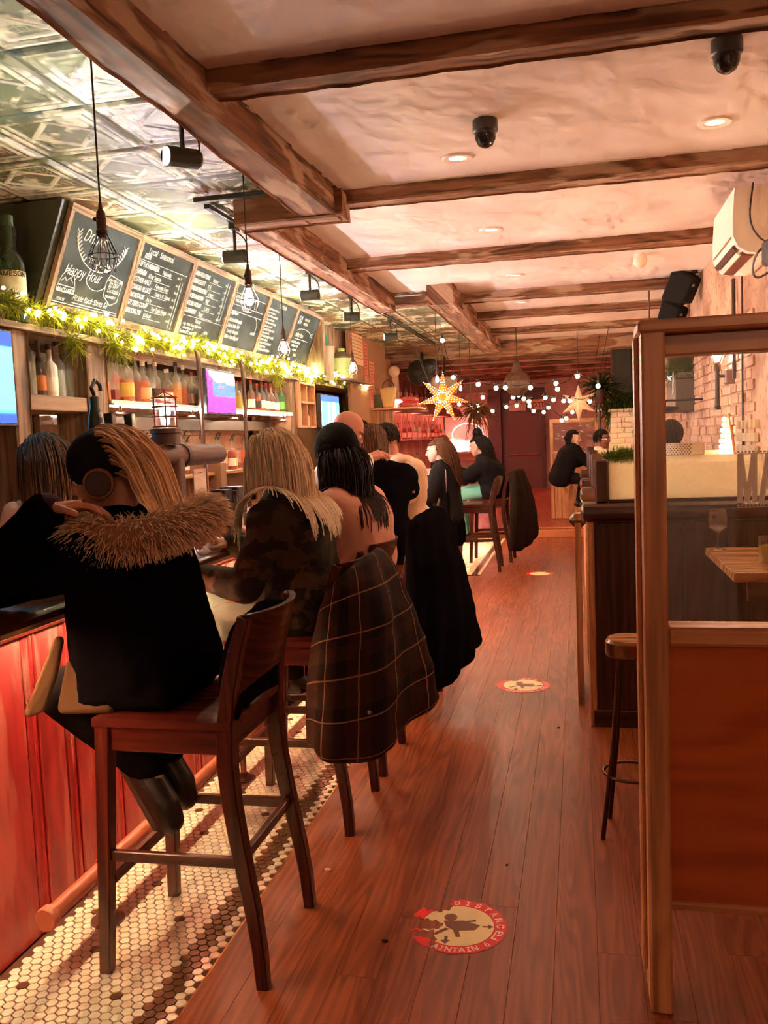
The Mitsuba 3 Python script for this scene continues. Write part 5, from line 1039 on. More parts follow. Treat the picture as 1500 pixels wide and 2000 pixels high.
# pipe sconce, marquee tree, planter and glass rack on the bricks
def sconce(x, y, z, label, k):
    t = thing('wall_sconce', label, 'wall lamp')
    add('pipe', [cyl((x, y, z-.30), (x, y, z-.01), .016, 10), cyl((x, y, z-.06), (XR-.02, y, z-.06), .013, 10), lathe([(.016, -.31), (.024, -.31), (.024, -.29), (.016, -.28)][::-1], (x, y, z), 12)], 'satin', lin(34, 18, 14), parent=t)
    add('junction_box', bx((XR-.07, y-.05, z-.12), (XR+.01, y+.05, z-.01), .008), 'satin', lin(120, 90, 80), parent=t)
    add('socket', lathe([(0, -.02), (.026, -.02), (.028, 0), (.024, .03), (.02, .045), (0, .045)], (x, y, z), 14), 'satin', lin(50, 28, 20), parent=t)
    emit('bulb', lathe([(.012, .045), (.02, .06), (.036, .10), (.038, .125), (.028, .15), (0, .162)], (x, y, z), 16), WARM, k, parent=t, weight=1.6)
    add('cage', [tube([(x+.024*math.cos(a), y+.024*math.sin(a), z+.03), (x+.052*math.cos(a), y+.052*math.sin(a), z+.11), (x+.03*math.cos(a), y+.03*math.sin(a), z+.18)], .0022, 5) for a in np.arange(6)*math.pi/3]+[tube([(x+.052*math.cos(a), y+.052*math.sin(a), z+.11) for a in np.linspace(0, 2*math.pi, 20, endpoint=False)], .0022, 5, closed=True)], 'metal', lin(150, 120, 90), parent=t)
    return t
sconce(1.03, 7.0, 1.99, 'black iron pipe wall lamp on the brick wall above the lit tree', L_SCONCE)
sconce(1.03, 4.85, 1.98, 'unseen pipe wall lamp out of view beside the high table', L_SCONCE*.6)  # out of view, lights the ceiling, high table and pebbled glass
sconce(1.03, 1.6, 1.98, 'unseen pipe wall lamp out of view before the partition', L_SCONCE*.05)  # out of view, a faint light on the near right side
sconce(1.03, -.9, 1.98, 'unseen pipe wall lamp behind the camera, lighting the partition', L_SCONCE*.65)  # unseen, behind the camera; placed to light the partition and near floor
sconce(1.03, 10.4, 2.05, 'unseen pipe wall lamp lighting the far bricks and ceiling', L_SCONCE)  # unseen lamp, placed to light the far bricks and ceiling
t = thing('marquee_tree', 'small tree shaped sign of glowing bulbs standing against the bricks', 'light sign')
add('back_plate', prism(Polygon([(-.30, 0), (.30, 0), (0, .36)]), axes((XR-.03, 7.12, 1.29), (0, 1, 0), (0, 0, 1)), .02), 'satin', lin(190, 120, 60), parent=t)
add('rim', tube([(XR-.02, 7.12-.30, 1.29), (XR-.02, 7.12+.30, 1.29), (XR-.02, 7.12, 1.65)], .008, 6, closed=True), 'satin', lin(200, 130, 70), parent=t)
for r_ in range(8):
    for q in range(max(1, (9-r_)//2)):
        nq = max(1, (9-r_)//2); y = 7.12+(q-(nq-1)/2)*.145; emit('bulb', sph((XR-.055, y, 1.313+r_*.042), .019, 1), (1, .72, .40), 14, parent=t, weight=.06)
add('stand', bx((XR-.09, 7.0, 1.27), (XR-.01, 7.24, 1.29), .003), 'wood_booth', parent=t)
t = thing('wall_ledge', 'wooden ledge along the bricks behind the booths', 'ledge'); add('board', bx((XR-.10, 6.0, 1.245), (XR+.01, 8.8, 1.27), .004), 'wood_booth', parent=t, grain='y')
t = thing('wall_planter', 'dark metal wall planter with green sprigs and small lamps beside the partition post', 'planter')
add('box', bx((.96, 9.25, 1.72), (XR, 10.1, 2.05), .006), 'satin', lin(58, 44, 36), parent=t); add('upper_box', bx((1.0, 9.3, 2.05), (XR, 10.0, 2.12), .006), 'satin', lin(70, 52, 44), parent=t)
add('foliage', needles(smooth_path([(1.05, 9.3, 2.12), (1.05, 9.6, 2.14), (1.05, 10.0, 2.12)], 10), 900, .16, .05, .004, 1.0, 6), 'leaf', lin(70, 84, 30), parent=t, kind='stuff', smooth=True)
add('mirror_strip', bx((.952, 9.35, 1.90), (.958, 9.43, 2.12), 0), 'metal', lin(230, 220, 226), parent=t)
t = thing('hanging_lamp', 'black dish shaped lamp just above the dark haired person in the booth', 'lamp')
add('shade', lathe([(0, 0), (.12, -.01), (.13, -.03), (.10, -.05), (.03, -.07), (0, -.07)], (.80, 8.6, 1.765), 22), 'satin', lin(24, 20, 20), parent=t); add('rod', [cyl((.80, 8.6, 1.75), (.80, 8.6, 1.82), .01, 8), cyl((.80, 8.6, 1.815), (XR, 8.6, 1.815), .01, 8)], 'satin', lin(30, 24, 22), parent=t)
for j in range(3):
    for k in range(5):
        y, z = 6.06+k*.15, 1.56-j*.085
        if j == 0:
            t = thing('glass_vial', f'three upright frosted glass slips on the bricks, {ORD[k]} from the right', 'wall tile', 'frosted tiles on the bricks'); add('tile', [bx((XR-.035, y+.022*q, z-.03), (XR-.012, y+.022*q+.012, z+.03), .003) for q in range(3)], 'frost', parent=t)
        else:
            t = thing('glass_tile', f'square frosted glass tile on the bricks, {ORD[k]} from the right in the '+('middle' if j == 1 else 'bottom')+' row', 'wall tile', 'frosted tiles on the bricks, '+('middle' if j == 1 else 'bottom')+' row'); add('tile', bx((XR-.035, y, z-.032), (XR-.012, y+.125, z+.028), .004), 'frost', parent=t)

# ------------------------------------------------------------------ the far room
dr_ = thing('door_1', 'dark far door with a push bar at the end of the room', 'door', kind='structure')
add('leaf', bx((-2.02, 23.86, .10), (-.96, 23.93, 2.15), .004), 'satin', lin(58, 34, 26), parent=dr_); add('push_bar', cyl((-1.92, 23.80, 1.02), (-1.06, 23.80, 1.02), .025, 10), 'metal', lin(190, 150, 130), parent=dr_)
add('frame', [bx((-2.35, 23.7, .10), (-2.02, 24, 2.8), .004), bx((-.96, 23.84, .10), (-.86, 24, 2.8), .004), bx((-2.02, 23.84, 2.15), (-.96, 24, 2.8), .004)], 'satin', lin(44, 24, 20), parent=dr_)
for x0, x1, lab in ((-1.8, -1.35, 'pale paper notice above the far door, at the left'), (-1.25, -.86, 'pale exit notice above the far door, at the right')):
    t = thing('notice', lab, 'sign'); add('plate', bx((x0, 23.80, 2.20), (x1, 23.84, 2.48), .003), 'satin', lin(226, 196, 170), parent=t)
add('lettering', flat_text('EXIT', .12, (-1.22, 23.797, 2.28), (1, 0, 0), (0, 0, 1), .9), 'matte', lin(120, 30, 24), parent=t, smooth=False)
add('wall_step', bx((XL, 13.3, 0), (-2.86, 13.56, 2.8), .004), 'matte', lin(138, 96, 70), kind='structure')
sc = thing('glazed_screen', 'wooden screen with seeded glass panes in the far room before the man with glasses', 'screen')
for x in (-.44, .30, .56): add('post', bx((x-.03, 15.0, .11), (x+.03, 15.08, 1.78), .004), 'wood_frame', parent=sc, grain='z')
add('rail', bx((-.47, 15.0, 1.72), (.59, 15.08, 1.79), .004), 'wood_frame', parent=sc, grain='x'); add('rail', bx((-.41, 15.0, 1.20), (.59, 15.08, 1.25), .004), 'wood_frame', parent=sc, grain='x')
for k in range(8): add('plank', bx((-.41+k*.125, 15.02, .11), (-.41+k*.125+.122, 15.06, 1.20), .003), 'wood_frame', parent=sc, grain='z')
add('glass_pane', bx((-.41, 15.03, 1.25), (.27, 15.045, 1.72), 0), 'clear_glass', parent=sc); add('glass_pane', bx((.33, 15.03, 1.25), (.53, 15.045, 1.72), 0), 'clear_glass', parent=sc)
rg = np.random.default_rng(31); add('glass_seed', [sph((-.38+.62*rg.random(), 15.025, 1.28+.42*rg.random()), (.012+.03*rg.random(), .006, .008+.014*rg.random()), 1) for _ in range(46)], 'gloss', lin(150, 130, 110), parent=sc, kind='stuff')
wb = thing('brick_hearth', 'white painted brick block with greenery on top, left of the partition post', 'fireplace')
rq = random.Random(2); add('core', bx((.48, 13.56, .11), (XR-.004, 14.4, 1.84), .003), 'matte', lin(226, 206, 170), parent=wb)
for c in range(22):
    for k in range(4):
        x0 = .475+k*.21-(c % 2)*.105; a, b = max(.475, x0), min(x0+.203, XR-.004)
        if b-a > .03: add('brick', bx((a, 13.535-rq.random()*.008, .12+c*.078), (b, 13.57, .12+c*.078+.070), .004), 'matte', tuple(q*(.86+.14*rq.random()) for q in lin(246, 228, 192)), parent=wb, smooth=False)
add('mantel', bx((.45, 13.5, 1.84), (XR-.004, 14.4, 1.88), .006), 'satin', lin(220, 196, 160), parent=wb)
def tuft(name, label, o, n, ln, col, cat='plant', up=.6, r=.006, seed=3, spread=.05, pot=None, droop=.5):
    t = thing(name, label, cat); add('foliage', needles([np.array(o), np.array(o)+[spread*3, 0, 0]], n, ln, spread, r, up, seed, droop), 'leaf', lin(*col), parent=t, kind='stuff', smooth=True); return t
tuft('hedge', 'low green greenery along the top of the white brick block', (.50, 13.8, 1.93), 1500, .16, (70, 84, 34), spread=.19, r=.006, up=.2)
t = tuft('spiky_plant', 'dark spiky plant in front of the dark corner, above the white brick block', (.30, 13.62, 2.22), 200, .30, (48, 56, 22), spread=.03, r=.008, droop=.12, up=.5); add('pot', lathe([(0, 0), (.08, 0), (.11, .2), (.0, .2)], (.32, 13.62, 1.98), 16), 'satin', lin(60, 40, 30), parent=t)
add('stand', cyl((.32, 13.62, .11), (.32, 13.62, 1.98), .02, 8), 'satin', lin(50, 34, 28), parent=t)
t = thing('dark_cabinet', 'tall dark hanging cabinet in the far right corner beside the partition post', 'cabinet'); add('body', bx((.55, 14.5, 2.0), (XR, 15.2, 2.98), .006), 'satin', lin(26, 24, 18), parent=t); add('door', bx((.60, 14.47, 2.04), (.84, 14.5, 2.94), .005), 'satin', lin(30, 30, 22), parent=t); add('door', bx((.87, 14.47, 2.04), (1.12, 14.5, 2.94), .005), 'satin', lin(30, 30, 22), parent=t)
t = thing('picture_frame', 'small pink picture on the far wall right of the white star', 'picture'); add('frame', bx((.50, 23.93, 2.05), (.95, 23.98, 2.55), .01), 'satin', lin(214, 150, 130), parent=t)
# far left: back wall of the second bar
pb = thing('pink_wall_panel', 'pale pink lit wall panel behind the second bar, left of the far door', 'wall panel', kind='structure'); add('panel', bx((-3.58, 23.90, .9), (-2.40, 23.96, 2.75), .003), 'matte', lin(226, 176, 160), parent=pb); add('ledge', bx((-3.58, 23.7, 1.10), (-2.40, 23.92, 1.16), .004), 'satin', lin(230, 190, 170), parent=pb)
e = emit('light_strip', bx((-3.5, 23.70, 1.165), (-2.45, 23.74, 1.185), 0), (1, .35, .30), L_RED*2, parent=pb, weight=.8); tag(e, label='pink light strip on the ledge')
nc = thing('wire_hoop', 'thin glowing pink oval hoop on the pink panel beside the far door', 'wall decoration'); emit('hoop', tube([(-2.95+.42*math.cos(a), 23.80, 1.62+.30*math.sin(a)) for a in np.linspace(0, 2*math.pi, 40, endpoint=False)], .014, 8, closed=True), (1, .35, .28), 4, parent=nc, weight=.1)
add('bracket', cyl((-2.95, 23.80, 1.92), (-2.95, 23.9, 1.92), .008, 6), 'metal', lin(180, 140, 120), parent=nc)
t = thing('slat_wall', 'row of pale upright wooden slats behind the second bar', 'wall cladding', kind='structure')
for k in range(34):
    y = 14.0+k*.28; add('slat', bx((XL+.0, y, .11), (XL+.03+.012*(k % 3), y+.26, 2.3), .004), 'matte', tuple(q*(.8+.2*((k*37) % 10)/10) for q in lin(206, 142, 116)), parent=t, smooth=False)
e = emit('light_strip', bx((XL+.06, 14.2, 2.30), (XL+.10, 23.3, 2.33), 0), (1, .26, .22), L_RED, parent=t, weight=1.5); tag(e, label='red light strip over the slats')
add('shelf', bx((XL, 14.0, 2.335), (XL+.26, 23.4, 2.37), .004), 'satin', lin(150, 90, 70), parent=t); add('shelf', bx((XL, 14.0, 1.52), (XL+.26, 23.4, 1.55), .004), 'satin', lin(150, 90, 70), parent=t)
# ------------------------------------------------------------------ track lighting and pendants
tk = thing('lighting_track', 'black ceiling lighting track running beside the long timber beam', 'lighting track')
SAT = 'satin'; BLK = lin(16, 16, 17)
def rail_(p, q, w=.034): add('rail', bx(np.minimum(p, q)-np.array([w/2, w/2, 0]), np.maximum(p, q)+np.array([w/2, w/2, .028]), .003), SAT, BLK, parent=tk)
rail_(np.array([-1.585, .3, 2.955]), np.array([-1.585, 4.80, 2.955])); rail_(np.array([-2.115, 4.80, 2.955]), np.array([-1.62, 4.80, 2.955])); rail_(np.array([-2.115, 4.95, 2.955]), np.array([-2.115, 13.3, 2.955]))
add('rail_groove', [bx((-1.570, .3, 2.9545), (-1.566, 4.7, 2.957), 0), bx((-2.10, 5.0, 2.9545), (-2.096, 13.2, 2.957), 0)], 'metal', lin(200, 200, 196), parent=tk)
def spot(y, x, lab, lit, aim, k):
    t = thing('track_spotlight', lab, 'spotlight'); z = 2.955; d = unit(aim)
    add('adapter', bx((x-.02, y-.05, z-.035), (x+.02, y+.05, z), .004), SAT, BLK, parent=t); add('stem', cyl((x, y, z-.17), (x, y, z-.03), .010, 10), SAT, BLK, parent=t)
    c = np.array([x, y, z-.20]); add('head', tr(lathe([(0, -.075), (.036, -.075), (.042, -.065), (.042, .075), (.037, .078), (.036, .06), (0, .06)], n=20), np.vstack([np.c_[np.array(frame_of(d)).T, c], [0, 0, 0, 1]])), SAT, lin(34, 36, 30), parent=t)
    b = c-d*.07; add('cable', tube(smooth_path([(x, y+.02, z-.04), c-d*.05+[0, .05, .11], b+[0, .02, .05], b], 14), .004, 6), SAT, BLK, parent=t)
    lens = tr(lathe([(0, .0), (.0355, .0)], n=18), np.vstack([np.c_[np.array(frame_of(d)).T, c+d*.066], [0, 0, 0, 1]])) if False else tr(cyl((0, 0, .060), (0, 0, .083), .0345, 18), np.vstack([np.c_[np.array(frame_of(d)).T, c], [0, 0, 0, 1]]))
    if lit:
        emit('lens', lens, COOL, 40, parent=t, weight=.1)
        scene[t+'__beam'] = {'type': 'spot', 'to_world': T().look_at(origin=(c+d*.10).tolist(), target=(c+d).tolist(), up=[0, 0, 1]), 'intensity': rad(COOL, k), 'cutoff_angle': 86.0, 'beam_width': 45.0, 'sampling_weight': 1.2}
    else: add('lens', lens, 'gloss', lin(220, 214, 196), parent=t)
spot(3.48, -1.585, 'track spotlight with a dazzling lens, on the near track beside the first pendant cord', True, (-1, -1.35, -.10), L_TRACK)
spot(5.35, -2.115, 'track spotlight just beyond the short cross timber', True, (-1, -.15, -.02), L_TRACK)
spot(6.95, -2.115, 'third track spotlight, above the fourth chalkboard', True, (-1, -.05, -.02), L_TRACK)
spot(8.3, -2.115, 'fourth track spotlight, near the end of the second long beam', True, (-1, -.2, .02), L_TRACK)
spot(10.1, -2.115, 'far track spotlight shining on the tin ceiling before the header timber', True, (-.9, -.35, -.05), L_TRACK*.8)
def pendant(x, y, z, lab, k, cage=True, zc=2.955, s=.64):
    t = thing('pendant_lamp', lab, 'pendant lamp'); c0 = np.array([x, y, z-.06]); M = mat_tr(*c0, 0, s)
    ad = lambda n, m, mat, col: add(n, tr(m, M), mat, col, parent=t)
    add('cord', cyl((x, y, z-.06+.26*s), (x, y, zc), .0035, 6), SAT, lin(30, 20, 18), parent=t)
    ad('socket', lathe([(0, .265), (.008, .265), (.012, .23), (.022, .215), (.026, .18), (.026, .125), (.030, .12), (.030, .105), (.022, .10), (.022, .08), (0, .08)][::-1], n=18), SAT, lin(66, 40, 30))
    ad('switch_key', [cyl((0, -.06, .165), (0, 0, .165), .005, 6), cyl((0, -.065, .165), (0, -.058, .165), .011, 8)], SAT, lin(50, 30, 24))
    bulb = tr(lathe([(.013, .085), (.016, .07), (.028, .03), (.034, 0), (.030, -.028), (.016, -.046), (0, -.050)][::-1], n=18), M)
    if k: emit('bulb', bulb, WARM, k/s**2, parent=t, weight=1.2)
    else: add('bulb', bulb, 'bottle_glass', parent=t); ad('filament', tube([(.008*math.cos(a), .008*math.sin(a), -.02+a*.0045) for a in np.linspace(0, 18, 40)], .0015, 4), 'metal', lin(255, 220, 170))
    if cage:
        C = lin(36, 24, 20); A = np.arange(10)*2*math.pi/10; ring = lambda r, h: tube([(r*math.cos(a), r*math.sin(a), h) for a in np.linspace(0, 2*math.pi, 26, endpoint=False)], .003, 5, closed=True)
        for a in A: ad('cage_wire', tube([(.024*math.cos(a), .024*math.sin(a), .105), (.076*math.cos(a), .076*math.sin(a), -.010), (.060*math.cos(a), .060*math.sin(a), -.065)], .0020, 5), SAT, C)
        ad('cage_ring', ring(.076, -.010), SAT, C); ad('cage_ring', ring(.026, .105), SAT, C)
        ad('cage_scallop', [tube([(.060*math.cos(b), .060*math.sin(b), -.065-.028*math.sin((b-a)/(2*math.pi/5)*math.pi)) for b in np.linspace(a, a+2*math.pi/5, 9)], .0020, 5) for a in np.arange(5)*2*math.pi/5], SAT, C)
    return t
pendant(-1.555, 2.735, 2.275, 'unlit caged pendant bulb nearest the front, hanging before the first chalkboard', 0)
pendant(-1.56, 4.10, 2.325, 'glowing caged pendant bulb hanging before the fourth chalkboard', L_PENDANT)
pendant(-2.115, 6.22, 2.315, 'glowing caged pendant bulb hanging before the last chalkboard', L_PENDANT)
pendant(-2.115, 8.24, 2.315, 'glowing pendant bulb hanging before the green jug', L_PENDANT, zc=2.955)
pendant(-1.60, 10.2, 2.29, 'glowing pendant bulb hanging above the patterned star', L_PENDANT, cage=False, zc=3.0)
pendant(-1.60, 12.3, 2.29, 'glowing pendant bulb hanging right of the patterned star', L_PENDANT, cage=False, zc=3.0)

# ------------------------------------------------------------------ garland with fairy lights over the back bar
gy = np.linspace(3.6, 12.3, 90); gpath = np.stack([-2.955+.02*np.sin(gy*5), gy, 2.335+.03*np.sin(gy*3.1)+.02*np.sin(gy*7.7+1)], 1)
gl = thing('lit_garland', 'green pine garland full of yellow fairy lights along the top of the back bar', 'garland')
g1 = trimesh.util.concatenate([needles(gpath, 7000, .072, .036, .0024, .0, 11, .3), needles(np.array([[-2.93, 4.70, 2.25], [-2.93, 4.80, 2.16]]), 150, .075, .03, .0022, -.4, 12, .3), needles(np.array([[-2.93, 8.3, 2.28], [-2.93, 8.4, 2.18]]), 150, .075, .03, .0022, -.4, 13, .3), needles(np.array([[-2.93, 5.15, 2.26], [-2.93, 5.3, 2.18]]), 150, .075, .03, .0022, -.4, 14, .3)])
rg = np.random.default_rng(41); gc = np.repeat(np.repeat(np.array([lin(120, 124, 36), lin(176, 164, 52), lin(84, 98, 34)])[rg.integers(0, 3, len(g1.vertices)//12)], 12, axis=0), 1, axis=0)
gc = np.vstack([gc, np.tile(lin(92, 104, 34), (len(g1.vertices)-len(gc), 1))])
add('foliage', g1, 'leaf', gc, parent=gl, kind='stuff', smooth=True); add('stem', tube(gpath, .008, 5), 'matte', lin(56, 48, 24), parent=gl)
k = rg.integers(0, 90, 230); bp = gpath[k]+rg.normal(size=(230, 3))*np.array([.03, .04, .04])+np.array([.045, 0, 0])
emit('fairy_lights', [sph(p, .0115*(.8+.5*rg.random()), 1) for p in bp], (1, .72, .26), L_GARLAND*14, parent=gl, weight=2.0, kind='stuff')

# ------------------------------------------------------------------ bottles
def bottle(o, h, r, col, lcol, lab, fill=.6, glass=True, cap=(40, 30, 26), neck=.30, label_h=.20, spout=False, group=None, square=False, nr=.32, n=16, scale=1.0):
    t = thing('bottle', lab, 'bottle', group); n = 4 if square else n; nk = r*nr; hb = h*(1-neck)
    prof = [(0, 0), (r*.94, 0), (r, h*.02), (r, hb*.80), (r*.86, hb*.91), (nk*1.25, hb*1.02), (nk, hb*1.08), (nk, h*.95), (nk*1.15, h*.955), (nk*1.15, h), (0, h)]
    rot = mat_tr(*o, math.pi/4 if square else .3)
    L = lambda p, k=n: tr(lathe(p, n=k), rot)
    if glass:
        add('glass', L(prof), 'bottle_glass', parent=t, smooth=35)
        f = h*fill; pr = [(0, .004), (r*.90, .004), (r*.94, h*.02)]
        if f < hb*.80: pr += [(r*.94, f), (0, f)]
        else: pr += [(r*.94, hb*.80), (r*.80, hb*.91), (0, hb*.93)]
        add('liquid', L(pr), 'glow', lin(*col), parent=t, smooth=35)
    else: add('glass', L(prof), 'gloss', lin(*col), parent=t, smooth=35)
    if lcol: add('label', L([(r*1.012, hb*.16), (r*1.015, hb*.16), (r*1.015, hb*(.16+label_h*2)), (r*1.012, hb*(.16+label_h*2))]), 'satin', lin(*lcol), parent=t, smooth=35)
    if spout: add('spout', [cyl(np.array(o)+[0, 0, h], np.array(o)+[0, 0, h*1.06], nk*1.1, 8), tube([np.array(o)+[0, 0, h*1.05], np.array(o)+[.012, 0, h*1.16], np.array(o)+[.03, 0, h*1.22]], nk*.45, 6)], SAT, lin(30, 26, 26), parent=t)
    else: add('cap', L([(0, h*.93), (nk*1.3, h*.93), (nk*1.3, h*1.035), (0, h*1.035)], 12), SAT, lin(*cap), parent=t)
    return t
AMB, DAMB, CLR, RUB, GRN, OLV = (232, 108, 14), (170, 60, 10), (206, 206, 190), (160, 40, 24), (70, 150, 60), (200, 160, 50)
# upper shelf, between the wooden post and the pink television
for i, (px, h, r, col, lc, fill, sq, cap, nm) in enumerate([
    (205, .21, .042, AMB, None, .6, 0, (220, 210, 190), 'amber bottle half hidden by the wooden post'), (222, .33, .048, RUB, None, .27, 1, (24, 20, 18), 'tall clear bottle with a low ruby fill, beside the wooden post'), (249, .36, .054, AMB, (190, 150, 60), .45, 0, (226, 220, 200), 'amber decanter bottle with a tall crystal stopper'),
    (268, .34, .044, DAMB, None, .5, 0, (170, 120, 90), 'reddish bottle with a long pink neck on the upper shelf'), (282, .30, .046, AMB, (220, 140, 80), .55, 0, (230, 220, 200), 'round amber bottle with an orange disc label'), (296, .33, .040, CLR, (226, 216, 196), .5, 0, (240, 236, 226), 'clear bottle with a pale label and white cap'),
    (306, .31, .040, DAMB, (40, 24, 18), .4, 0, (230, 226, 214), 'dark labelled bottle with a white cap'), (328, .28, .046, RUB, (230, 190, 160), .5, 0, (240, 236, 230), 'round pink labelled decanter with a glass knob'), (346, .34, .040, (216, 176, 120), (190, 110, 60), .55, 0, (30, 22, 18), 'beige bottle with a black foil neck'),
    (360, .33, .036, AMB, None, .5, 0, (236, 230, 214), 'slim amber bottle with a pale cap next to the beige bottle'), (377, .28, .040, (90, 40, 22), (150, 120, 100), .28, 0, (150, 60, 50), 'arched clear bottle with a low dark fill'), (388, .25, .036, CLR, None, .5, 0, (200, 200, 190), 'clear bottle next to the pink television')]):
    p = at(px, 783, x=-3.12-.04*(i % 2)); bottle((p[0], p[1], 1.886), h, r, col, lc, nm+', on the upper shelf', fill, cap=cap, square=bool(sq))
r9 = random.Random(77)
for i in range(9): bottle((-3.33, 5.36+i*.145, 1.886), .30+r9.random()*.06, .036, r9.choice([AMB, DAMB, CLR]), r9.choice([None, (220, 210, 190)]), f'bottle in the back row of the upper shelf, {ORD[i]} from the wooden post', .6, group='back row bottles beside the wooden post')
# left bay
for i, (px, h, r, col, lc, gls, nm) in enumerate([(50, .40, .045, (176, 176, 158), None, True, 'tall clear bottle with a dark stopper at the left of the left bay'), (72, .32, .038, (40, 30, 26), (190, 110, 50), False, 'dark bottle with an orange label in the left bay'), (93, .31, .045, (226, 216, 196), (236, 230, 210), False, 'white frosted bottle in the left bay'), (108, .34, .045, CLR, None, True, 'clear bottle with a narrow neck in the left bay'), (126, .36, .042, (170, 176, 156), None, True, 'cone shaped clear bottle at the right of the left bay')]):
    p = at(px+8, 772, x=-3.14); bottle((p[0], p[1], 1.891), h, r, col, lc, nm, .5, gls)
# right bay
for i, (px, h, r, col, lc, fill, nm) in enumerate([(464, .26, .040, OLV, None, .5, 'golden green topped bottle right of the pink television'), (475, .27, .038, OLV, (206, 180, 60), .5, 'second golden bottle right of the pink television'), (492, .29, .036, DAMB, (230, 220, 200), .5, 'brown bottle with a slanted cream label'), (504, .27, .036, AMB, (40, 34, 30), .5, 'amber bottle with a black label'), (513, .29, .036, AMB, (236, 226, 206), .4, 'first of the cream labelled whiskey bottles'), (522, .29, .036, AMB, (236, 226, 206), .4, 'second of the cream labelled whiskey bottles'), (531, .27, .036, DAMB, (240, 230, 214), .5, 'third of the cream labelled whiskey bottles'), (540, .27, .036, AMB, (244, 236, 226), .3, 'white labelled bottle before the green ones'), (551, .30, .036, GRN, (120, 190, 90), .8, 'first green bottle at the end of the right bay'), (560, .30, .036, GRN, (226, 214, 90), .8, 'second green bottle at the end of the right bay')]):
    p = at(px, 800, x=-3.10-.03*(i % 2)); bottle((p[0], p[1], 1.886), h, r, col, lc, nm, fill, cap=(30, 40, 26) if col == GRN else (150, 40, 30))
# lower tier with spouts
add('tier', bx((-3.54, 5.26, 1.30), (-3.12, 8.95, 1.33), .003), 'wood_top', parent=bb, grain='y')
for i in range(20):
    y = 5.45+i*.17; col, lc = r9.choice([((150, 200, 210), (230, 236, 240)), (AMB, (226, 160, 90)), (CLR, (70, 90, 170)), (AMB, None), (DAMB, (220, 200, 170)), (CLR, (236, 230, 220))])
    bottle((-3.24-.05*(i % 2), y, 1.331), .24+r9.random()*.06, .038, col, lc, f'pouring bottle with a black spout on the lower tier, {ORD[i]} from the wooden post', .6, spout=True, group='pouring bottles before the tiled wall')
# giant bottles in front of the chalkboards
jm = bottle((-3.03, 4.33, 2.276), .56, .078, (12, 24, 14), (232, 220, 150), 'very large green whiskey bottle with a cream label at the left edge beside the chalkboards', glass=False, label_h=.27, cap=(30, 44, 28))
jv = unit(np.array([3.03, -4.33, 0])); jx = np.array([-jv[1], jv[0], 0]); jo = np.array([-3.03, 4.33, 2.276])+jv*.0805
def curved(s, h, z, mat_col, r_=.0795, du=0):
    m = meshkit.text_mesh(s, h, .0012, True); b = m.bounds; u = m.vertices[:, 0]-(b[0, 0]+b[1, 0])/2+du; a = u/r_; d = m.vertices[:, 2]
    m.vertices = np.array([-3.03, 4.33, z])+(jv[None]*np.cos(a)[:, None]+jx[None]*np.sin(a)[:, None])*(r_+d)[:, None]+np.array([0, 0, 1.0])*m.vertices[:, 1][:, None]
    add('lettering', m, 'matte', mat_col, parent=jm, smooth=False)
curved('JAMESON', .026, 2.52, lin(60, 56, 40)); curved('IRISH WHISKEY', .010, 2.42, lin(60, 56, 40))
add('seal', sph(jo+np.array([0, 0, .10]), (.014, .014, .018), 2), SAT, lin(160, 70, 30), parent=jm); add('neck_seal', sph(jo+np.array([-.01, -.01, .055])+jx*.03, (.016, .016, .016), 2), SAT, lin(214, 120, 60), parent=jm)
bottle((-3.10, 4.47, 2.276), .54, .058, (16, 20, 26), None, 'very large dark bottle beside the cream labelled one, before the black bulkhead', glass=False, cap=(20, 20, 24))

# ------------------------------------------------------------------ on the bar
tp = thing('tap_tower', 'large brown pipe tap tower with black handles standing on the bar', 'beer tap')
PB = lin(70, 40, 31)
add('pipe', tr(lathe([(0, 0), (.035, .004), (.052, .02), (.057, .05), (.057, 1.16), (.052, 1.19), (.035, 1.21), (0, 1.215)], n=22), axes((-2.02, 3.50, 1.512), (1, 0, 0), (0, 0, -1), (0, 1, 0))), 'satin', PB, parent=tp)
for y in (3.86, 4.20): add('collar', cyl((-2.02, y-.02, 1.512), (-2.02, y+.02, 1.512), .064, 22), 'satin', lin(46, 28, 24), parent=tp)
add('column', cyl((-2.02, 4.10, 1.09), (-2.02, 4.10, 1.50), .062, 20), 'satin', PB, parent=tp); add('base_flange', lathe([(0, 0), (.11, 0), (.11, .015), (.07, .03), (0, .03)], (-2.02, 4.10, 1.096), 22), 'metal', lin(80, 50, 42), parent=tp)
for y in (3.62, 3.80):
    h = add('tap_handle', bar((-2.07, y, 1.55), (-2.085, y+.01, 1.72), .030, .030, .042, .042), SAT, lin(18, 16, 16), parent=tp); add('faucet', [cyl((-2.07, y, 1.51), (-2.07, y, 1.56), .012, 8), tube([(-2.05, y, 1.50), (-2.12, y, 1.49), (-2.15, y, 1.42)], .011, 8)], 'metal', lin(190, 180, 170), parent=tp)
h = add('tap_handle', lathe([(0, 0), (.030, 0), (.036, .03), (.040, .10), (.030, .17), (.020, .21), (.022, .25), (0, .26)], (-2.09, 3.52, 1.54), 16), SAT, lin(36, 34, 22), parent=tp, label='dark rounded tap handle with a hook on top')
add('hook', tube([(-2.09, 3.52, 1.80), (-2.09, 3.50, 1.83), (-2.09, 3.53, 1.865), (-2.09, 3.57, 1.85), (-2.09, 3.575, 1.82)], .009, 8), SAT, lin(24, 20, 18), parent=h)
for z in (1.60, 1.66, 1.71): add('emblem', sph((-2.056, 3.505, z), (.008, .012, .014), 2), SAT, lin(236, 230, 220), parent=h)
cl = thing('cage_lamp', 'caged glass lamp glowing orange on top of the tap tower', 'lamp'); lo = (-2.02, 4.05, 1.57)
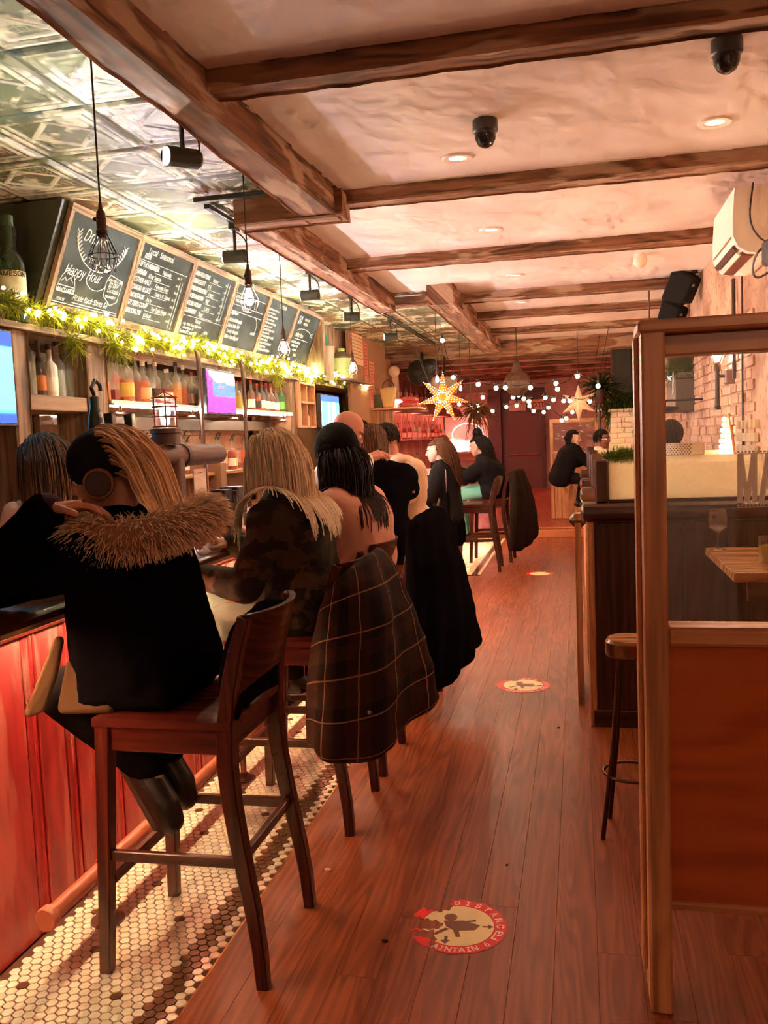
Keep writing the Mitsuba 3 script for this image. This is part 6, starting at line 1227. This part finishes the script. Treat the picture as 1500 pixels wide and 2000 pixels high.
add('base', lathe([(0, 0), (.072, 0), (.072, .055), (.078, .058), (.078, .08), (.06, .084), (0, .084)], lo, 22), SAT, lin(66, 44, 40), parent=cl)
add('glass', lathe([(.054, .085), (.056, .09), (.056, .22), (.050, .238), (.0, .245), (.0, .242), (.048, .235), (.053, .22), (.053, .09)], lo, 22), 'clear_glass', parent=cl)
emit('bulb', lathe([(0, .10), (.018, .105), (.022, .13), (.028, .16), (.024, .19), (0, .205)], lo, 16), AMBER, L_PENDANT*.35, parent=cl, weight=.6)
for z in (.09, .14, .19, .235): add('cage_ring', tube([(lo[0]+.061*math.cos(a), lo[1]+.061*math.sin(a), lo[2]+z) for a in np.linspace(0, 2*math.pi, 28, endpoint=False)], .004, 6, closed=True), SAT, lin(84, 26, 20), parent=cl)
for a in np.arange(6)*math.pi/3: add('cage_bar', tube([(lo[0]+.061*math.cos(a), lo[1]+.061*math.sin(a), lo[2]+.085), (lo[0]+.061*math.cos(a), lo[1]+.061*math.sin(a), lo[2]+.235), (lo[0], lo[1], lo[2]+.262)], .0035, 6), SAT, lin(84, 26, 20), parent=cl)
cd = thing('menu_caddy', 'dark caddy on the bar holding black menus and a bottle', 'menu holder'); q = at(420, 1005, z=1.10)
q = np.array([-1.86, 4.30, 1.096])
add('box', bx(q+[-.06, -.02, 0], q+[.07, .24, .09], .003), SAT, lin(58, 34, 26), parent=cd)
for k in range(7): add('menu', bx(q+[-.05+.013*k, -.01, .02], q+[-.043+.013*k, .10, .225], .001), SAT, lin(16, 14, 14), parent=cd)
add('napkin_holder', bx(q+[-.05, .115, .02], q+[.06, .235, .235], .006), SAT, lin(14, 12, 13), parent=cd); add('card', bx(q+[.071, .03, .005], q+[.074, .10, .095], .0), SAT, lin(226, 190, 140), parent=cd)
bottle((-1.72, 4.18, 1.096), .22, .034, (140, 60, 24), (220, 204, 190), 'small brown sauce bottle leaning by the menu caddy', .6, cap=(60, 34, 26))
t = thing('menu_card', 'pale paper menu propped behind the menu caddy', 'menu'); add('sheet', tr(bx((-.002, -.10, 0), (.002, .10, .17), .0), mat_tr(-2.02, 4.42, 1.265, .1)), 'matte', lin(240, 216, 196), parent=t); add('heading', tr(bx((.002, -.03, .145), (.003, .03, .150), 0), mat_tr(-2.02, 4.42, 1.265, .1)), 'matte', lin(190, 60, 40), parent=t); add('clip', cyl((-2.02, 4.42, 1.096), (-2.02, 4.42, 1.275), .006, 8), 'metal', lin(160, 150, 140), parent=t)
PINT = [(0, .004), (.028, .004), (.031, .012), (.041, .145), (.039, .145), (.029, .014), (0, .012)]
glass_ware('pint_glass', 'tall clear glass on the bar at the left edge beside the parka sleeve', PINT, (-1.93, 2.48, 1.096), [(0, .014), (.028, .014), (.033, .08), (0, .08)], (210, 170, 120))
glass_ware('tumbler', 'short glass of ice between the menu caddy and the blonde person', TUMB, (-1.80, 4.72, 1.096), [(0, .014), (.031, .014), (.034, .06), (0, .06)], (226, 200, 170))
for (x, y, lab) in ((-1.98, 7.3, 'empty pint glass on the bar, left of the long haired woman'), (-1.88, 7.7, 'second pint glass on the bar, left of the long haired woman'), (-1.78, 5.5, 'pint glass on the bar behind the bald man')): glass_ware('pint_glass', lab, PINT, (x, y, 1.096))
for i, (x, y, zz, nm) in enumerate(((-2.25, 4.95, .951, 0), (-3.2, 5.6, .951, 0))): pass
for (x, y, z, lab) in ((-3.16, 6.9, .951, 'white candle jar on the back counter'), (-3.12, 7.2, .951, 'second white candle jar on the back counter')):
    t = thing('candle_jar', lab, 'candle'); add('jar', lathe([(0, 0), (.04, 0), (.04, .09), (.037, .09), (.037, .004), (0, .004)], (x, y, z+.46), 16), 'clear_glass', parent=t); emit('wax', lathe([(0, .005), (.035, .005), (.035, .06), (0, .06)], (x, y, z+.46), 14), WARM, 3, parent=t, weight=.1); add('stand', bx((x-.06, y-.06, z), (x+.06, y+.06, z+.46), .004), SAT, lin(120, 80, 56), parent=t)
t = thing('table_lamp', 'small glowing globe lamp on the far counter beside the woman with the bun', 'lamp'); o = np.array([-2.03, 12.75, 1.096]); add('base', lathe([(0, 0), (.05, 0), (.05, .012), (.012, .02), (.012, .09), (0, .09)], o, 16), SAT, lin(80, 60, 40), parent=t); emit('globe', sph(o+[0, 0, .14], (.055, .055, .065), 2), (1, .74, .40), 26, parent=t, weight=.5)
bottle((-2.05, 11.2, 1.096), .26, .034, CLR, (230, 220, 200), 'clear bottle on the far counter by the candle lamp', .6)
t = thing('far_taps', 'cluster of chrome taps on the far counter', 'beer tap'); add('tower', bx((-2.35, 10.2, 1.096), (-2.25, 10.5, 1.36), .02), 'metal', lin(200, 170, 160), parent=t)
for k in range(4): add('tap_handle', bar((-2.24, 10.23+k*.08, 1.36), (-2.22, 10.23+k*.08, 1.55), .022, .022, .03, .03), SAT, lin(40, 26, 24) if k % 2 else lin(226, 210, 200), parent=t)

# ------------------------------------------------------------------ clutter around the end of the back bar
t = thing('milk_can', 'pale green metal jug standing above the fairy lights', 'jug'); o = (-2.93, 10.85, 2.34); add('body', lathe([(0, 0), (.135, 0), (.14, .01), (.14, .27), (.13, .285), (.05, .35), (.045, .37), (.055, .38), (.05, .395), (0, .395)], o, 24), SAT, lin(176, 190, 120), parent=t); add('shoulder', lathe([(.142, .265), (.142, .285), (.055, .355), (.05, .352)], o, 24), SAT, lin(84, 76, 50), parent=t); add('handle', tube([(o[0]+.12, o[1]+.06, o[2]+.26), (o[0]+.17, o[1]+.10, o[2]+.22), (o[0]+.17, o[1]+.10, o[2]+.13), (o[0]+.13, o[1]+.06, o[2]+.11)], .008, 6), 'metal', lin(150, 120, 70), parent=t); add('shelf', bx((-3.1, 10.6, 2.315), (-2.76, 12.0, 2.34), .004), 'wood_grey', parent=t, grain='y')
t = thing('tin_bucket', 'tall rusty tin bucket between the last chalkboard and the green jug', 'bucket'); o = (-2.92, 10.1, 2.28); add('body', lathe([(0, 0), (.085, 0), (.115, .40), (.120, .40), (.120, .415), (.110, .415), (.080, .01), (0, .01)], o, 22), SAT, lin(146, 124, 92), parent=t); add('rim', tube([(o[0]+.118*math.cos(a), o[1]+.118*math.sin(a), o[2]+.41) for a in np.linspace(0, 2*math.pi, 24, endpoint=False)], .007, 6, closed=True), SAT, lin(110, 84, 60), parent=t); add('green_bottle', lathe([(0, .40), (.05, .40), (.05, .50), (.018, .56), (.018, .66), (0, .66)], o, 14), 'gloss', lin(40, 110, 84), parent=t)
for (y, z, w, h, c, lab) in ((11.2, 2.58, .62, .40, (224, 180, 140), 'large tan paper notice high on the post beyond the green jug'), (11.85, 2.36, .22, .55, (190, 110, 90), 'tall red brown poster left of the framed notice'), (12.15, 2.02, .30, .66, (206, 120, 96), 'tall pinkish poster at the end of the back bar'), (12.5, 2.30, .20, .22, (150, 96, 70), 'small framed notice at the end of the back bar')):
    t = thing('poster', lab, 'poster'); add('sheet', bx((-2.885, y, z), (-2.875, y+w, z+h), .001), 'matte', lin(*c), parent=t); add('print', [bx((-2.8745, y+.03, z+h-.05-.045*k), (-2.874, y+w-.03-.03*(k % 3), z+h-.035-.045*k), 0) for k in range(int(h/.05)-1)], 'matte', tuple(q*.55 for q in lin(*c)), parent=t, smooth=False, kind='stuff')
add('poster_board', bx((-2.93, 11.1, 1.2), (-2.887, 13.3, 3.0), .004), 'matte', lin(150, 108, 80), parent=bb)
t = thing('emergency_light', 'white twin headed emergency light on the brown wall before the far room', 'emergency light'); add('box', bx((-2.80, 13.3, 2.18), (-2.70, 13.38, 2.55), .006), SAT, lin(190, 150, 124), parent=t); add('head', [sph((-2.75, 13.28, 2.60), (.09, .05, .09), 2)], SAT, lin(226, 190, 160), parent=t)
t = thing('wall_projector', 'black pear shaped spotlight mounted on the far left wall', 'spotlight'); add('body', tr(soften(m3.Manifold.hull_points(np.vstack([ICO*.20, ICO*.12+[.25, 0, .08]])), .04, 4), mat_tr(-2.35, 13.25, 2.55, -.6)), SAT, lin(16, 16, 18), parent=t); add('bracket', bar((-2.35, 13.4, 2.55), (-2.35, 13.58, 2.9), .04, .04), SAT, lin(30, 26, 24), parent=t)
add('fitting', tr(bx((-.20, -.12, -.13), (.20, .12, .13), .02), mat_tr(-2.0, 13.35, 2.35, .3)), SAT, lin(150, 120, 104), parent=t, label='grey lamp housing'); add('arm', bar((-2.0, 13.40, 2.45), (-2.0, 13.60, 2.85), .035, .035), SAT, lin(40, 30, 26), parent=t)
sh = thing('wall_shelf', 'corner shelf with boxes at the start of the far room', 'shelf'); add('board', bx((-3.2, 12.2, 1.98), (-2.2, 12.9, 2.01), .004), 'wood_frame', parent=sh, grain='x'); add('post', bx((-2.72, 12.3, .1), (-2.60, 12.42, 1.98), .004), 'wood_frame', parent=sh, grain='z'); add('side_board', bx((-2.9, 12.25, 1.1), (-2.74, 12.29, 1.98), .004), 'wood_top', parent=sh, grain='z')
for (x0, x1, z0, z1, c, lab, nm) in ((-2.98, -2.74, 2.01, 2.20, (44, 44, 30), 'dark green box on the corner shelf', 'box'), (-2.48, -2.24, 2.01, 2.09, (176, 40, 34), 'red folded cloth on the corner shelf', 'folded_cloth'), (-2.47, -2.27, 2.09, 2.16, (206, 70, 56), 'striped red package on top of the folded cloth', 'package')):
    t = thing(nm, lab, nm.replace('_', ' ')); add('body', bx((x0, 12.35, z0), (x1, 12.7, z1), .02 if nm != 'box' else .006), SAT, lin(*c), parent=t); add('band', bx((x0-.002, 12.346, z0+.03), (x1+.002, 12.352, z0+.045), 0), SAT, tuple(q*.5 for q in lin(*c)), parent=t)
t = thing('straw_bag', 'pale straw bag with a dark handle leaning on the corner shelf', 'bag'); add('body', soften(m3.Manifold.hull_points(np.vstack([ICO*.035+np.array(p) for p in ((-2.70, 12.33, 2.05), (-2.60, 12.33, 2.05), (-2.74, 12.34, 2.26), (-2.56, 12.34, 2.28))])), .03, 4), 'cloth', lin(216, 176, 120), parent=t, smooth=True); add('handle', tube(smooth_path([(-2.72, 12.33, 2.28), (-2.70, 12.33, 2.38), (-2.64, 12.33, 2.41), (-2.58, 12.33, 2.36), (-2.57, 12.33, 2.29)], 16), .010, 6), SAT, lin(60, 34, 24), parent=t)
for k in range(4):
    y = 14.6+k*1.5; t = thing('dome_pendant', f'copper dome shade over the second bar in the far room, {ORD[k]} from the near end', 'pendant lamp', 'copper dome shades in the far room'); add('shade', lathe([(.30, 0), (.30, .02), (.24, .14), (.08, .22), (.03, .24), (0, .24), (0, .23), (.22, .12), (.28, .0)], (-2.75, y, 2.0), 22), SAT, lin(120, 66, 50), parent=t); add('rod', cyl((-2.75, y, 2.23), (-2.75, y, 2.99), .010, 8), SAT, lin(70, 40, 34), parent=t); emit('bulb', sph((-2.75, y, 2.07), .045, 2), (1, .55, .42), 130, parent=t, weight=.7)  # bulbs are unseen inside the shades, placed to light the far room
rg = random.Random(9)
for k in range(30):
    y = 14.2+k*.3; z = 1.551 if k % 2 else 2.371
    bottle((XL+.14, y, z), .30+.08*rg.random(), .045, rg.choice([RUB, AMB, (226, 150, 130), CLR]), (230, 180, 160), f'bottle on the '+('lower' if k % 2 else 'upper')+f' pink lit shelf of the far room, {ORD[k//2]} from the near end', .6, group='bottles on the pink lit shelves', n=8)

# ------------------------------------------------------------------ stars, lantern, plants and globe lights in the far half
def star_mesh(c, n, R_, r_, d_):
    a = np.arange(2*n)*math.pi/n+math.pi/2; rr = np.where(np.arange(2*n) % 2 == 0, R_, r_); V = np.vstack([np.stack([c[0]+rr*np.cos(a), np.full(2*n, c[1]), c[2]+rr*np.sin(a)], 1), [[c[0], c[1]-d_, c[2]], [c[0], c[1]+d_, c[2]]]]); f = []
    for k in range(2*n): f += [(k, (k+1) % (2*n), 2*n), ((k+1) % (2*n), k, 2*n+1)]
    m = trimesh.Trimesh(V, f, process=False); trimesh.repair.fix_normals(m); return m
c = at(1130, 787, y=13.0); t = thing('paper_star', 'white six pointed paper star hanging before the glazed screen', 'star lantern'); add('paper', star_mesh(c, 6, .27, .105, .08), 'glow', lin(252, 226, 200), parent=t, smooth=False); emit('bulb', sph(c, .03, 1), WARM, 2.5, parent=t, weight=.3); add('cord', cyl(c+[0, 0, .26], [c[0], c[1], 2.99], .004, 5), SAT, lin(40, 26, 20), parent=t)
c = at(866, 776, y=11.0); t = thing('patterned_star', 'yellow pierced paper star lantern hanging over the far bar', 'star lantern'); sm = star_mesh(c, 7, .34, .12, .10); add('paper', sm, 'glow', lin(236, 180, 96), parent=t, smooth=False); emit('bulb', sph(c, .03, 1), WARM, 2, parent=t, weight=.3); add('cord', cyl(c+[0, 0, .3], [c[0], c[1], 2.99], .004, 5), SAT, lin(40, 26, 20), parent=t)
dots = []
for k in range(14):
    a = k*math.pi/7+math.pi/2
    if k % 2 == 0:
        for s in np.linspace(.16, .92, 9):
            for w_ in np.linspace(-1, 1, max(1, int(5*(1-s))+1)):
                p = np.array([math.cos(a), 0, math.sin(a)])*s*.34+np.array([-math.sin(a), 0, math.cos(a)])*w_*.055*(1-s); dots.append(sph(c+p+[0, -.10*(1-s)-.006, 0], .007, 0))
emit('pierced_light', dots, (1, .80, .46), 3, parent=t, weight=.2, kind='stuff')
c = at(1010, 742, y=12.0); t = thing('hanging_lantern', 'dark pointed hanging lantern in front of the far door', 'lantern'); add('body', lathe([(0, -.22), (.08, -.21), (.17, -.12), (.185, -.02), (.15, .05), (.09, .10), (.07, .14), (.05, .22), (.02, .26), (0, .28)], c, 10), SAT, lin(70, 44, 34), parent=t, smooth=False); add('cord', cyl(c+[0, 0, .27], [c[0], c[1], 2.99], .006, 6), SAT, lin(40, 26, 20), parent=t)
c = at(920, 800, y=11.8); t = tuft('dried_plant', 'dry brown palm spray hanging right of the patterned star', c, 150, .20, (110, 70, 44), up=-.2, r=.007, spread=.05, droop=.3); add('cord', cyl(c, [c[0], c[1], 2.99], .004, 5), SAT, lin(40, 26, 20), parent=t)
BULBS = [(864, 665), (885, 737), (837, 753), (934, 751), (969, 758), (987, 757), (1036, 757), (1086, 749), (1089, 760), (1128, 735), (1168, 754), (943, 776), (846, 780), (1002, 776), (1013, 772), (1023, 779), (1033, 784), (1065, 777), (1081, 781), (1101, 783), (1113, 783), (1152, 784), (853, 788), (855, 795), (897, 790), (876, 804), (921, 795), (933, 793), (936, 803), (962, 803), (989, 795), (1009, 792), (1034, 793), (1042, 803), (1062, 805), (1071, 796), (1118, 805), (1132, 798), (1147, 794), (1171, 801), (1097, 821), (1106, 817)]
def near_star(p): return False
for lab, y, sel in (('nearest string of globe bulbs slung across the far half of the room', 11.6, lambda v: v <= 765), ('middle string of globe bulbs slung across the far half of the room', 12.7, lambda v: 765 < v <= 786), ('furthest, lowest string of globe bulbs before the far door', 14.4, lambda v: v > 786)):
    t = thing('string_lights', lab, 'string lights'); P = sorted([at(u, v, y=y) for u, v in BULBS if sel(v)], key=lambda p: p[0])
    for p in P: emit('bulb', sph(p, .030, 2), (1, .76, .48), 22, parent=t, weight=.08)
    add('socket', [cyl(p+[0, 0, .025], p+[0, 0, .07], .014, 8) for p in P], SAT, lin(26, 18, 16), parent=t, kind='stuff')
    W_ = [sag(a+[0, 0, .07], b+[0, 0, .07], .03+.05*np.linalg.norm(b-a), 8) for a, b in zip(P, P[1:])]
    add('wire', [tube(w, .0045, 5) for w in W_]+[tube(sag(P[0]+[0, 0, .07], [P[0][0]-.2, y, 2.86], .02, 6), .0045, 5), tube(sag(P[-1]+[0, 0, .07], [P[-1][0]+.15, y, 2.90], .02, 6), .0045, 5)], SAT, lin(26, 18, 16), parent=t)

# ------------------------------------------------------------------ the floor: stickers and litter
def sticker(cx, cy, r, ang, label, torn, detail=True):
    t = thing('floor_sticker', label, 'sticker'); rt_ = random.Random(int(cx*100+cy*10))
    def jag(n, r0, a): return [(r0*(1+a*(rt_.random()-.5))*math.cos(q), r0*(1+a*(rt_.random()-.5))*math.sin(q)) for q in np.linspace(0, 2*math.pi, n, endpoint=False)]
    disc = Polygon(jag(90, r, .04)).buffer(0); gone = union_all([affinity.scale(Polygon(q), r, r, origin=(0, 0)).buffer(0) for q in torn])
    gone = union_all([gone]+[affinity.translate(Polygon(jag(12, .05*r, .8)).buffer(0), *gone.boundary.interpolate(f, normalized=True).coords[0]) for f in np.linspace(0, 1, 60)]) if not gone.is_empty else gone
    red = disc.difference(Point(0, 0).buffer(r*.74)).difference(gone); white = Point(0, 0).buffer(r*.735).difference(gone)
    M = mat_tr(cx, cy, .0008, ang)
    E_ = lambda g, h: [trimesh.creation.extrude_polygon(p, h, engine='earcut') for p in getattr(g, 'geoms', [g]) if p.area > 1e-5]
    add('ring', [tr(m, M) for m in E_(red, .0008)], SAT, lin(206, 36, 40), parent=t, smooth=False); add('face', [tr(m, M) for m in E_(white, .0008)], SAT, lin(240, 220, 170), parent=t, smooth=False)
    if detail:
        ms = []
        for s, a0, flip in (('DISTANCE', 1.62, 1), ('MAINTAIN 6 FT', 4.05, 1)):
            st_ = .135 if s[0] == 'D' else .155
            for i, ch in enumerate(s):
                if ch == ' ': continue
                a = a0-i*(.27 if s[0] == 'D' else 0) if s[0] == 'D' else a0+i*.155
                m = meshkit.text_mesh(ch, r*.15, .0006, True); b = m.bounds; m.vertices[:, 0] -= (b[0, 0]+b[1, 0])/2
                if s[0] == 'D': X_ = np.array([math.sin(a), -math.cos(a), 0]); Y_ = np.array([math.cos(a), math.sin(a), 0]); o = Y_*r*.79
                else: X_ = np.array([-math.sin(a), math.cos(a), 0]); Y_ = -np.array([math.cos(a), math.sin(a), 0]); o = -Y_*r*.94
                if Point(o[0]+Y_[0]*r*.07, o[1]+Y_[1]*r*.07).within(red.buffer(.0)): ms.append(tr(m, M @ axes(o+np.array([0, 0, .0008]), X_, Y_)))
        if ms: add('lettering', ms, SAT, lin(244, 214, 200), parent=t, smooth=False)
        fig = [affinity.scale(Point(-.16*r, .30*r).buffer(.13*r), 1, 1), Polygon([(-.30*r, .16*r), (.10*r, .18*r), (.45*r, .02*r), (.34*r, -.16*r), (-.05*r, -.20*r), (-.24*r, -.05*r)]), Polygon([(-.10*r, -.16*r), (.0, -.16*r), (.06*r, -.42*r), (-.03*r, -.42*r)]), Polygon([(-.26*r, -.10*r), (-.18*r, -.14*r), (-.44*r, -.36*r), (-.50*r, -.32*r)]), Polygon([(.10*r, .15*r), (.36*r, .22*r), (.36*r, .16*r), (.12*r, .10*r)]),
               Polygon([(.50*r, .0), (.62*r, .0), (.62*r, .06*r), (.72*r, -.02*r), (.62*r, -.10*r), (.62*r, -.04*r), (.50*r, -.04*r)]), Polygon([(-.26*r, -.40*r), (-.20*r, -.40*r), (-.20*r, -.54*r), (-.14*r, -.54*r), (-.24*r, -.66*r), (-.34*r, -.54*r), (-.26*r, -.54*r)])]
        add('figure', [tr(m, M @ mat_tr(0, 0, .0008)) for g in fig for m in E_(g.buffer(.004*r).intersection(white), .0004)], SAT, lin(104, 60, 34), parent=t, smooth=False, label='dark walking figure and arrows')
sticker(-.405, 2.63, .155, .10, 'torn red and cream round floor sticker nearest the camera', [[(-1.3, .42), (-.62, .18), (-.40, .12), (-.30, -.02), (-.52, -.16), (-1.3, -.10)], [(-1.3, -.22), (-.75, -.26), (-.5, -.22), (-.46, -.46), (-.9, -.40), (-1.3, -.36)], [(-.62, 1.3), (-.20, 1.2), (-.18, .62), (-.40, .52), (-.72, .62), (-1.0, .95)], [(-1.3, -.75), (-.8, -.74), (-.46, -.86), (-.52, -1.3)], [(-.52, -.46), (-.44, -.46), (-.48, -1.2), (-.56, -1.2)]])
sticker(-.365, 5.35, .165, .0, 'second red and cream round floor sticker, before the bench end', [[(-.7, 1.3), (-.1, 1.2), (-.3, .5), (-.9, .7)], [(1.2, 1.0), (.7, .5), (.4, 1.0)]])
sticker(-.45, 9.75, .15, .0, 'third, distant pale floor sticker beyond the black coat', [[(.4, 1.1), (1.1, .4), (.5, .4)]], False)
sticker(-.86, 13.28+.9, .16, .0, 'furthest pale floor sticker, past the step', [[(.4, 1.1), (1.1, .4), (.5, .4)]], False)
for k in [k for k in scene if k.startswith('floor_sticker_003')]: scene[k]['to_world'] = T(mat_tr(0, 0, .102))
for (px, py, s, c, lab) in ((640, 1699, .009, (226, 200, 170), 'small white scrap on the planks between the two nearest stools'), (752, 1837, .007, (60, 24, 16), 'dark crumb on the planks left of the nearest sticker'), (990, 1688, .004, (40, 20, 14), 'tiny dark speck on the planks above the nearest sticker'), (1091, 1420, .005, (40, 20, 14), 'tiny dark speck on the planks below the second sticker')):
    p = at(px, py, z=.004); m = sph((0, 0, 0), (s*1.3, s, s*.6), 2); m.vertices *= 1+.5*(meshkit.noise(np.array(m.vertices)*300, 3)-.5)[:, None]; add('scrap', tr(m, mat_tr(p[0], p[1], s*.5)), 'matte', lin(*c), label=lab, cat='scrap')
